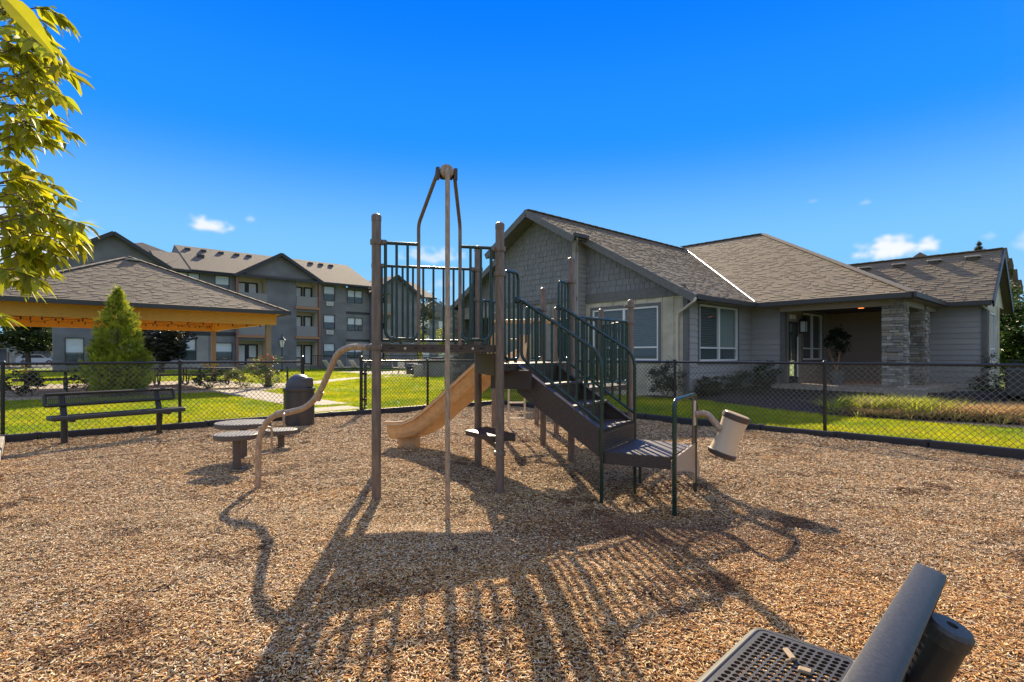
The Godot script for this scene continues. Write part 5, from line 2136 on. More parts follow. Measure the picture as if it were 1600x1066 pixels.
func build_slide(s: Node3D, v: Callable) -> void:
	var sl := Node3D.new()
	sl.name = "slide"
	s.add_child(sl, true)
	var dir := Vector2(-1, 1).normalized()
	var wd := Vector2(1, 1).normalized()
	var o := Vector2(1.215, 1.215) + wd * 0.86
	# bed: distance along, height
	var bed_line := [Vector2(-0.04, 1.27), Vector2(0.12, 1.24), Vector2(0.26, 1.17), Vector2(0.45, 1.03), Vector2(0.75, 0.80), Vector2(1.05, 0.575), Vector2(1.32, 0.375), Vector2(1.52, 0.25), Vector2(1.72, 0.175), Vector2(1.90, 0.155), Vector2(2.08, 0.15)]
	# cross-section: a trough with flared walls and a rolled lip
	var sec := [Vector2(-0.33, 0.20), Vector2(-0.335, 0.225), Vector2(-0.31, 0.235), Vector2(-0.29, 0.215), Vector2(-0.262, 0.09), Vector2(-0.235, 0.03), Vector2(-0.18, 0.0), Vector2(0.18, 0.0), Vector2(0.235, 0.03), Vector2(0.262, 0.09), Vector2(0.29, 0.215), Vector2(0.31, 0.235), Vector2(0.335, 0.225), Vector2(0.33, 0.20)]
	var low := []
	for q in sec:
		low.append(Vector2(q.x * 1.0 + signf(q.x) * 0.004, q.y - 0.05))
	low[0] = sec[0]
	low[13] = sec[13]
	var m := sec.size()
	var g := Geo.new()
	var rows := []
	for i in bed_line.size():
		var row := []
		var lowrow := []
		var wall := 1.0
		if i == 0:
			wall = 1.25
		for k in m:
			var c: Vector2 = o + dir * bed_line[i].x + wd * sec[k].x
			row.append(L(c.x, c.y, bed_line[i].y + sec[k].y * wall))
			var c2: Vector2 = o + dir * bed_line[i].x + wd * low[k].x
			lowrow.append(L(c2.x, c2.y, bed_line[i].y + low[k].y * wall))
		rows.append([row, lowrow])
	for i in bed_line.size() - 1:
		for k in m - 1:
			for side in 2:
				var q := [rows[i][side][k], rows[i][side][k + 1], rows[i + 1][side][k + 1], rows[i + 1][side][k]]
				var mid: Vector3 = (rows[i][0][0] + rows[i][0][m - 1]) / 2.0 + Vector3(0, 0.35, 0)
				var hint: Vector3 = mid - (q[0] + q[2]) / 2.0
				g.quad(q[0], q[1], q[2], q[3], hint if side == 0 else -hint)
	for e in [0, bed_line.size() - 1]:
		for k in m - 1:
			g.quad(rows[e][0][k], rows[e][0][k + 1], rows[e][1][k + 1], rows[e][1][k], Vector3(-dir.x, 0, dir.y) * (1.0 if e == 0 else -1.0))
	part("trough", g, M.slide, sl)
	# hood posts at the entrance and the foot under the exit
	g = Geo.new()
	for sx in [-0.36, 0.36]:
		var c: Vector2 = o + wd * sx + dir * 0.05
		g.bevel_box(Transform3D(Basis(Vector3.UP, PI / 4), L(c.x, c.y, 1.42)), Vector3(0.05, 0.5, 0.22), 0.012)
	part("entrance_wall", g, M.slide, sl)
	g = Geo.new()
	var f: Vector2 = o + dir * 1.88
	g.bevel_box(Transform3D(Basis(Vector3.UP, PI / 4), L(f.x, f.y, 0.03)), Vector3(0.16, 0.24, 0.34), 0.02)
	part("foot", g, M.slide, sl)


# ---------------------------------------------------------------- benches
func make_bench(called: String, label: String, at: Vector3, turn: float) -> Node3D:
	# own axes: x along the bench, +z the side one sits on
	var b := thing(called, label, "bench", at, turn, "")
	var len := 1.83
	var g := Geo.new()
	# seat: pierced sheet with a rolled rim
	perforated(g, Transform3D(Basis(Vector3.RIGHT, Vector3(0, 0, -1), Vector3.UP), Vector3(-len / 2.0, 0.474, 0.33)), len, 0.29, 80, 11, 0.35, 0.02)
	part("seat", g, M.bench, b)
	g = Geo.new()
	var corner := [Vector3(-len / 2.0, 0.43, 0.33), Vector3(len / 2.0, 0.43, 0.33), Vector3(len / 2.0, 0.43, 0.04), Vector3(-len / 2.0, 0.43, 0.04)]
	for q in corner.size():
		corner[q].y = 0.0
	g.tube(fillet(corner, 0.035, 4, true), 0.016, 16, false, -1.0, 0.75)
	piece("seat_rim", g.mesh(), M.bench, b, Transform3D(Basis.from_scale(Vector3(1, 2.1, 1)), Vector3(0, 0.4415, 0)))
	# backrest, leaning back
	var bt := Transform3D(Basis(Vector3.RIGHT, -0.28), Vector3(0, 0.5, -0.04))
	g = Geo.new()
	perforated(g, bt * Transform3D(Basis(), Vector3(-len / 2.0, 0.115, 0.012)), len, 0.185, 80, 8, 0.35, 0.012)
	part("backrest", g, M.bench, b)
	g = Geo.new()
	var c2 := []
	for q in [[-1, 0.118], [1, 0.118], [1, 0.295], [-1, 0.295]]:
		c2.append(Vector3(q[0] * (len / 2.0 - 0.005), q[1], 0.0))
	g.tube(fillet(c2, 0.03, 4, true), 0.019, 16, false, -1.0, 0.75)
	piece("backrest_rim", g.mesh(), M.bench, b, bt * Transform3D(Basis.from_scale(Vector3(1, 1, 1.9)), Vector3.ZERO))
	# two posts that lean with the backrest, with seat arms
	for sx in [-0.67, 0.67]:
		var leg := Node3D.new()
		leg.name = "leg"
		b.add_child(leg, true)
		leg.position = Vector3(sx, 0, 0)
		g = Geo.new()
		var up := bt * Vector3(0, 0.27, -0.075)
		var pts := fillet([Vector3(0, -0.15, -0.075), Vector3(0, 0.44, -0.075), up], 0.12, 6)
		g.tube(pts, 0.0445, 18)
		part("post", g, M.bench_post, leg)
		g = Geo.new()
		var dir := (up - Vector3(0, 0.44, -0.075)).normalized()
		var sd := dir.cross(Vector3.BACK).normalized()
		g.lathe([Vector2(0.0475, -0.03), Vector2(0.0475, 0.002), Vector2(0.04, 0.010), Vector2(0.012, 0.012), Vector2(0.011, 0.004), Vector2(0.0, 0.004)], Transform3D(Basis(sd, dir, sd.cross(dir)), up), 18)
		part("cap", g, M.bench, leg)
		g = Geo.new()
		g.box(Transform3D(Basis(), Vector3(0, 0.40, 0.12)), Vector3(0.05, 0.05, 0.36))
		g.box(Transform3D(Basis(), Vector3(0, 0.33, -0.02)), Vector3(0.02, 0.12, 0.1))
		part("arm", g, M.bench_post, leg)
	return b


func build_benches() -> void:
	make_bench("bench", "dark perforated metal bench with backrest in front of the left fence", P(-6.50, 8.94, -0.01), atan2(0.83, 0.56))
	# axis of the near bench runs from the right towards the viewer's left
	var ax := Vector2(0.70, 0.714).normalized()
	var end := Vector2(0.905, 1.765)
	var mid := end - ax * 0.915
	# its sitting side looks left: +z of the bench must point to (-0.714, 0.70) in plan
	make_bench("bench", "near dark perforated bench seen end-on at the picture's bottom right corner", P(mid.x, mid.y, 0.0) + Vector3(0.12, 0, 0.12) * 0.0, 0.0)
	var near: Node3D = get_node("bench_001")
	near.rotation.y = atan2(0.714, 0.70) + PI
	var off := near.basis * Vector3(0, 0, 0.185)
	near.position = P(mid.x + 0.012, mid.y - 0.075, 0.0) - off
	var g := Geo.new()
	# wood chips lying on the seat
	var k := 0
	for q in [[-0.80, 0.20, 0.06, 0.018], [-0.74, 0.14, 0.035, 0.026], [-0.76, 0.19, 0.02, 0.01]]:
		g = Geo.new()
		g.bevel_box(near.transform * Transform3D(Basis(Vector3.UP, 0.7 + k), Vector3(q[0], 0.482, q[1])), Vector3(q[2], 0.01, q[3]), 0.003)
		lone("wood_chip", g, M.cedar_post, ["long pale wood chip lying on the near bench's seat", "broad pale wood chip lying on the near bench's seat", "tiny pale wood chip lying on the near bench's seat"][k], "wood chip")
		k += 1


# ---------------------------------------------------------------- furniture and other small things
func build_small_things() -> void:
	var g: Geo
	# stepping pods
	var pods := [[-3.34, 6.6, 0.45, 0.255, "tall round stepping pod nearest to the climbing pole, perforated top"], [-3.62, 7.33, 0.475, 0.35, "widest round stepping pod, behind the tall one"], [-3.44, 8.1, 0.275, 0.23, "lowest round stepping pod, near the litter bin"]]
	for q in pods:
		var p := thing("stepping_pod", q[4], "stepping pod", P(q[0], q[1], mulch_height(q[0], q[1])), 0.3, "round stepping pods")
		g = Geo.new()
		g.lathe([Vector2(0.047, -0.1), Vector2(0.047, q[2] - 0.04)], Transform3D(), 20)
		part("post", g, M.pod, p)
		g = Geo.new()
		g.lathe([Vector2(0.12, 0.0), Vector2(0.12, 0.012), Vector2(0.05, 0.016)], Transform3D(), 20)
		part("flange", g, M.pod, p)
		g = Geo.new()
		var r: float = q[3]
		g.lathe([Vector2(0.05, q[2] - 0.062), Vector2(r - 0.01, q[2] - 0.062), Vector2(r, q[2] - 0.055), Vector2(r, q[2] - 0.006), Vector2(r - 0.008, q[2]), Vector2(r - 0.03, q[2])], Transform3D(), 40)
		part("rim", g, M.pod, p)
		g = Geo.new()
		var n := int(r * 2.0 / 0.04)
		for i in n:
			for j in n:
				var c := Vector2((i + 0.5) / n * 2.0 - 1.0, (j + 0.5) / n * 2.0 - 1.0) * r
				if c.length() > r - 0.035:
					continue
				g.bevel_box(Transform3D(Basis(), Vector3(c.x, q[2] + 0.0005, c.y)), Vector3(0.026, 0.007, 0.026), 0.003)
		g.lathe([Vector2(r - 0.028, q[2] - 0.002), Vector2(0, q[2] - 0.002)], Transform3D(), 40)
		part("perforated_top", g, M.pod_top, p)
	# litter bin
	var bin := thing("litter_bin", "dark grey round litter bin with domed lid by the gate opening", "litter bin", P(-4.18, 10.68, -0.03), 0.35)
	g = Geo.new()
	g.lathe([Vector2(0.0, 0.0), Vector2(0.27, 0.0), Vector2(0.285, 0.02), Vector2(0.285, 0.70), Vector2(0.30, 0.71), Vector2(0.305, 0.76), Vector2(0.29, 0.775), Vector2(0.26, 0.775)], Transform3D(), 40)
	part("body", g, M.can, bin)
	g = Geo.new()
	var dome := []
	for k in 9:
		var a := k / 8.0 * PI / 2.0
		dome.append(Vector2(0.25 * cos(a), 0.79 + 0.25 * sin(a)))
	dome.push_front(Vector2(0.25, 0.77))
	g.lathe(dome, Transform3D(), 36)
	part("domed_lid", g, M.can_lid, bin)
	g = Geo.new()
	g.bevel_box(Transform3D(Basis(), Vector3(0.13, 0.87, 0.06)), Vector3(0.26, 0.2, 0.30), 0.03)
	part("flap", g, M.can_lid, bin)
	# lamp post on the lawn before the apartments
	var lamp := thing("street_lamp", "old-style lantern lamp post before the apartment block", "street lamp", P(-18.4, 43.5, 0.0))
	g = Geo.new()
	g.lathe([Vector2(0.12, 0.0), Vector2(0.1, 0.3), Vector2(0.045, 0.45), Vector2(0.04, 1.95), Vector2(0.09, 2.0)], Transform3D(), 12)
	part("shaft", g, M.fence, lamp)
	g = Geo.new()
	g.lathe([Vector2(0.14, 2.05), Vector2(0.26, 2.62)], Transform3D(), 6)
	part("glass_body", g, M.pale_pane, lamp)
	g = Geo.new()
	g.lathe([Vector2(0.34, 2.62), Vector2(0.12, 2.85), Vector2(0.04, 2.95), Vector2(0.05, 3.05), Vector2(0.0, 3.1)], Transform3D(), 6)
	for k in 6:
		var a := TAU * k / 6
		g.tube([Vector3(cos(a) * 0.14, 2.03, sin(a) * 0.14), Vector3(cos(a) * 0.27, 2.62, sin(a) * 0.27)], 0.014, 4)
	part("cap", g, M.fence, lamp)
	# three lamps far off on the left, under the shelter
	for k in 3:
		var x: float = [-57.4, -56.3, -57.6][k]
		var d: float = [62.0, 62.6, 65.0][k]
		var o := copy_of(lamp, "street_lamp", P(x, d, 0), 0.0, ["left one of three far lamp posts beside the garage block", "middle one of three far lamp posts beside the garage block", "right one of three far lamp posts beside the garage block"][k], "lamp posts along the car park")
		o.scale = Vector3(0.85, 0.85, 0.85)
	build_picnic_tables()
	build_cars()
	# barbecue island and chairs at the far terrace
	var bbq := thing("barbecue_counter", "grey-blue block barbecue counter with dark grill top at the lawn's far edge", "barbecue", P(-4.75, 33.4, 0.05), 0.2)
	g = Geo.new()
	g.bevel_box(at_box(0, 0.5, 0), Vector3(1.25, 0.9, 0.8), 0.02)
	part("body", g, M.apt_mid, bbq)
	g = Geo.new()
	g.bevel_box(at_box(-0.05, 0.98, 0), Vector3(1.45, 0.07, 0.95), 0.015)
	part("worktop", g, M.dark_frame, bbq)
	g = Geo.new()
	g.bevel_box(at_box(0.15, 1.12, 0), Vector3(0.7, 0.2, 0.5), 0.04)
	part("grill_lid", g, M.can, bbq)
	g = Geo.new()
	g.bevel_box(at_box(-0.95, 0.42, 0.1), Vector3(0.6, 0.76, 0.6), 0.02)
	part("side_cabinet", g, M.apt_light, bbq)
	# dark deep armchair, lounge chairs
	var ch := make_armchair("armchair", "dark woven armchair turned to the barbecue counter on the far path", P(-6.1, 34.2, 0.07), -0.9)
	var spots := [[-7.8, 38.5, 0.4], [-6.7, 39.2, -0.5], [-8.6, 40.2, 1.8], [-5.9, 40.5, 2.6]]
	var says := ["left metal chair of the far terrace group, facing right", "front metal chair of the far terrace group", "rear left metal chair of the far terrace group", "rear right metal chair of the far terrace group"]
	var first: Node3D
	for k in 4:
		if k == 0:
			first = make_chair("terrace_chair", says[0], P(spots[0][0], spots[0][1], 0.07), spots[0][2])
		else:
			copy_of(first, "terrace_chair", P(spots[k][0], spots[k][1], 0.07), spots[k][2], says[k], "metal chairs on the far terrace")
	first.set_meta("group", "metal chairs on the far terrace")
	var tb := thing("terrace_table", "small round metal table among the far terrace chairs", "table", P(-7.2, 40.0, 0.07))
	g = Geo.new()
	g.lathe([Vector2(0.0, 0.70), Vector2(0.55, 0.70), Vector2(0.55, 0.74), Vector2(0.0, 0.74)], Transform3D(), 20)
	part("top", g, M.apt_mid, tb)
	for k in 4:
		var a := TAU * k / 4 + 0.4
		g = Geo.new()
		g.tube([Vector3(cos(a) * 0.4, 0.7, sin(a) * 0.4), Vector3(cos(a) * 0.48, 0, sin(a) * 0.48)], 0.02, 6)
		part("leg", g, M.fence, tb)
	var lg: Node3D
	for k in 3:
		var at := P([-15.2, -14.2, -13.2][k], [46.0, 46.4, 46.8][k], 0.07)
		var lab: String = ["leftmost tan sun lounger with raised back by the picket fence", "middle tan sun lounger with raised back by the picket fence", "rightmost tan sun lounger with raised back by the picket fence"][k]
		if k == 0:
			lg = make_lounger("sun_lounger", lab, at, 0.9)
		else:
			copy_of(lg, "sun_lounger", at, 0.9, lab, "sun loungers on the pool terrace")
	lg.set_meta("group", "sun loungers on the pool terrace")
	# covered grill or seat by the right gable
	var cv := thing("covered_grill", "low dark covered grill beyond the fence at the right edge", "grill", P(13.75, 14.5, 0.22), 0.8)
	g = Geo.new()
	g.bevel_box(at_box(0, 0.45, 0), Vector3(1.2, 0.75, 0.85), 0.05)
	part("cover", g, M.bench, cv)
	g = Geo.new()
	g.bevel_box(at_box(0, 0.86, 0), Vector3(1.1, 0.14, 0.75), 0.05)
	part("lid", g, M.bench, cv)
	g = Geo.new()
	# leaves lying on the chips
	var reds := [[-1.28, 9.2], [-6.2, 6.9], [-4.9, 6.1], [2.02, 2.43]]
	var leaf := leaf_long()
	var ls := ["small red petal on the chips left of the slide's foot", "yellowed leaf on the chips near the left edge", "orange leaf on the chips left of the stepping pods", "yellow leaf on the chips right of the near bench"]
	for k in 4:
		var m := mat([0.5, 0.45, 0.5, 0.45][k], [0.02, 0.25, 0.10, 0.24][k], 0.02, 0.6)
		var o := inst(leaf, m, numbered("fallen_leaf"))
		add_child(o)
		o.transform = Transform3D(Basis(Vector3.UP, k * 1.3) * Basis(Vector3.RIGHT, 0.2), P(reds[k][0], reds[k][1], mulch_height(reds[k][0], reds[k][1]) + 0.035)).scaled_local(Vector3.ONE * 0.07)
		tag(o, ls[k], "leaf")


func build_picnic_tables() -> void:
	var b := thing("picnic_table", "left dark picnic table on curved tube legs under the shelter", "picnic table", P(-15.3, 24.4, 0.06), 0.75, "picnic tables under the shelter")
	var g := Geo.new()
	g.bevel_box(at_box(0, 0.75, 0), Vector3(1.8, 0.05, 0.76), 0.012)
	part("tabletop", g, M.bench, b)
	for s in [-1, 1]:
		g = Geo.new()
		g.bevel_box(at_box(0, 0.45, s * 0.68), Vector3(1.8, 0.05, 0.26), 0.012)
		part("bench_seat", g, M.bench, b)
	for x in [-0.55, 0.55]:
		g = Geo.new()
		g.tube(fillet([Vector3(x, 0.43, 0.75), Vector3(x, 0.04, 0.62), Vector3(x, 0.02, 0.0), Vector3(x, 0.04, -0.62), Vector3(x, 0.43, -0.75)], 0.3, 7), 0.03, 8)
		g.tube(fillet([Vector3(x, 0.72, 0.3), Vector3(x, 0.3, 0.25), Vector3(x, 0.03, 0.4)], 0.2, 5), 0.03, 8)
		g.tube(fillet([Vector3(x, 0.72, -0.3), Vector3(x, 0.3, -0.25), Vector3(x, 0.03, -0.4)], 0.2, 5), 0.03, 8)
		part("leg", g, M.bench, b)
	copy_of(b, "picnic_table", P(-13.55, 24.7, 0.06), 0.6, "right dark picnic table on curved tube legs under the shelter, behind the shrub", "picnic tables under the shelter")
	copy_of(b, "picnic_table", P(-16.8, 19.6, 0.06), 0.75, "near dark picnic table at the shelter's left, behind the conifer and shrubs", "picnic tables under the shelter")


func make_armchair(called: String, label: String, at: Vector3, turn: float) -> Node3D:
	var c := thing(called, label, "armchair", at, turn)
	var g := Geo.new()
	g.bevel_box(at_box(0, 0.3, 0), Vector3(0.75, 0.3, 0.75), 0.03)
	part("seat", g, M.bench, c)
	g = Geo.new()
	g.bevel_box(Transform3D(Basis(Vector3.RIGHT, -0.25), Vector3(0, 0.68, -0.38)), Vector3(0.75, 0.75, 0.1), 0.03)
	part("backrest", g, M.bench, c)
	for s in [-0.38, 0.38]:
		g = Geo.new()
		g.bevel_box(Transform3D(Basis(), Vector3(s, 0.38, 0.02)), Vector3(0.1, 0.5, 0.75), 0.025)
		part("armrest", g, M.bench, c)
	return c


func make_chair(called: String, label: String, at: Vector3, turn: float) -> Node3D:
	var c := thing(called, label, "chair", at, turn)
	var g := Geo.new()
	g.bevel_box(at_box(0, 0.43, 0), Vector3(0.48, 0.04, 0.46), 0.012)
	part("seat", g, M.apt_cream, c)
	g = Geo.new()
	g.bevel_box(Transform3D(Basis(Vector3.RIGHT, -0.15), Vector3(0, 0.72, -0.25)), Vector3(0.48, 0.5, 0.03), 0.01)
	part("backrest", g, M.apt_cream, c)
	for x in [-0.22, 0.22]:
		for z in [-0.22, 0.2]:
			g = Geo.new()
			g.tube([Vector3(x, 0.43, z), Vector3(x * 1.1, 0, z * 1.1)], 0.016, 6)
			part("leg", g, M.fence, c)
	return c


func make_lounger(called: String, label: String, at: Vector3, turn: float) -> Node3D:
	var c := thing(called, label, "sun lounger", at, turn)
	var g := Geo.new()
	g.bevel_box(at_box(0.3, 0.32, 0), Vector3(1.3, 0.06, 0.62), 0.015)
	part("seat", g, M.apt_cream, c)
	g = Geo.new()
	g.bevel_box(Transform3D(Basis(Vector3(0, 0, 1), -0.95), Vector3(-0.55, 0.62, 0)), Vector3(0.75, 0.06, 0.62), 0.015)
	part("backrest", g, M.apt_cream, c)
	for x in [-0.3, 0.85]:
		for z in [-0.26, 0.26]:
			g = Geo.new()
			g.tube([Vector3(x, 0.3, z), Vector3(x, 0, z)], 0.02, 6)
			part("leg", g, M.fence, c)
	return c


func make_car(label: String, at: Vector3, turn: float, body_m: Material, tall: float) -> Node3D:
	# own axes: x forwards
	var c := thing("parked_car", label, "car", at, turn, "cars parked beyond the shelter")
	var g := Geo.new()
	var k := tall
	var side := [Vector2(-2.2, 0.32), Vector2(2.15, 0.32), Vector2(2.25, 0.6), Vector2(2.1, 0.85), Vector2(1.15, 0.98), Vector2(0.55, 1.4 * k), Vector2(-1.5, 1.44 * k), Vector2(-2.1, 1.02), Vector2(-2.25, 0.9), Vector2(-2.25, 0.5)]
	g.prism(side, 1.66, Transform3D(Basis(), Vector3(0, 0, -0.83)))
	part("body", g, body_m, c)
	g = Geo.new()
	for z in [-0.836, 0.826]:
		g.prism([Vector2(-1.75, 1.0), Vector2(0.95, 1.0), Vector2(0.48, 1.33 * k), Vector2(-1.38, 1.36 * k)], 0.01, Transform3D(Basis(), Vector3(0, 0, z)))
	g.quad(Vector3(1.12, 1.0, -0.7), Vector3(1.12, 1.0, 0.7), Vector3(0.62, 1.38 * k, 0.62), Vector3(0.62, 1.38 * k, -0.62), Vector3(1, 1, 0))
	g.quad(Vector3(-2.08, 1.06, -0.7), Vector3(-2.08, 1.06, 0.7), Vector3(-1.58, 1.4 * k, 0.62), Vector3(-1.58, 1.4 * k, -0.62), Vector3(-1, 1, 0))
	part("windows", g, M.dark_frame, c)
	for x in [-1.4, 1.4]:
		for z in [-0.78, 0.78]:
			var w := Node3D.new()
			w.name = "wheel"
			c.add_child(w, true)
			w.position = Vector3(x, 0.33, z)
			g = Geo.new()
			g.lathe([Vector2(0.2, -0.1), Vector2(0.32, -0.1), Vector2(0.33, 0.0), Vector2(0.32, 0.1), Vector2(0.2, 0.1)], Transform3D(Basis(Vector3.RIGHT, PI / 2), Vector3.ZERO), 18)
			part("tyre", g, M.hole, w)
			g = Geo.new()
			g.lathe([Vector2(0.0, -0.09), Vector2(0.21, -0.09)], Transform3D(Basis(Vector3.RIGHT, PI / 2), Vector3.ZERO), 14)
			g.lathe([Vector2(0.21, 0.09), Vector2(0.0, 0.09)], Transform3D(Basis(Vector3.RIGHT, PI / 2), Vector3.ZERO), 14)
			part("rim", g, M.bolt, w)
	for z in [-0.62, 0.62]:
		g = Geo.new()
		g.box(Transform3D(Basis(), Vector3(2.2, 0.72, z)), Vector3(0.1, 0.14, 0.3))
		part("headlight", g, M.vinyl, c)
		g = Geo.new()
		g.box(Transform3D(Basis(), Vector3(-2.2, 0.82, z)), Vector3(0.1, 0.2, 0.22))
		part("tail_light", g, mat(0.45, 0.03, 0.015, 0.3), c)
	return c


func build_cars() -> void:
	make_car("white hatchback parked beside the far tree trunk", P(-70.0, 80.0, 0.06), 0.75, mat(0.7, 0.7, 0.7, 0.25), 1.05)
	make_car("dark maroon estate car parked right of the white one", P(-68.6, 82.5, 0.06), -2.3, mat(0.06, 0.03, 0.035, 0.25), 1.15)


# ---------------------------------------------------------------- plants
const SPRIGS := [[-2.79, 3.26, 2.96, -2.49, 3.01, 2.82], [-3.03, 3.35, 3.26, -2.68, 3.17, 3.15], [-2.87, 3.07, 3.01, -2.50, 2.89, 2.86], [-2.53, 2.91, 2.76, -2.17, 2.77, 2.63], [-2.98, 3.01, 3.17, -2.53, 2.81, 2.94], [-2.41, 2.71, 2.62, -2.13, 2.60, 2.57], [-2.67, 2.67, 2.80, -2.26, 2.49, 2.56], [-2.74, 2.73, 2.95, -2.51, 2.69, 2.99], [-3.19, 2.89, 3.48, -2.66, 2.65, 3.19], [-2.98, 2.66, 3.12, -2.64, 2.49, 2.96], [-2.41, 2.19, 2.57, -2.30, 2.19, 2.61], [-2.64, 2.19, 2.84, -2.45, 2.15, 2.87], [-2.51, 2.10, 2.67, -2.21, 2.04, 2.63], [-2.39, 2.05, 2.63, -1.99, 1.98, 2.52], [-2.91, 2.13, 3.05, -2.44, 2.00, 2.81], [-2.68, 2.12, 3.04, -2.29, 2.04, 2.86], [-2.78, 2.05, 3.03, -2.33, 1.92, 2.85], [-2.70, 1.95, 2.87, -2.42, 1.87, 2.82], [-3.13, 2.13, 3.50, -2.58, 2.01, 3.20], [-3.13, 1.93, 3.29, -2.76, 1.82, 3.09], [-2.52, 1.88, 2.75, -2.34, 1.83, 2.72], [-2.52, 2.00, 2.68, -2.42, 1.93, 2.70], [-2.91, 2.35, 3.13, -2.64, 2.23, 3.04], [-2.99, 2.93, 3.18, -2.75, 2.85, 3.09], [-3.22, 3.59, 3.42, -2.87, 3.35, 3.17], [-2.41, 1.77, 2.52, -2.18, 1.72, 2.50], [-2.83, 2.23, 3.25, -2.47, 2.05, 3.14], [-3.01, 3.13, 3.28, -2.77, 3.00, 3.19], [-2.56, 2.51, 2.72, -2.24, 2.42, 2.55], [-2.87, 1.83, 3.09, -2.70, 1.75, 3.04],
	[-2.49, 3.12, 2.72, -2.21, 2.83, 2.60], [-2.66, 3.15, 2.82, -2.34, 3.03, 2.69], [-2.48, 3.18, 2.83, -2.35, 3.13, 2.86], [-2.41, 2.92, 2.66, -2.05, 2.73, 2.46], [-2.48, 2.91, 2.64, -2.28, 2.74, 2.62], [-2.85, 3.11, 3.19, -2.51, 2.99, 3.10], [-2.87, 3.03, 3.09, -2.54, 2.87, 2.99], [-2.49, 2.88, 2.86, -2.32, 2.85, 2.87], [-2.89, 2.91, 3.07, -2.46, 2.69, 2.86], [-2.68, 2.79, 2.96, -2.30, 2.67, 2.79], [-2.52, 2.61, 2.86, -2.34, 2.55, 2.89], [-2.89, 2.73, 3.07, -2.56, 2.55, 2.94], [-2.42, 2.42, 2.61, -2.24, 2.40, 2.65], [-2.92, 2.49, 3.10, -2.69, 2.41, 3.01], [-2.95, 2.42, 3.13, -2.51, 2.34, 2.92], [-2.88, 2.37, 3.14, -2.44, 2.28, 2.91], [-2.62, 2.24, 2.90, -2.23, 2.16, 2.71], [-2.79, 2.26, 2.97, -2.38, 2.10, 2.74], [-2.75, 2.17, 3.00, -2.45, 2.12, 3.02], [-2.28, 2.02, 2.55, -2.03, 1.93, 2.54], [-2.94, 2.14, 3.16, -2.57, 1.99, 3.08], [-2.52, 2.07, 2.90, -2.27, 1.96, 2.86], [-2.68, 1.99, 2.85, -2.42, 1.90, 2.78], [-2.54, 1.95, 2.80, -2.24, 1.86, 2.68], [-2.87, 1.93, 3.05, -2.50, 1.80, 2.83], [-2.90, 1.91, 3.12, -2.48, 1.83, 2.89], [-3.06, 1.85, 3.25, -2.69, 1.78, 3.01], [-2.85, 1.58, 2.89, -2.70, 1.57, 2.89], [-3.13, 3.27, 3.25, -2.73, 3.16, 3.01], [-3.01, 2.88, 3.16, -2.72, 2.89, 3.04], [-2.79, 2.46, 2.93, -2.57, 2.50, 2.91], [-2.97, 2.16, 3.11, -2.67, 2.09, 2.99], [-2.47, 2.80, 2.60, -2.33, 2.86, 2.64], [-3.08, 2.31, 3.25, -2.62, 2.28, 3.01], [-2.54, 1.94, 2.70, -2.07, 1.91, 2.51], [-2.46, 2.51, 2.71, -2.33, 2.54, 2.72]]


func leaf_long() -> ArrayMesh:   # a long pointed leaf, folded along its rib and drooping, one metre long, along +x
	var g := Geo.new()
	var n := 5
	var rib := []
	var l := []
	var r := []
	for i in n + 1:
		var u := float(i) / n
		var w := 0.165 * pow(sin(PI * pow(u, 0.75)), 0.9) * (1.0 - 0.25 * u)
		var c := Vector3(u, -0.22 * u * u, 0)
		rib.append(c)
		l.append(c + Vector3(0, w * 0.35, w))
		r.append(c + Vector3(0, w * 0.35, -w))
	for i in n:
		g.quad(rib[i], rib[i + 1], l[i + 1], l[i], Vector3.UP)
		g.quad(rib[i], rib[i + 1], r[i + 1], r[i], Vector3.UP)
	g.tube([Vector3(-0.12, 0.02, 0), Vector3(0.0, 0, 0)], 0.008, 4, false)
	return g.mesh()


func leaf_small() -> ArrayMesh:   # a short pointed leaf, one metre long
	var g := Geo.new()
	var a := Vector3.ZERO
	var b := Vector3(1, -0.1, 0)
	g.tri(a, Vector3(0.45, 0.08, 0.28), b, Vector3.UP)
	g.tri(a, Vector3(0.45, 0.08, -0.28), b, Vector3.UP)
	return g.mesh()


func spray() -> ArrayMesh:   # a flat feathery conifer spray, one metre long
	var g := Geo.new()
	for i in 4:
		var x := 0.1 + i * 0.22
		for s in [-1.0, 1.0]:
			g.tri(Vector3(x, 0, 0), Vector3(x + 0.34, 0.05, s * (0.34 - i * 0.06)), Vector3(x + 0.16, -0.02, s * 0.02), Vector3.UP)
	g.tri(Vector3(0, 0, 0.04), Vector3(0, 0, -0.04), Vector3(1.1, 0, 0), Vector3.UP)
	return g.mesh()


func blade_tuft(n: int, spread: float, lean: float, wide: float) -> ArrayMesh:   # upright blades, one metre tall
	var g := Geo.new()
	var r := RandomNumberGenerator.new()
	r.seed = 77 + n
	for i in n:
		var a := r.randf() * TAU
		var o := Vector3(cos(a), 0, sin(a))
		var side := Vector3(-o.z, 0, o.x)
		var b := o * spread * sqrt(r.randf())
		var h := r.randf_range(0.6, 1.0)
		var bend := o * lean * r.randf_range(0.3, 1.0)
		var m := b + bend * 0.35 + Vector3(0, h * 0.6, 0)
		var t := b + bend + Vector3(0, h, 0)
		g.tri(b - side * wide, b + side * wide, m + side * wide * 0.7, o)
		g.tri(b - side * wide, m + side * wide * 0.7, m - side * wide * 0.7, o)
		g.tri(m - side * wide * 0.7, m + side * wide * 0.7, t, o)
	return g.mesh()


func any_basis(s: float) -> Basis:
	return Basis(Vector3.UP, rng.randf() * TAU) * Basis(Vector3.RIGHT, rng.randf() * TAU) * Basis.from_scale(Vector3.ONE * s)


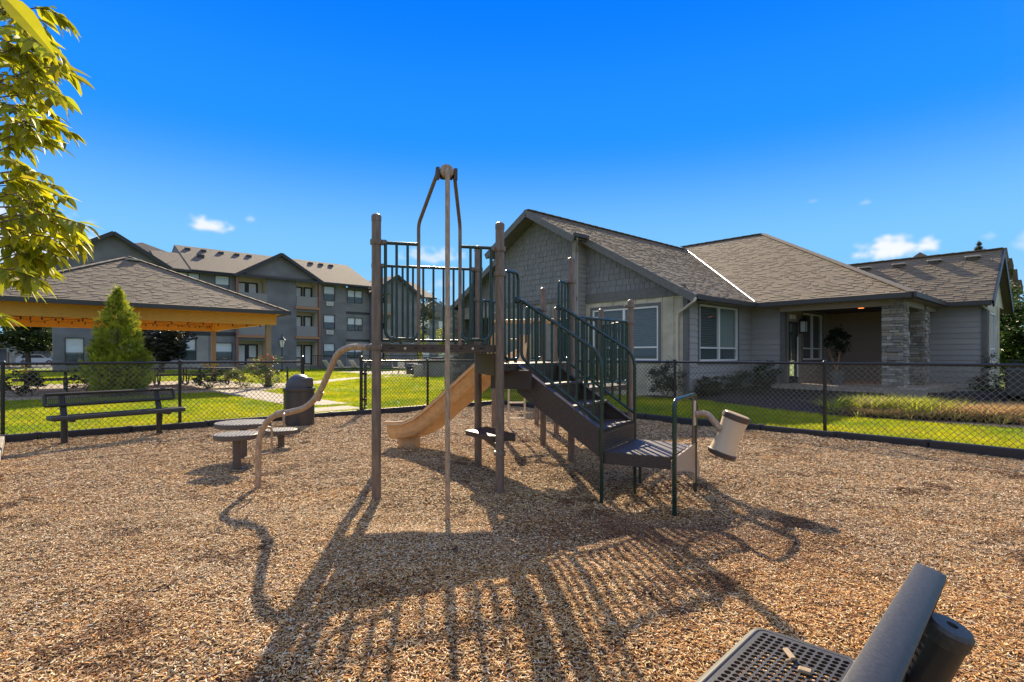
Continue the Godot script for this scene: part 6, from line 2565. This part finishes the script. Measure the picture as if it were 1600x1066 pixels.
func jitter(c: Color, v: float) -> Color:
	var f := 1.0 + rng.randf_range(-v, v)
	return Color(c.r * f * rng.randf_range(0.9, 1.1), c.g * f, c.b * f)


func clumps(parent: Node3D, centre: Vector3, radii: Vector3, n_clumps: int, per: int, size: float, mesh: Mesh, cs: Array, called := "crown", hang := 0.0) -> void:
	# leaves in loose clumps through an ellipsoid: denser outside, with gaps between the clumps
	var ts := []
	var col := PackedColorArray()
	for k in n_clumps:
		var dir := Vector3(rng.randfn(), rng.randfn(), rng.randfn()).normalized()
		var c := centre + dir * radii * pow(rng.randf(), 0.38)
		var r := radii * rng.randf_range(0.16, 0.34)
		var base: Color = cs[rng.randi() % cs.size()]
		for i in per:
			var o := Vector3(rng.randfn(), rng.randfn() * 0.8, rng.randfn()) * 0.55
			var p := c + o * r
			var b := any_basis(size * rng.randf_range(0.7, 1.3))
			if hang > 0.0:
				b = Basis(Vector3.UP, rng.randf() * TAU) * Basis(Vector3.BACK, -rng.randf_range(0.1, 0.9)) * Basis.from_scale(Vector3.ONE * size * rng.randf_range(0.7, 1.3))
			ts.append(Transform3D(b, p))
			col.append(jitter(base, 0.25))
	many(called, mesh, M.leaf, parent, ts, col)


func make_tree(called: String, label: String, at: Vector3, height: float, radii: Vector3, n_clumps: int, per: int, leaf: float, cs: Array, group := "") -> Node3D:
	var t := thing(called, label, "tree", at, 0.0, group)
	var g := Geo.new()
	var c := Vector3(0, height - radii.y, 0)
	var pts := []
	for i in 6:
		pts.append(Vector3(rng.randfn() * 0.04 * i, c.y * i / 5.0, rng.randfn() * 0.04 * i))
	g.tube(pts, radii.x * 0.09 + 0.05, 10, true, radii.x * 0.03 + 0.02)
	for k in 7:
		var dir := Vector3(rng.randfn(), absf(rng.randfn()) * 0.6 + 0.3, rng.randfn()).normalized()
		var s: Vector3 = pts[3 + k % 3]
		g.tube([s, s + dir * radii * 0.4, s + dir * radii * 0.8 + Vector3(0, 0.1, 0)], radii.x * 0.035 + 0.01, 6, true, 0.008)
	part("trunk", g, M.trunk, t)
	clumps(t, c, radii, n_clumps, per, leaf, leaf_small(), cs)
	return t


func make_conifer(called: String, label: String, at: Vector3, height: float, radius: float, n: int, size: float, cs: Array) -> Node3D:
	var t := thing(called, label, "tree", at)
	var g := Geo.new()
	g.tube([Vector3.ZERO, Vector3(0, height * 0.95, 0)], 0.06, 8, true, 0.01)
	part("trunk", g, M.trunk, t)
	var ts := []
	var col := PackedColorArray()
	var per := 22
	for i in n / per:
		var u := pow(rng.randf(), 1.3)
		var y := height * (0.03 + 0.96 * u)
		var a := rng.randf() * TAU
		# lobes along the height and round it make an uneven outline
		var prof := radius * (0.25 * (1.0 - u) + 0.75 * pow(maxf(1.0 - u * 1.06, 0.0), 0.62)) * smoothstep(-0.26, 0.24, u) + 0.03
		prof *= 1.0 + 0.17 * sin(a * 4.0 + u * 15.0) + 0.16 * sin(a * 3.0 - u * 29.0)
		var o := Vector3(cos(a), 0, sin(a))
		var c := o * prof * pow(rng.randf(), 0.28) + Vector3(0, y, 0)
		var axis := (o + Vector3(0, rng.randf_range(0.5, 1.5), 0)).normalized()
		var base: Color = cs[0].lerp(cs[1], pow(rng.randf(), 0.8))
		var big := (0.45 + 0.55 * (1.0 - u)) * rng.randf_range(0.7, 1.35)
		for k in per:
			var dir := (axis + Vector3(rng.randfn(), rng.randfn(), rng.randfn()) * 0.42).normalized()
			var p := c + axis * rng.randf_range(-0.10, 0.10) * radius * big + Vector3(rng.randfn(), rng.randfn(), rng.randfn()) * 0.055 * radius * big
			var sd := dir.cross(Vector3(rng.randfn(), rng.randfn(), rng.randfn())).normalized()
			var s := size * rng.randf_range(0.6, 1.2) * big
			ts.append(Transform3D(Basis(dir * s, sd.cross(dir) * s, sd * s), p))
			col.append(jitter(base, 0.2))
	many("crown", spray(), M.leaf, t, ts, col)
	return t


func build_trees() -> void:
	# --- the tree that reaches in at the left
	var t := thing("young_tree", "leafy tree reaching in at the left edge, long drooping yellow-green leaves", "tree", Vector3.ZERO)
	var trunk := P(-4.25, 2.55, 0)
	var g := Geo.new()
	g.tube([trunk + Vector3(0, -0.1, 0), trunk + Vector3(0.03, 1.0, 0), trunk + Vector3(0.0, 2.0, 0.05), trunk + Vector3(0.05, 3.6, 0.0)], 0.075, 12, true, 0.03)
	part("trunk", g, M.trunk, t)
	var mesh := leaf_long()
	var cols := []
	for c in [[0.42, 0.40, 0.014], [0.55, 0.47, 0.014], [0.28, 0.31, 0.016], [0.17, 0.21, 0.02], [0.62, 0.48, 0.012], [0.36, 0.38, 0.014]]:
		var m: StandardMaterial3D = M.leaf_tree.duplicate()
		m.vertex_color_use_as_albedo = false
		m.albedo_color = lin(c[0], c[1], c[2])
		m.albedo_texture = noise_tex(64, 0.05, 2, 50, Color(0.9, 0.9, 0.9), Color(1, 1, 1))
		m.uv1_triplanar = true
		cols.append(m)
	var count := 0
	var small_t := []
	var small_c := PackedColorArray()
	var limbs := Geo.new()
	for s in SPRIGS:
		var a := P(s[0], s[2], s[1])
		var b := P(s[3], s[5], s[4])
		var h := clampf(a.y - rng.randf_range(0.35, 1.1), 0.6, 3.2)
		var start := trunk + Vector3(0.02, h, 0)
		g = Geo.new()
		var bend := a.lerp(b, 0.5) + Vector3(0, 0.025, 0)
		limbs.tube([start, start.lerp(a, 0.5) + Vector3(0, rng.randf_range(0.0, 0.12), 0), a], 0.012, 6, false, 0.003)
		g.tube([a, bend, b], 0.0045, 5, true, 0.002)
		part("twig", g, M.twig, t)
		for k in 23:
			var u := 0.02 + k * 0.0445
			var p := a.lerp(bend, u * 2.0) if u < 0.5 else bend.lerp(b, u * 2.0 - 1.0)
			var fw := (b - a).normalized()
			var sgn := 1.0 if k % 2 else -1.0
			var out := (fw * 0.8 + fw.cross(Vector3.UP).normalized() * sgn * rng.randf_range(0.2, 0.9) + Vector3(0, rng.randf_range(-0.75, 0.05), 0) + Vector3(rng.randfn(), rng.randfn(), rng.randfn()) * 0.18).normalized()
			if k == 22:
				out = (fw + Vector3(0, -0.25, 0)).normalized()
			var up := (Vector3.UP + Vector3(rng.randfn(), 0, rng.randfn()) * 0.45)
			var sd := out.cross(up).normalized()
			var len := rng.randf_range(0.08, 0.138)
			var lt := Transform3D(Basis(out * len, sd.cross(out) * len, sd * len), p)
			if (k * 7 + count) % 9 < 3 and count < 299:
				piece("leaf", mesh, cols[rng.randi() % 6], t, lt)
				count += 1
			else:
				small_t.append(lt)
				small_c.append(jitter(Color(0.38, 0.37, 0.014), 0.45))
	part("limbs", limbs, M.trunk, t)
	many("leaves", mesh, M.leaf_tree, t, small_t, small_c)
	var big := P(-0.955, 1.02, 2.045)
	var out2 := Vector3(0.72, -0.69, 0.05).normalized()
	var sd2 := out2.cross(Vector3(0.3, 0.55, 0.8)).normalized()
	piece("leaf", mesh, cols[0], t, Transform3D(Basis(out2, sd2.cross(out2), sd2) * Basis.from_scale(Vector3.ONE * 0.135), big))
	# the rest of its crown, outside the picture
	var ts := []
	var cc := PackedColorArray()
	for i in 1500:
		var o := Vector3(rng.randfn() * 0.45, rng.randfn() * 0.7, rng.randfn() * 0.45)
		var p := trunk + Vector3(-0.15, 2.6, 0.1) + o
		if p.x > -0.99 * -p.z - 0.15:
			continue
		var b := Basis(Vector3.UP, rng.randf() * TAU) * Basis(Vector3.BACK, -rng.randf_range(0.1, 0.8)) * Basis.from_scale(Vector3.ONE * rng.randf_range(0.08, 0.14))
		ts.append(Transform3D(b, p))
		cc.append(jitter(Color(0.38, 0.37, 0.014), 0.4))
	many("crown", mesh, M.leaf_tree, t, ts, cc)

	# --- the conifer before the shelter
	make_conifer("conifer", "bushy bright green conifer standing in front of the shelter", P(-12.75, 17.6, 0.05), 3.5, 0.93, 17000, 0.19, [Color(0.12, 0.17, 0.02), Color(0.54, 0.55, 0.05)])
	# --- trees behind the shelter
	make_tree("shade_tree", "dark broad tree behind the shelter's left end", P(-52.5, 59.0, 0), 6.2, Vector3(2.8, 2.3, 2.6), 60, 110, 0.32, [Color(0.035, 0.06, 0.015), Color(0.06, 0.09, 0.02)])
	make_tree("shade_tree", "yellow-green lighter tree right of the dark one under the shelter's roof", P(-55.5, 66.0, 0), 6.0, Vector3(2.7, 2.0, 2.5), 50, 90, 0.3, [Color(0.34, 0.36, 0.04), Color(0.2, 0.26, 0.04)])
	make_tree("shade_tree", "brownish dark round tree right of the conifer under the shelter's roof", P(-25.5, 39.5, 0), 4.2, Vector3(1.9, 1.7, 1.9), 50, 110, 0.26, [Color(0.05, 0.042, 0.022), Color(0.035, 0.035, 0.015)])
	make_tree("shade_tree", "large dark tree seen through the left end of the shelter", P(-63.0, 60.0, 0), 7.5, Vector3(4.0, 3.0, 4.0), 70, 110, 0.36, [Color(0.03, 0.055, 0.022), Color(0.045, 0.075, 0.02)])
	make_tree("shade_tree", "far dark green tree at the left picture edge, behind the shelter's corner post", P(-76.0, 72.0, 0), 8.0, Vector3(5.0, 3.6, 5.0), 70, 90, 0.42, [Color(0.04, 0.07, 0.025), Color(0.06, 0.09, 0.025)])
	# --- right of the clubhouse
	make_tree("hedge_tree", "tall dense dark green evergreen behind the clubhouse's right end", P(23.5, 25.0, 0.2), 3.7, Vector3(1.8, 1.85, 2.0), 120, 150, 0.16, [Color(0.035, 0.07, 0.012), Color(0.06, 0.11, 0.015)])
	make_tree("hedge_tree", "yellow-green shrub tree at the right picture edge, sunlight put into its leaf colour", P(23.9, 23.2, 0.2), 2.8, Vector3(1.1, 1.6, 1.2), 60, 100, 0.15, [Color(0.15, 0.20, 0.015), Color(0.08, 0.13, 0.015)])  # yellower leaf colours stand for the evergreen's sunlit side
	make_tree("hedge_tree", "pale slim tree behind the evergreen, before the far right block", P(29.6, 32.5, 0.2), 5.4, Vector3(0.8, 2.2, 0.8), 50, 70, 0.18, [Color(0.16, 0.17, 0.06), Color(0.10, 0.12, 0.04)])
	make_conifer("conifer", "tip of a far conifer above the clubhouse's right ridge", P(51.5, 60.0, 0), 14.0, 1.9, 6000, 0.6, [Color(0.05, 0.06, 0.03), Color(0.10, 0.10, 0.045)])
	# --- far trees between the apartment block and the clubhouse
	make_tree("far_tree", "dark open far tree right of the apartment block's end", P(-16.6, 98.0, 0), 13.4, Vector3(2.6, 4.4, 2.6), 36, 60, 0.4, [Color(0.045, 0.05, 0.025), Color(0.07, 0.075, 0.03)])
	make_tree("far_tree", "small far treetop above the distant tan roof", P(-21.5, 146.0, 0), 17.5, Vector3(3.0, 4.5, 3.0), 30, 50, 0.55, [Color(0.05, 0.045, 0.03), Color(0.07, 0.06, 0.03)])
	make_tree("far_tree", "bright yellow-green small tree left of the distant grey gabled block", P(-11.3, 66.0, 0), 4.5, Vector3(0.8, 1.7, 0.8), 30, 60, 0.2, [Color(0.28, 0.30, 0.02), Color(0.2, 0.25, 0.02)])
	make_tree("far_tree", "bright yellow-green tree right of the distant grey gabled block", P(-8.4, 70.0, 0), 5.6, Vector3(1.3, 2.2, 1.3), 40, 60, 0.24, [Color(0.30, 0.32, 0.02), Color(0.2, 0.25, 0.02)])
	# woods that close the horizon
	var woods := thing("woods", "far belt of dark trees along the horizon", "woods")
	ts = []
	cc = PackedColorArray()
	for i in 5000:
		var az := rng.randf_range(-1.25, 1.25)
		var d := rng.randf_range(190.0, 215.0)
		var h := 6.0 + 3.0 * sin(az * 23.0) + 2.0 * sin(az * 61.0)
		ts.append(Transform3D(any_basis(rng.randf_range(2.0, 3.6)), Vector3(sin(az) * d, rng.randf() * maxf(h, 3.0), -cos(az) * d)))
		cc.append(jitter(Color(0.04, 0.055, 0.03), 0.3))
	many("crown", leaf_small(), M.leaf, woods, ts, cc)
	woods.set_meta("kind", "stuff")


func shrub(called: String, label: String, at: Vector3, radii: Vector3, n_clumps: int, per: int, leaf: float, cs: Array, group := "") -> Node3D:
	var s := thing(called, label, "shrub", at, 0.0, group)
	var g := Geo.new()
	for k in 6:
		var dir := Vector3(rng.randfn() * 0.5, 1.0, rng.randfn() * 0.5).normalized()
		g.tube([Vector3(dir.x * 0.05, 0, dir.z * 0.05), dir * radii * 0.7, dir * radii * 1.3], 0.012, 5, true, 0.003)
	part("stem", g, M.trunk, s)
	clumps(s, Vector3(0, radii.y, 0), radii, n_clumps, per, leaf, leaf_small(), cs, "foliage")
	return s


func blooms(s: Node3D, spots: Array, m: Material, r: float) -> void:
	var g := Geo.new()
	var pr := []
	for k in 7:
		var a := -PI / 2 + PI * k / 6.0
		pr.append(Vector2(maxf(cos(a), 0.0), sin(a)))
	for k in 5:
		var a := TAU * k / 5
		g.lathe([Vector2(0, -0.4), Vector2(0.45, -0.1), Vector2(0.4, 0.4), Vector2(0.1, 0.5)], Transform3D(Basis(Vector3.RIGHT, 0.7) * Basis(Vector3.UP, a), Vector3(cos(a) * 0.5, 0, sin(a) * 0.5)), 6)
	g.lathe([Vector2(0, -0.3), Vector2(0.5, 0.1), Vector2(0.3, 0.6), Vector2(0, 0.65)], Transform3D(), 7)
	var mesh := g.mesh()
	for q in spots:
		piece("flower", mesh, m, s, Transform3D(any_basis(r), q))


func build_plants() -> void:
	var red := mat(0.62, 0.03, 0.02, 0.5)
	var coral := mat(0.75, 0.16, 0.07, 0.5)
	var yellow := mat(0.65, 0.38, 0.02, 0.5)
	var green := [Color(0.09, 0.13, 0.025), Color(0.15, 0.19, 0.035), Color(0.26, 0.26, 0.05)]
	setting("flower_bed", flat_poly(rose_bed, 0.082), M.concrete)
	# roses by the shelter
	var s := shrub("rose_bush", "rose bush with red and coral flowers before the shelter's right post", P(-10.15, 22.4, 0.08), Vector3(0.72, 0.62, 0.6), 26, 60, 0.085, green)
	var sp := []
	for k in 9:
		sp.append(Vector3(rng.randf_range(-0.6, 0.6), rng.randf_range(0.7, 1.35), rng.randf_range(0.1, 0.5)))
	blooms(s, [Vector3(-0.7, 0.55, 0.45), Vector3(0.05, 1.1, 0.45), Vector3(0.1, 1.22, 0.4), Vector3(0.42, 1.15, 0.3)], red, 0.05)
	blooms(s, sp, coral, 0.045)
	shrub("rose_bush", "plain rounded green rose bush left of the red-flowered one", P(-11.1, 22.3, 0.08), Vector3(0.58, 0.42, 0.55), 24, 60, 0.08, green)
	s = shrub("rose_bush", "shrub with one bunch of yellow flowers beside the fence post, at the shelter", P(-11.9, 21.4, 0.08), Vector3(0.62, 0.42, 0.55), 24, 60, 0.08, [Color(0.035, 0.06, 0.018), Color(0.06, 0.09, 0.02)])
	sp = []
	for k in 14:
		sp.append(Vector3(rng.randf_range(-0.2, 0.4), rng.randf_range(0.8, 1.02), rng.randf_range(0.0, 0.4)))
	blooms(s, sp, yellow, 0.06)
	s = shrub("rose_bush", "dark shrub with yellow flowers at the left picture edge", P(-15.9, 17.6, 0.08), Vector3(0.75, 0.42, 0.6), 26, 60, 0.085, [Color(0.04, 0.035, 0.02), Color(0.05, 0.05, 0.02)])
	sp = []
	for k in 14:
		sp.append(Vector3(rng.randf_range(-0.4, 0.5), rng.randf_range(0.75, 1.0), rng.randf_range(0.0, 0.4)))
	blooms(s, sp, yellow, 0.05)
	shrub("low_shrub", "low blue-green shrub behind the left bench, left of the conifer", P(-14.6, 19.0, 0.08), Vector3(0.6, 0.36, 0.6), 22, 60, 0.09, [Color(0.02, 0.045, 0.025), Color(0.05, 0.06, 0.03)])
	shrub("low_shrub", "brownish low shrub between the blue-green one and the conifer", P(-14.0, 18.6, 0.08), Vector3(0.5, 0.42, 0.5), 20, 60, 0.08, [Color(0.06, 0.04, 0.025), Color(0.09, 0.08, 0.02)])
	# shrubs against the clubhouse
	var dk := [Color(0.018, 0.04, 0.016), Color(0.03, 0.06, 0.02)]
	var lst := [[4.55, 16.15, 0.5, 0.52, "upright dark shrub against the clubhouse's light boards, behind the second fence post"], [2.9, 17.6, 0.4, 0.5, "dark shrub against the light boards, just right of the steps' handrail"], [5.95, 16.4, 0.45, 0.32, "low round dark shrub at the clubhouse's front corner"], [7.3, 17.2, 0.8, 0.4, "broad low dark shrub under the clubhouse's side window"], [8.6, 18.3, 0.5, 0.6, "tall dark shrub in the inner corner by the porch"], [14.6, 16.3, 0.75, 0.62, "broad reddish-green shrub under the right wing's wall"]]
	for q in lst:
		shrub("evergreen_shrub", q[4], P(q[0], q[1], 0.14), Vector3(q[2], q[3], q[2]), 26, 80, 0.07, dk if q[0] < 14.0 else [Color(0.06, 0.045, 0.02), Color(0.05, 0.07, 0.02)])
	# sapling in a pot by the porch window
	var tp := thing("potted_tree", "small potted tree with bare twisted stem in front of the porch window", "plant", P(10.75, 18.0, 0.42))
	var g := Geo.new()
	g.lathe([Vector2(0.0, 0.0), Vector2(0.18, 0.0), Vector2(0.25, 0.45), Vector2(0.22, 0.45), Vector2(0.2, 0.4), Vector2(0, 0.4)], Transform3D(), 18)
	part("pot", g, M.trim, tp)
	g = Geo.new()
	for k in 4:
		g.tube([Vector3(0, 0.35, 0), Vector3(0.08 * sin(k * 2.0), 0.7, 0.08 * cos(k * 2.0)), Vector3(0.2 * sin(k * 2.3), 1.15, 0.15 * cos(k * 1.7))], 0.022, 6, true, 0.01)
	part("stem", g, M.timber, tp)
	clumps(tp, Vector3(0.0, 1.5, 0), Vector3(0.35, 0.6, 0.3), 24, 40, 0.11, leaf_small(), [Color(0.02, 0.04, 0.02), Color(0.035, 0.055, 0.025)], "foliage", 1.0)
	# grasses in the bed on the right
	var tuft := blade_tuft(16, 0.10, 0.75, 0.013)
	var ts := []
	var cc := PackedColorArray()
	var gr := thing("ornamental_grass", "yellow-green clump of ornamental grass in the bed behind the right fence post", "ornamental grass")
	for i in 260:
		var x := rng.randfn() * 0.45
		var y := rng.randfn() * 0.42
		ts.append(Transform3D(Basis(Vector3.UP, rng.randf() * TAU) * Basis.from_scale(Vector3(1.0, rng.randf_range(0.2, 0.44), 1.0)), P(8.7 + x, 12.4 + y - x * 0.4, 0.08)))
		cc.append(jitter(Color(0.42, 0.46, 0.04) if rng.randf() < 0.75 else Color(0.36, 0.30, 0.12), 0.3))
	many("blades", tuft, M.blade, gr, ts, cc)
	var spots := [[9.55, 11.4, "first tan drying grass clump right of the yellow-green one"], [10.35, 11.2, "second tan drying grass clump right of the yellow-green one"], [11.0, 11.7, "rear tan drying grass clump, third from the yellow-green one"], [10.9, 10.4, "tan drying grass clump at the right picture edge, nearest to the lawn"], [11.9, 10.9, "tan drying grass clump at the right picture edge, farther from the lawn"]]
	for q in spots:
		gr = thing("ornamental_grass", q[2], "ornamental grass", Vector3.ZERO, 0.0, "tan drying grasses in the bed")
		ts = []
		cc = PackedColorArray()
		for i in 120:
			var x := rng.randfn() * 0.30
			var y := rng.randfn() * 0.28
			ts.append(Transform3D(Basis(Vector3.UP, rng.randf() * TAU) * Basis.from_scale(Vector3(0.9, rng.randf_range(0.16, 0.34), 0.9)), P(q[0] + x, q[1] + y, 0.08)))
			cc.append(jitter(Color(0.58, 0.36, 0.17) if rng.randf() < 0.7 else Color(0.30, 0.27, 0.08), 0.3))
		many("blades", tuft, M.blade, gr, ts, cc)
	# sparse low cover along the bed's edge
	ts = []
	cc = PackedColorArray()
	for i in 700:
		var u := rng.randf()
		var p := Vector2(7.3, 11.7).lerp(Vector2(11.6, 9.0), u) + Vector2(rng.randf_range(-0.2, 0.6), rng.randf_range(-0.1, 0.7))
		ts.append(Transform3D(Basis(Vector3.UP, rng.randf() * TAU) * Basis.from_scale(Vector3(0.6, rng.randf_range(0.08, 0.22), 0.6)), P(p.x, p.y, 0.08)))
		cc.append(jitter(Color(0.20, 0.19, 0.06) if rng.randf() < 0.6 else Color(0.26, 0.16, 0.09), 0.35))
	var gc := thing("ground_cover", "sparse low weeds along the bed's edge behind the right lawn strip", "ground cover")
	many("blades", tuft, M.blade, gc, ts, cc)
	gc.set_meta("kind", "stuff")


func build_mulch_chips() -> void:
	var g := Geo.new()
	var p := []
	for y in [-0.5, 0.5]:
		for q in [[-0.5, -0.35], [0.5, -0.5], [0.44, 0.5], [-0.5, 0.3]]:
			p.append(Vector3(q[0], y, q[1]))
	g.hexa(p, Vector3.ZERO)
	var mesh := g.mesh()
	var ts := []
	var cc := PackedColorArray()
	var pal := [Color(0.66, 0.47, 0.26), Color(0.57, 0.36, 0.16), Color(0.45, 0.255, 0.10), Color(0.27, 0.138, 0.052), Color(0.14, 0.075, 0.035), Color(0.48, 0.39, 0.27), Color(0.88, 0.72, 0.49)]
	var fresh := [Color(0.66, 0.37, 0.125), Color(0.56, 0.27, 0.07), Color(0.72, 0.48, 0.20), Color(0.38, 0.16, 0.04), Color(0.22, 0.10, 0.038), Color(0.80, 0.58, 0.32)]
	var cell := 0.25
	for i in 41:
		for j in 56:
			var c := play_world((i + 0.5) * cell, (j + 0.5) * cell)
			if c.y < -1.5 or absf(c.x) > 1.02 * maxf(c.y, 0.0) + 3.2:
				continue
			var dens := 13500.0
			var big := 1.0
			if c.y > 8.0:
				dens = 3300.0
				big = 1.6
			elif c.y > 5.0:
				dens = 6800.0
				big = 1.25
			elif c.y < 2.0:
				dens = 4200.0
				big = 1.3
			if absf(c.x) > 1.0 * c.y + 0.5:
				dens = minf(dens, 2400.0)
				big = maxf(big, 1.6)
			for k in int(dens * cell * cell):
				var a := (i + rng.randf()) * cell
				var b := (j + rng.randf()) * cell
				if a > 10.16 or b > 13.95 or a < 0.08 or b < 0.08:
					continue
				var w := CORNER + SIDE_A * a + SIDE_B * b
				var len := rng.randf_range(0.008, 0.029) * big
				var wide := rng.randf_range(0.0026, 0.0062) * big
				var bs := Basis(Vector3.UP, rng.randf() * TAU) * Basis(Vector3.BACK, rng.randfn() * 0.15) * Basis(Vector3.RIGHT, rng.randfn() * 0.22)
				ts.append(Transform3D(bs * Basis.from_scale(Vector3(len, 0.0025 * big, wide)), P(w.x, w.y, mulch_height(w.x, w.y) + rng.randf_range(0.0, 0.014) * big)))
				var fr := exp(-(pow(w.x - 0.9, 2) * 0.18 + pow(w.y - 2.3, 2) * 0.30)) + 0.55 * fine.get_noise_2d(w.x * 1.2 + 40.0, w.y * 1.2) + 0.04
				var col: Color = fresh[rng.randi() % 6] if rng.randf() < fr else pal[rng.randi() % 7]
				# damp, darker litter in the hollow under the steps and in small patches elsewhere
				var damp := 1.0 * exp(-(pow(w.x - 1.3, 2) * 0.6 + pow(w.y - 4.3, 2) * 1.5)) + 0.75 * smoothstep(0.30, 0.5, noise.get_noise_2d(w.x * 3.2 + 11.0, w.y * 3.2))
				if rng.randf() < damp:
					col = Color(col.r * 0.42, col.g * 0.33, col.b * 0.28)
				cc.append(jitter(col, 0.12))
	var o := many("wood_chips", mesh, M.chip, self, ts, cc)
	o.name = "wood_chips"
	tag(o, "loose brown and tan wood chips covering the play area", "wood chips")


func build_grass() -> void:
	var mesh := blade_tuft(9, 0.055 / 0.06, 0.5, 0.05)
	var ts := []
	var cc := PackedColorArray()
	var blocks := [PackedVector2Array(path_a), PackedVector2Array(path_b), PackedVector2Array(walk), PackedVector2Array(slab), PackedVector2Array(bed), PackedVector2Array(rose_bed), PackedVector2Array([Vector2(-4.62, 12.35), Vector2(-3.55, 13.32), Vector2(-4.25, 14.1), Vector2(-5.32, 13.1)]), PackedVector2Array([Vector2(-9, 36.8), Vector2(1.5, 37.2), Vector2(2, 46), Vector2(-16, 46)])]
	var house := PackedVector2Array([Vector2(5.3, 16.0), Vector2(-3.5, 25.5), Vector2(6, 36), Vector2(20, 20)])
	var rings := [[6.5, 12.0, 330.0, 0.055], [12.0, 20.0, 150.0, 0.075], [20.0, 30.0, 55.0, 0.10], [30.0, 48.0, 22.0, 0.13]]
	for r in rings:
		var w0: float = r[1] * 2.1
		var n := int((r[1] - r[0]) * w0 * r[2])
		for i in n:
			var d := rng.randf_range(r[0], r[1])
			var x := rng.randf_range(-w0 / 2.0, w0 / 2.0)
			if absf(x) > d * 1.0 + 0.6 or x > 17.0:
				continue
			var q := play_local(x, d)
			if q.x > -0.06 and q.y > -0.06 and q.x < 10.3:
				continue
			var p := Vector2(x, d)
			if in_poly(p, house):
				continue
			var hit := false
			for b in blocks:
				if in_poly(p, b):
					hit = true
					break
			if hit:
				continue
			var s: float = r[3] * rng.randf_range(0.7, 1.3)
			ts.append(Transform3D(Basis(Vector3.UP, rng.randf() * TAU) * Basis.from_scale(Vector3(s * 1.1, s * 0.9, s * 1.1)), P(x, d, 0.048)))
			var f := clampf(0.45 + 0.9 * noise.get_noise_2d(x * 1.1 + 30.0, d * 1.1) + 0.25 * fine.get_noise_2d(x * 4.0, d * 4.0), 0.0, 1.0)
			cc.append(jitter((Color(0.22, 0.33, 0.012).lerp(Color(0.58, 0.54, 0.014), f) if rng.randf() > 0.05 else Color(0.5, 0.36, 0.10)), 0.25))
	# longer, ragged tufts along the borders
	for i in 2600:
		var left := rng.randf() < 0.5
		var u := rng.randf_range(-0.1, 10.0 if left else 14.0)
		var off := -rng.randf_range(0.07, 0.22)
		var p := play_world(u, off) if left else play_world(off, u)
		if left and u > 4.15 and u < 5.4:
			continue
		ts.append(Transform3D(Basis(Vector3.UP, rng.randf() * TAU) * Basis.from_scale(Vector3(0.07, rng.randf_range(0.05, 0.13), 0.07)), P(p.x, p.y, 0.045)))
		cc.append(jitter(Color(0.36, 0.40, 0.014) if rng.randf() > 0.12 else Color(0.62, 0.38, 0.03), 0.25))
	var o := many("grass", mesh, M.blade, self, ts, cc)
	o.name = "grass"
	tag(o, "short bright yellow-green lawn grass", "grass")
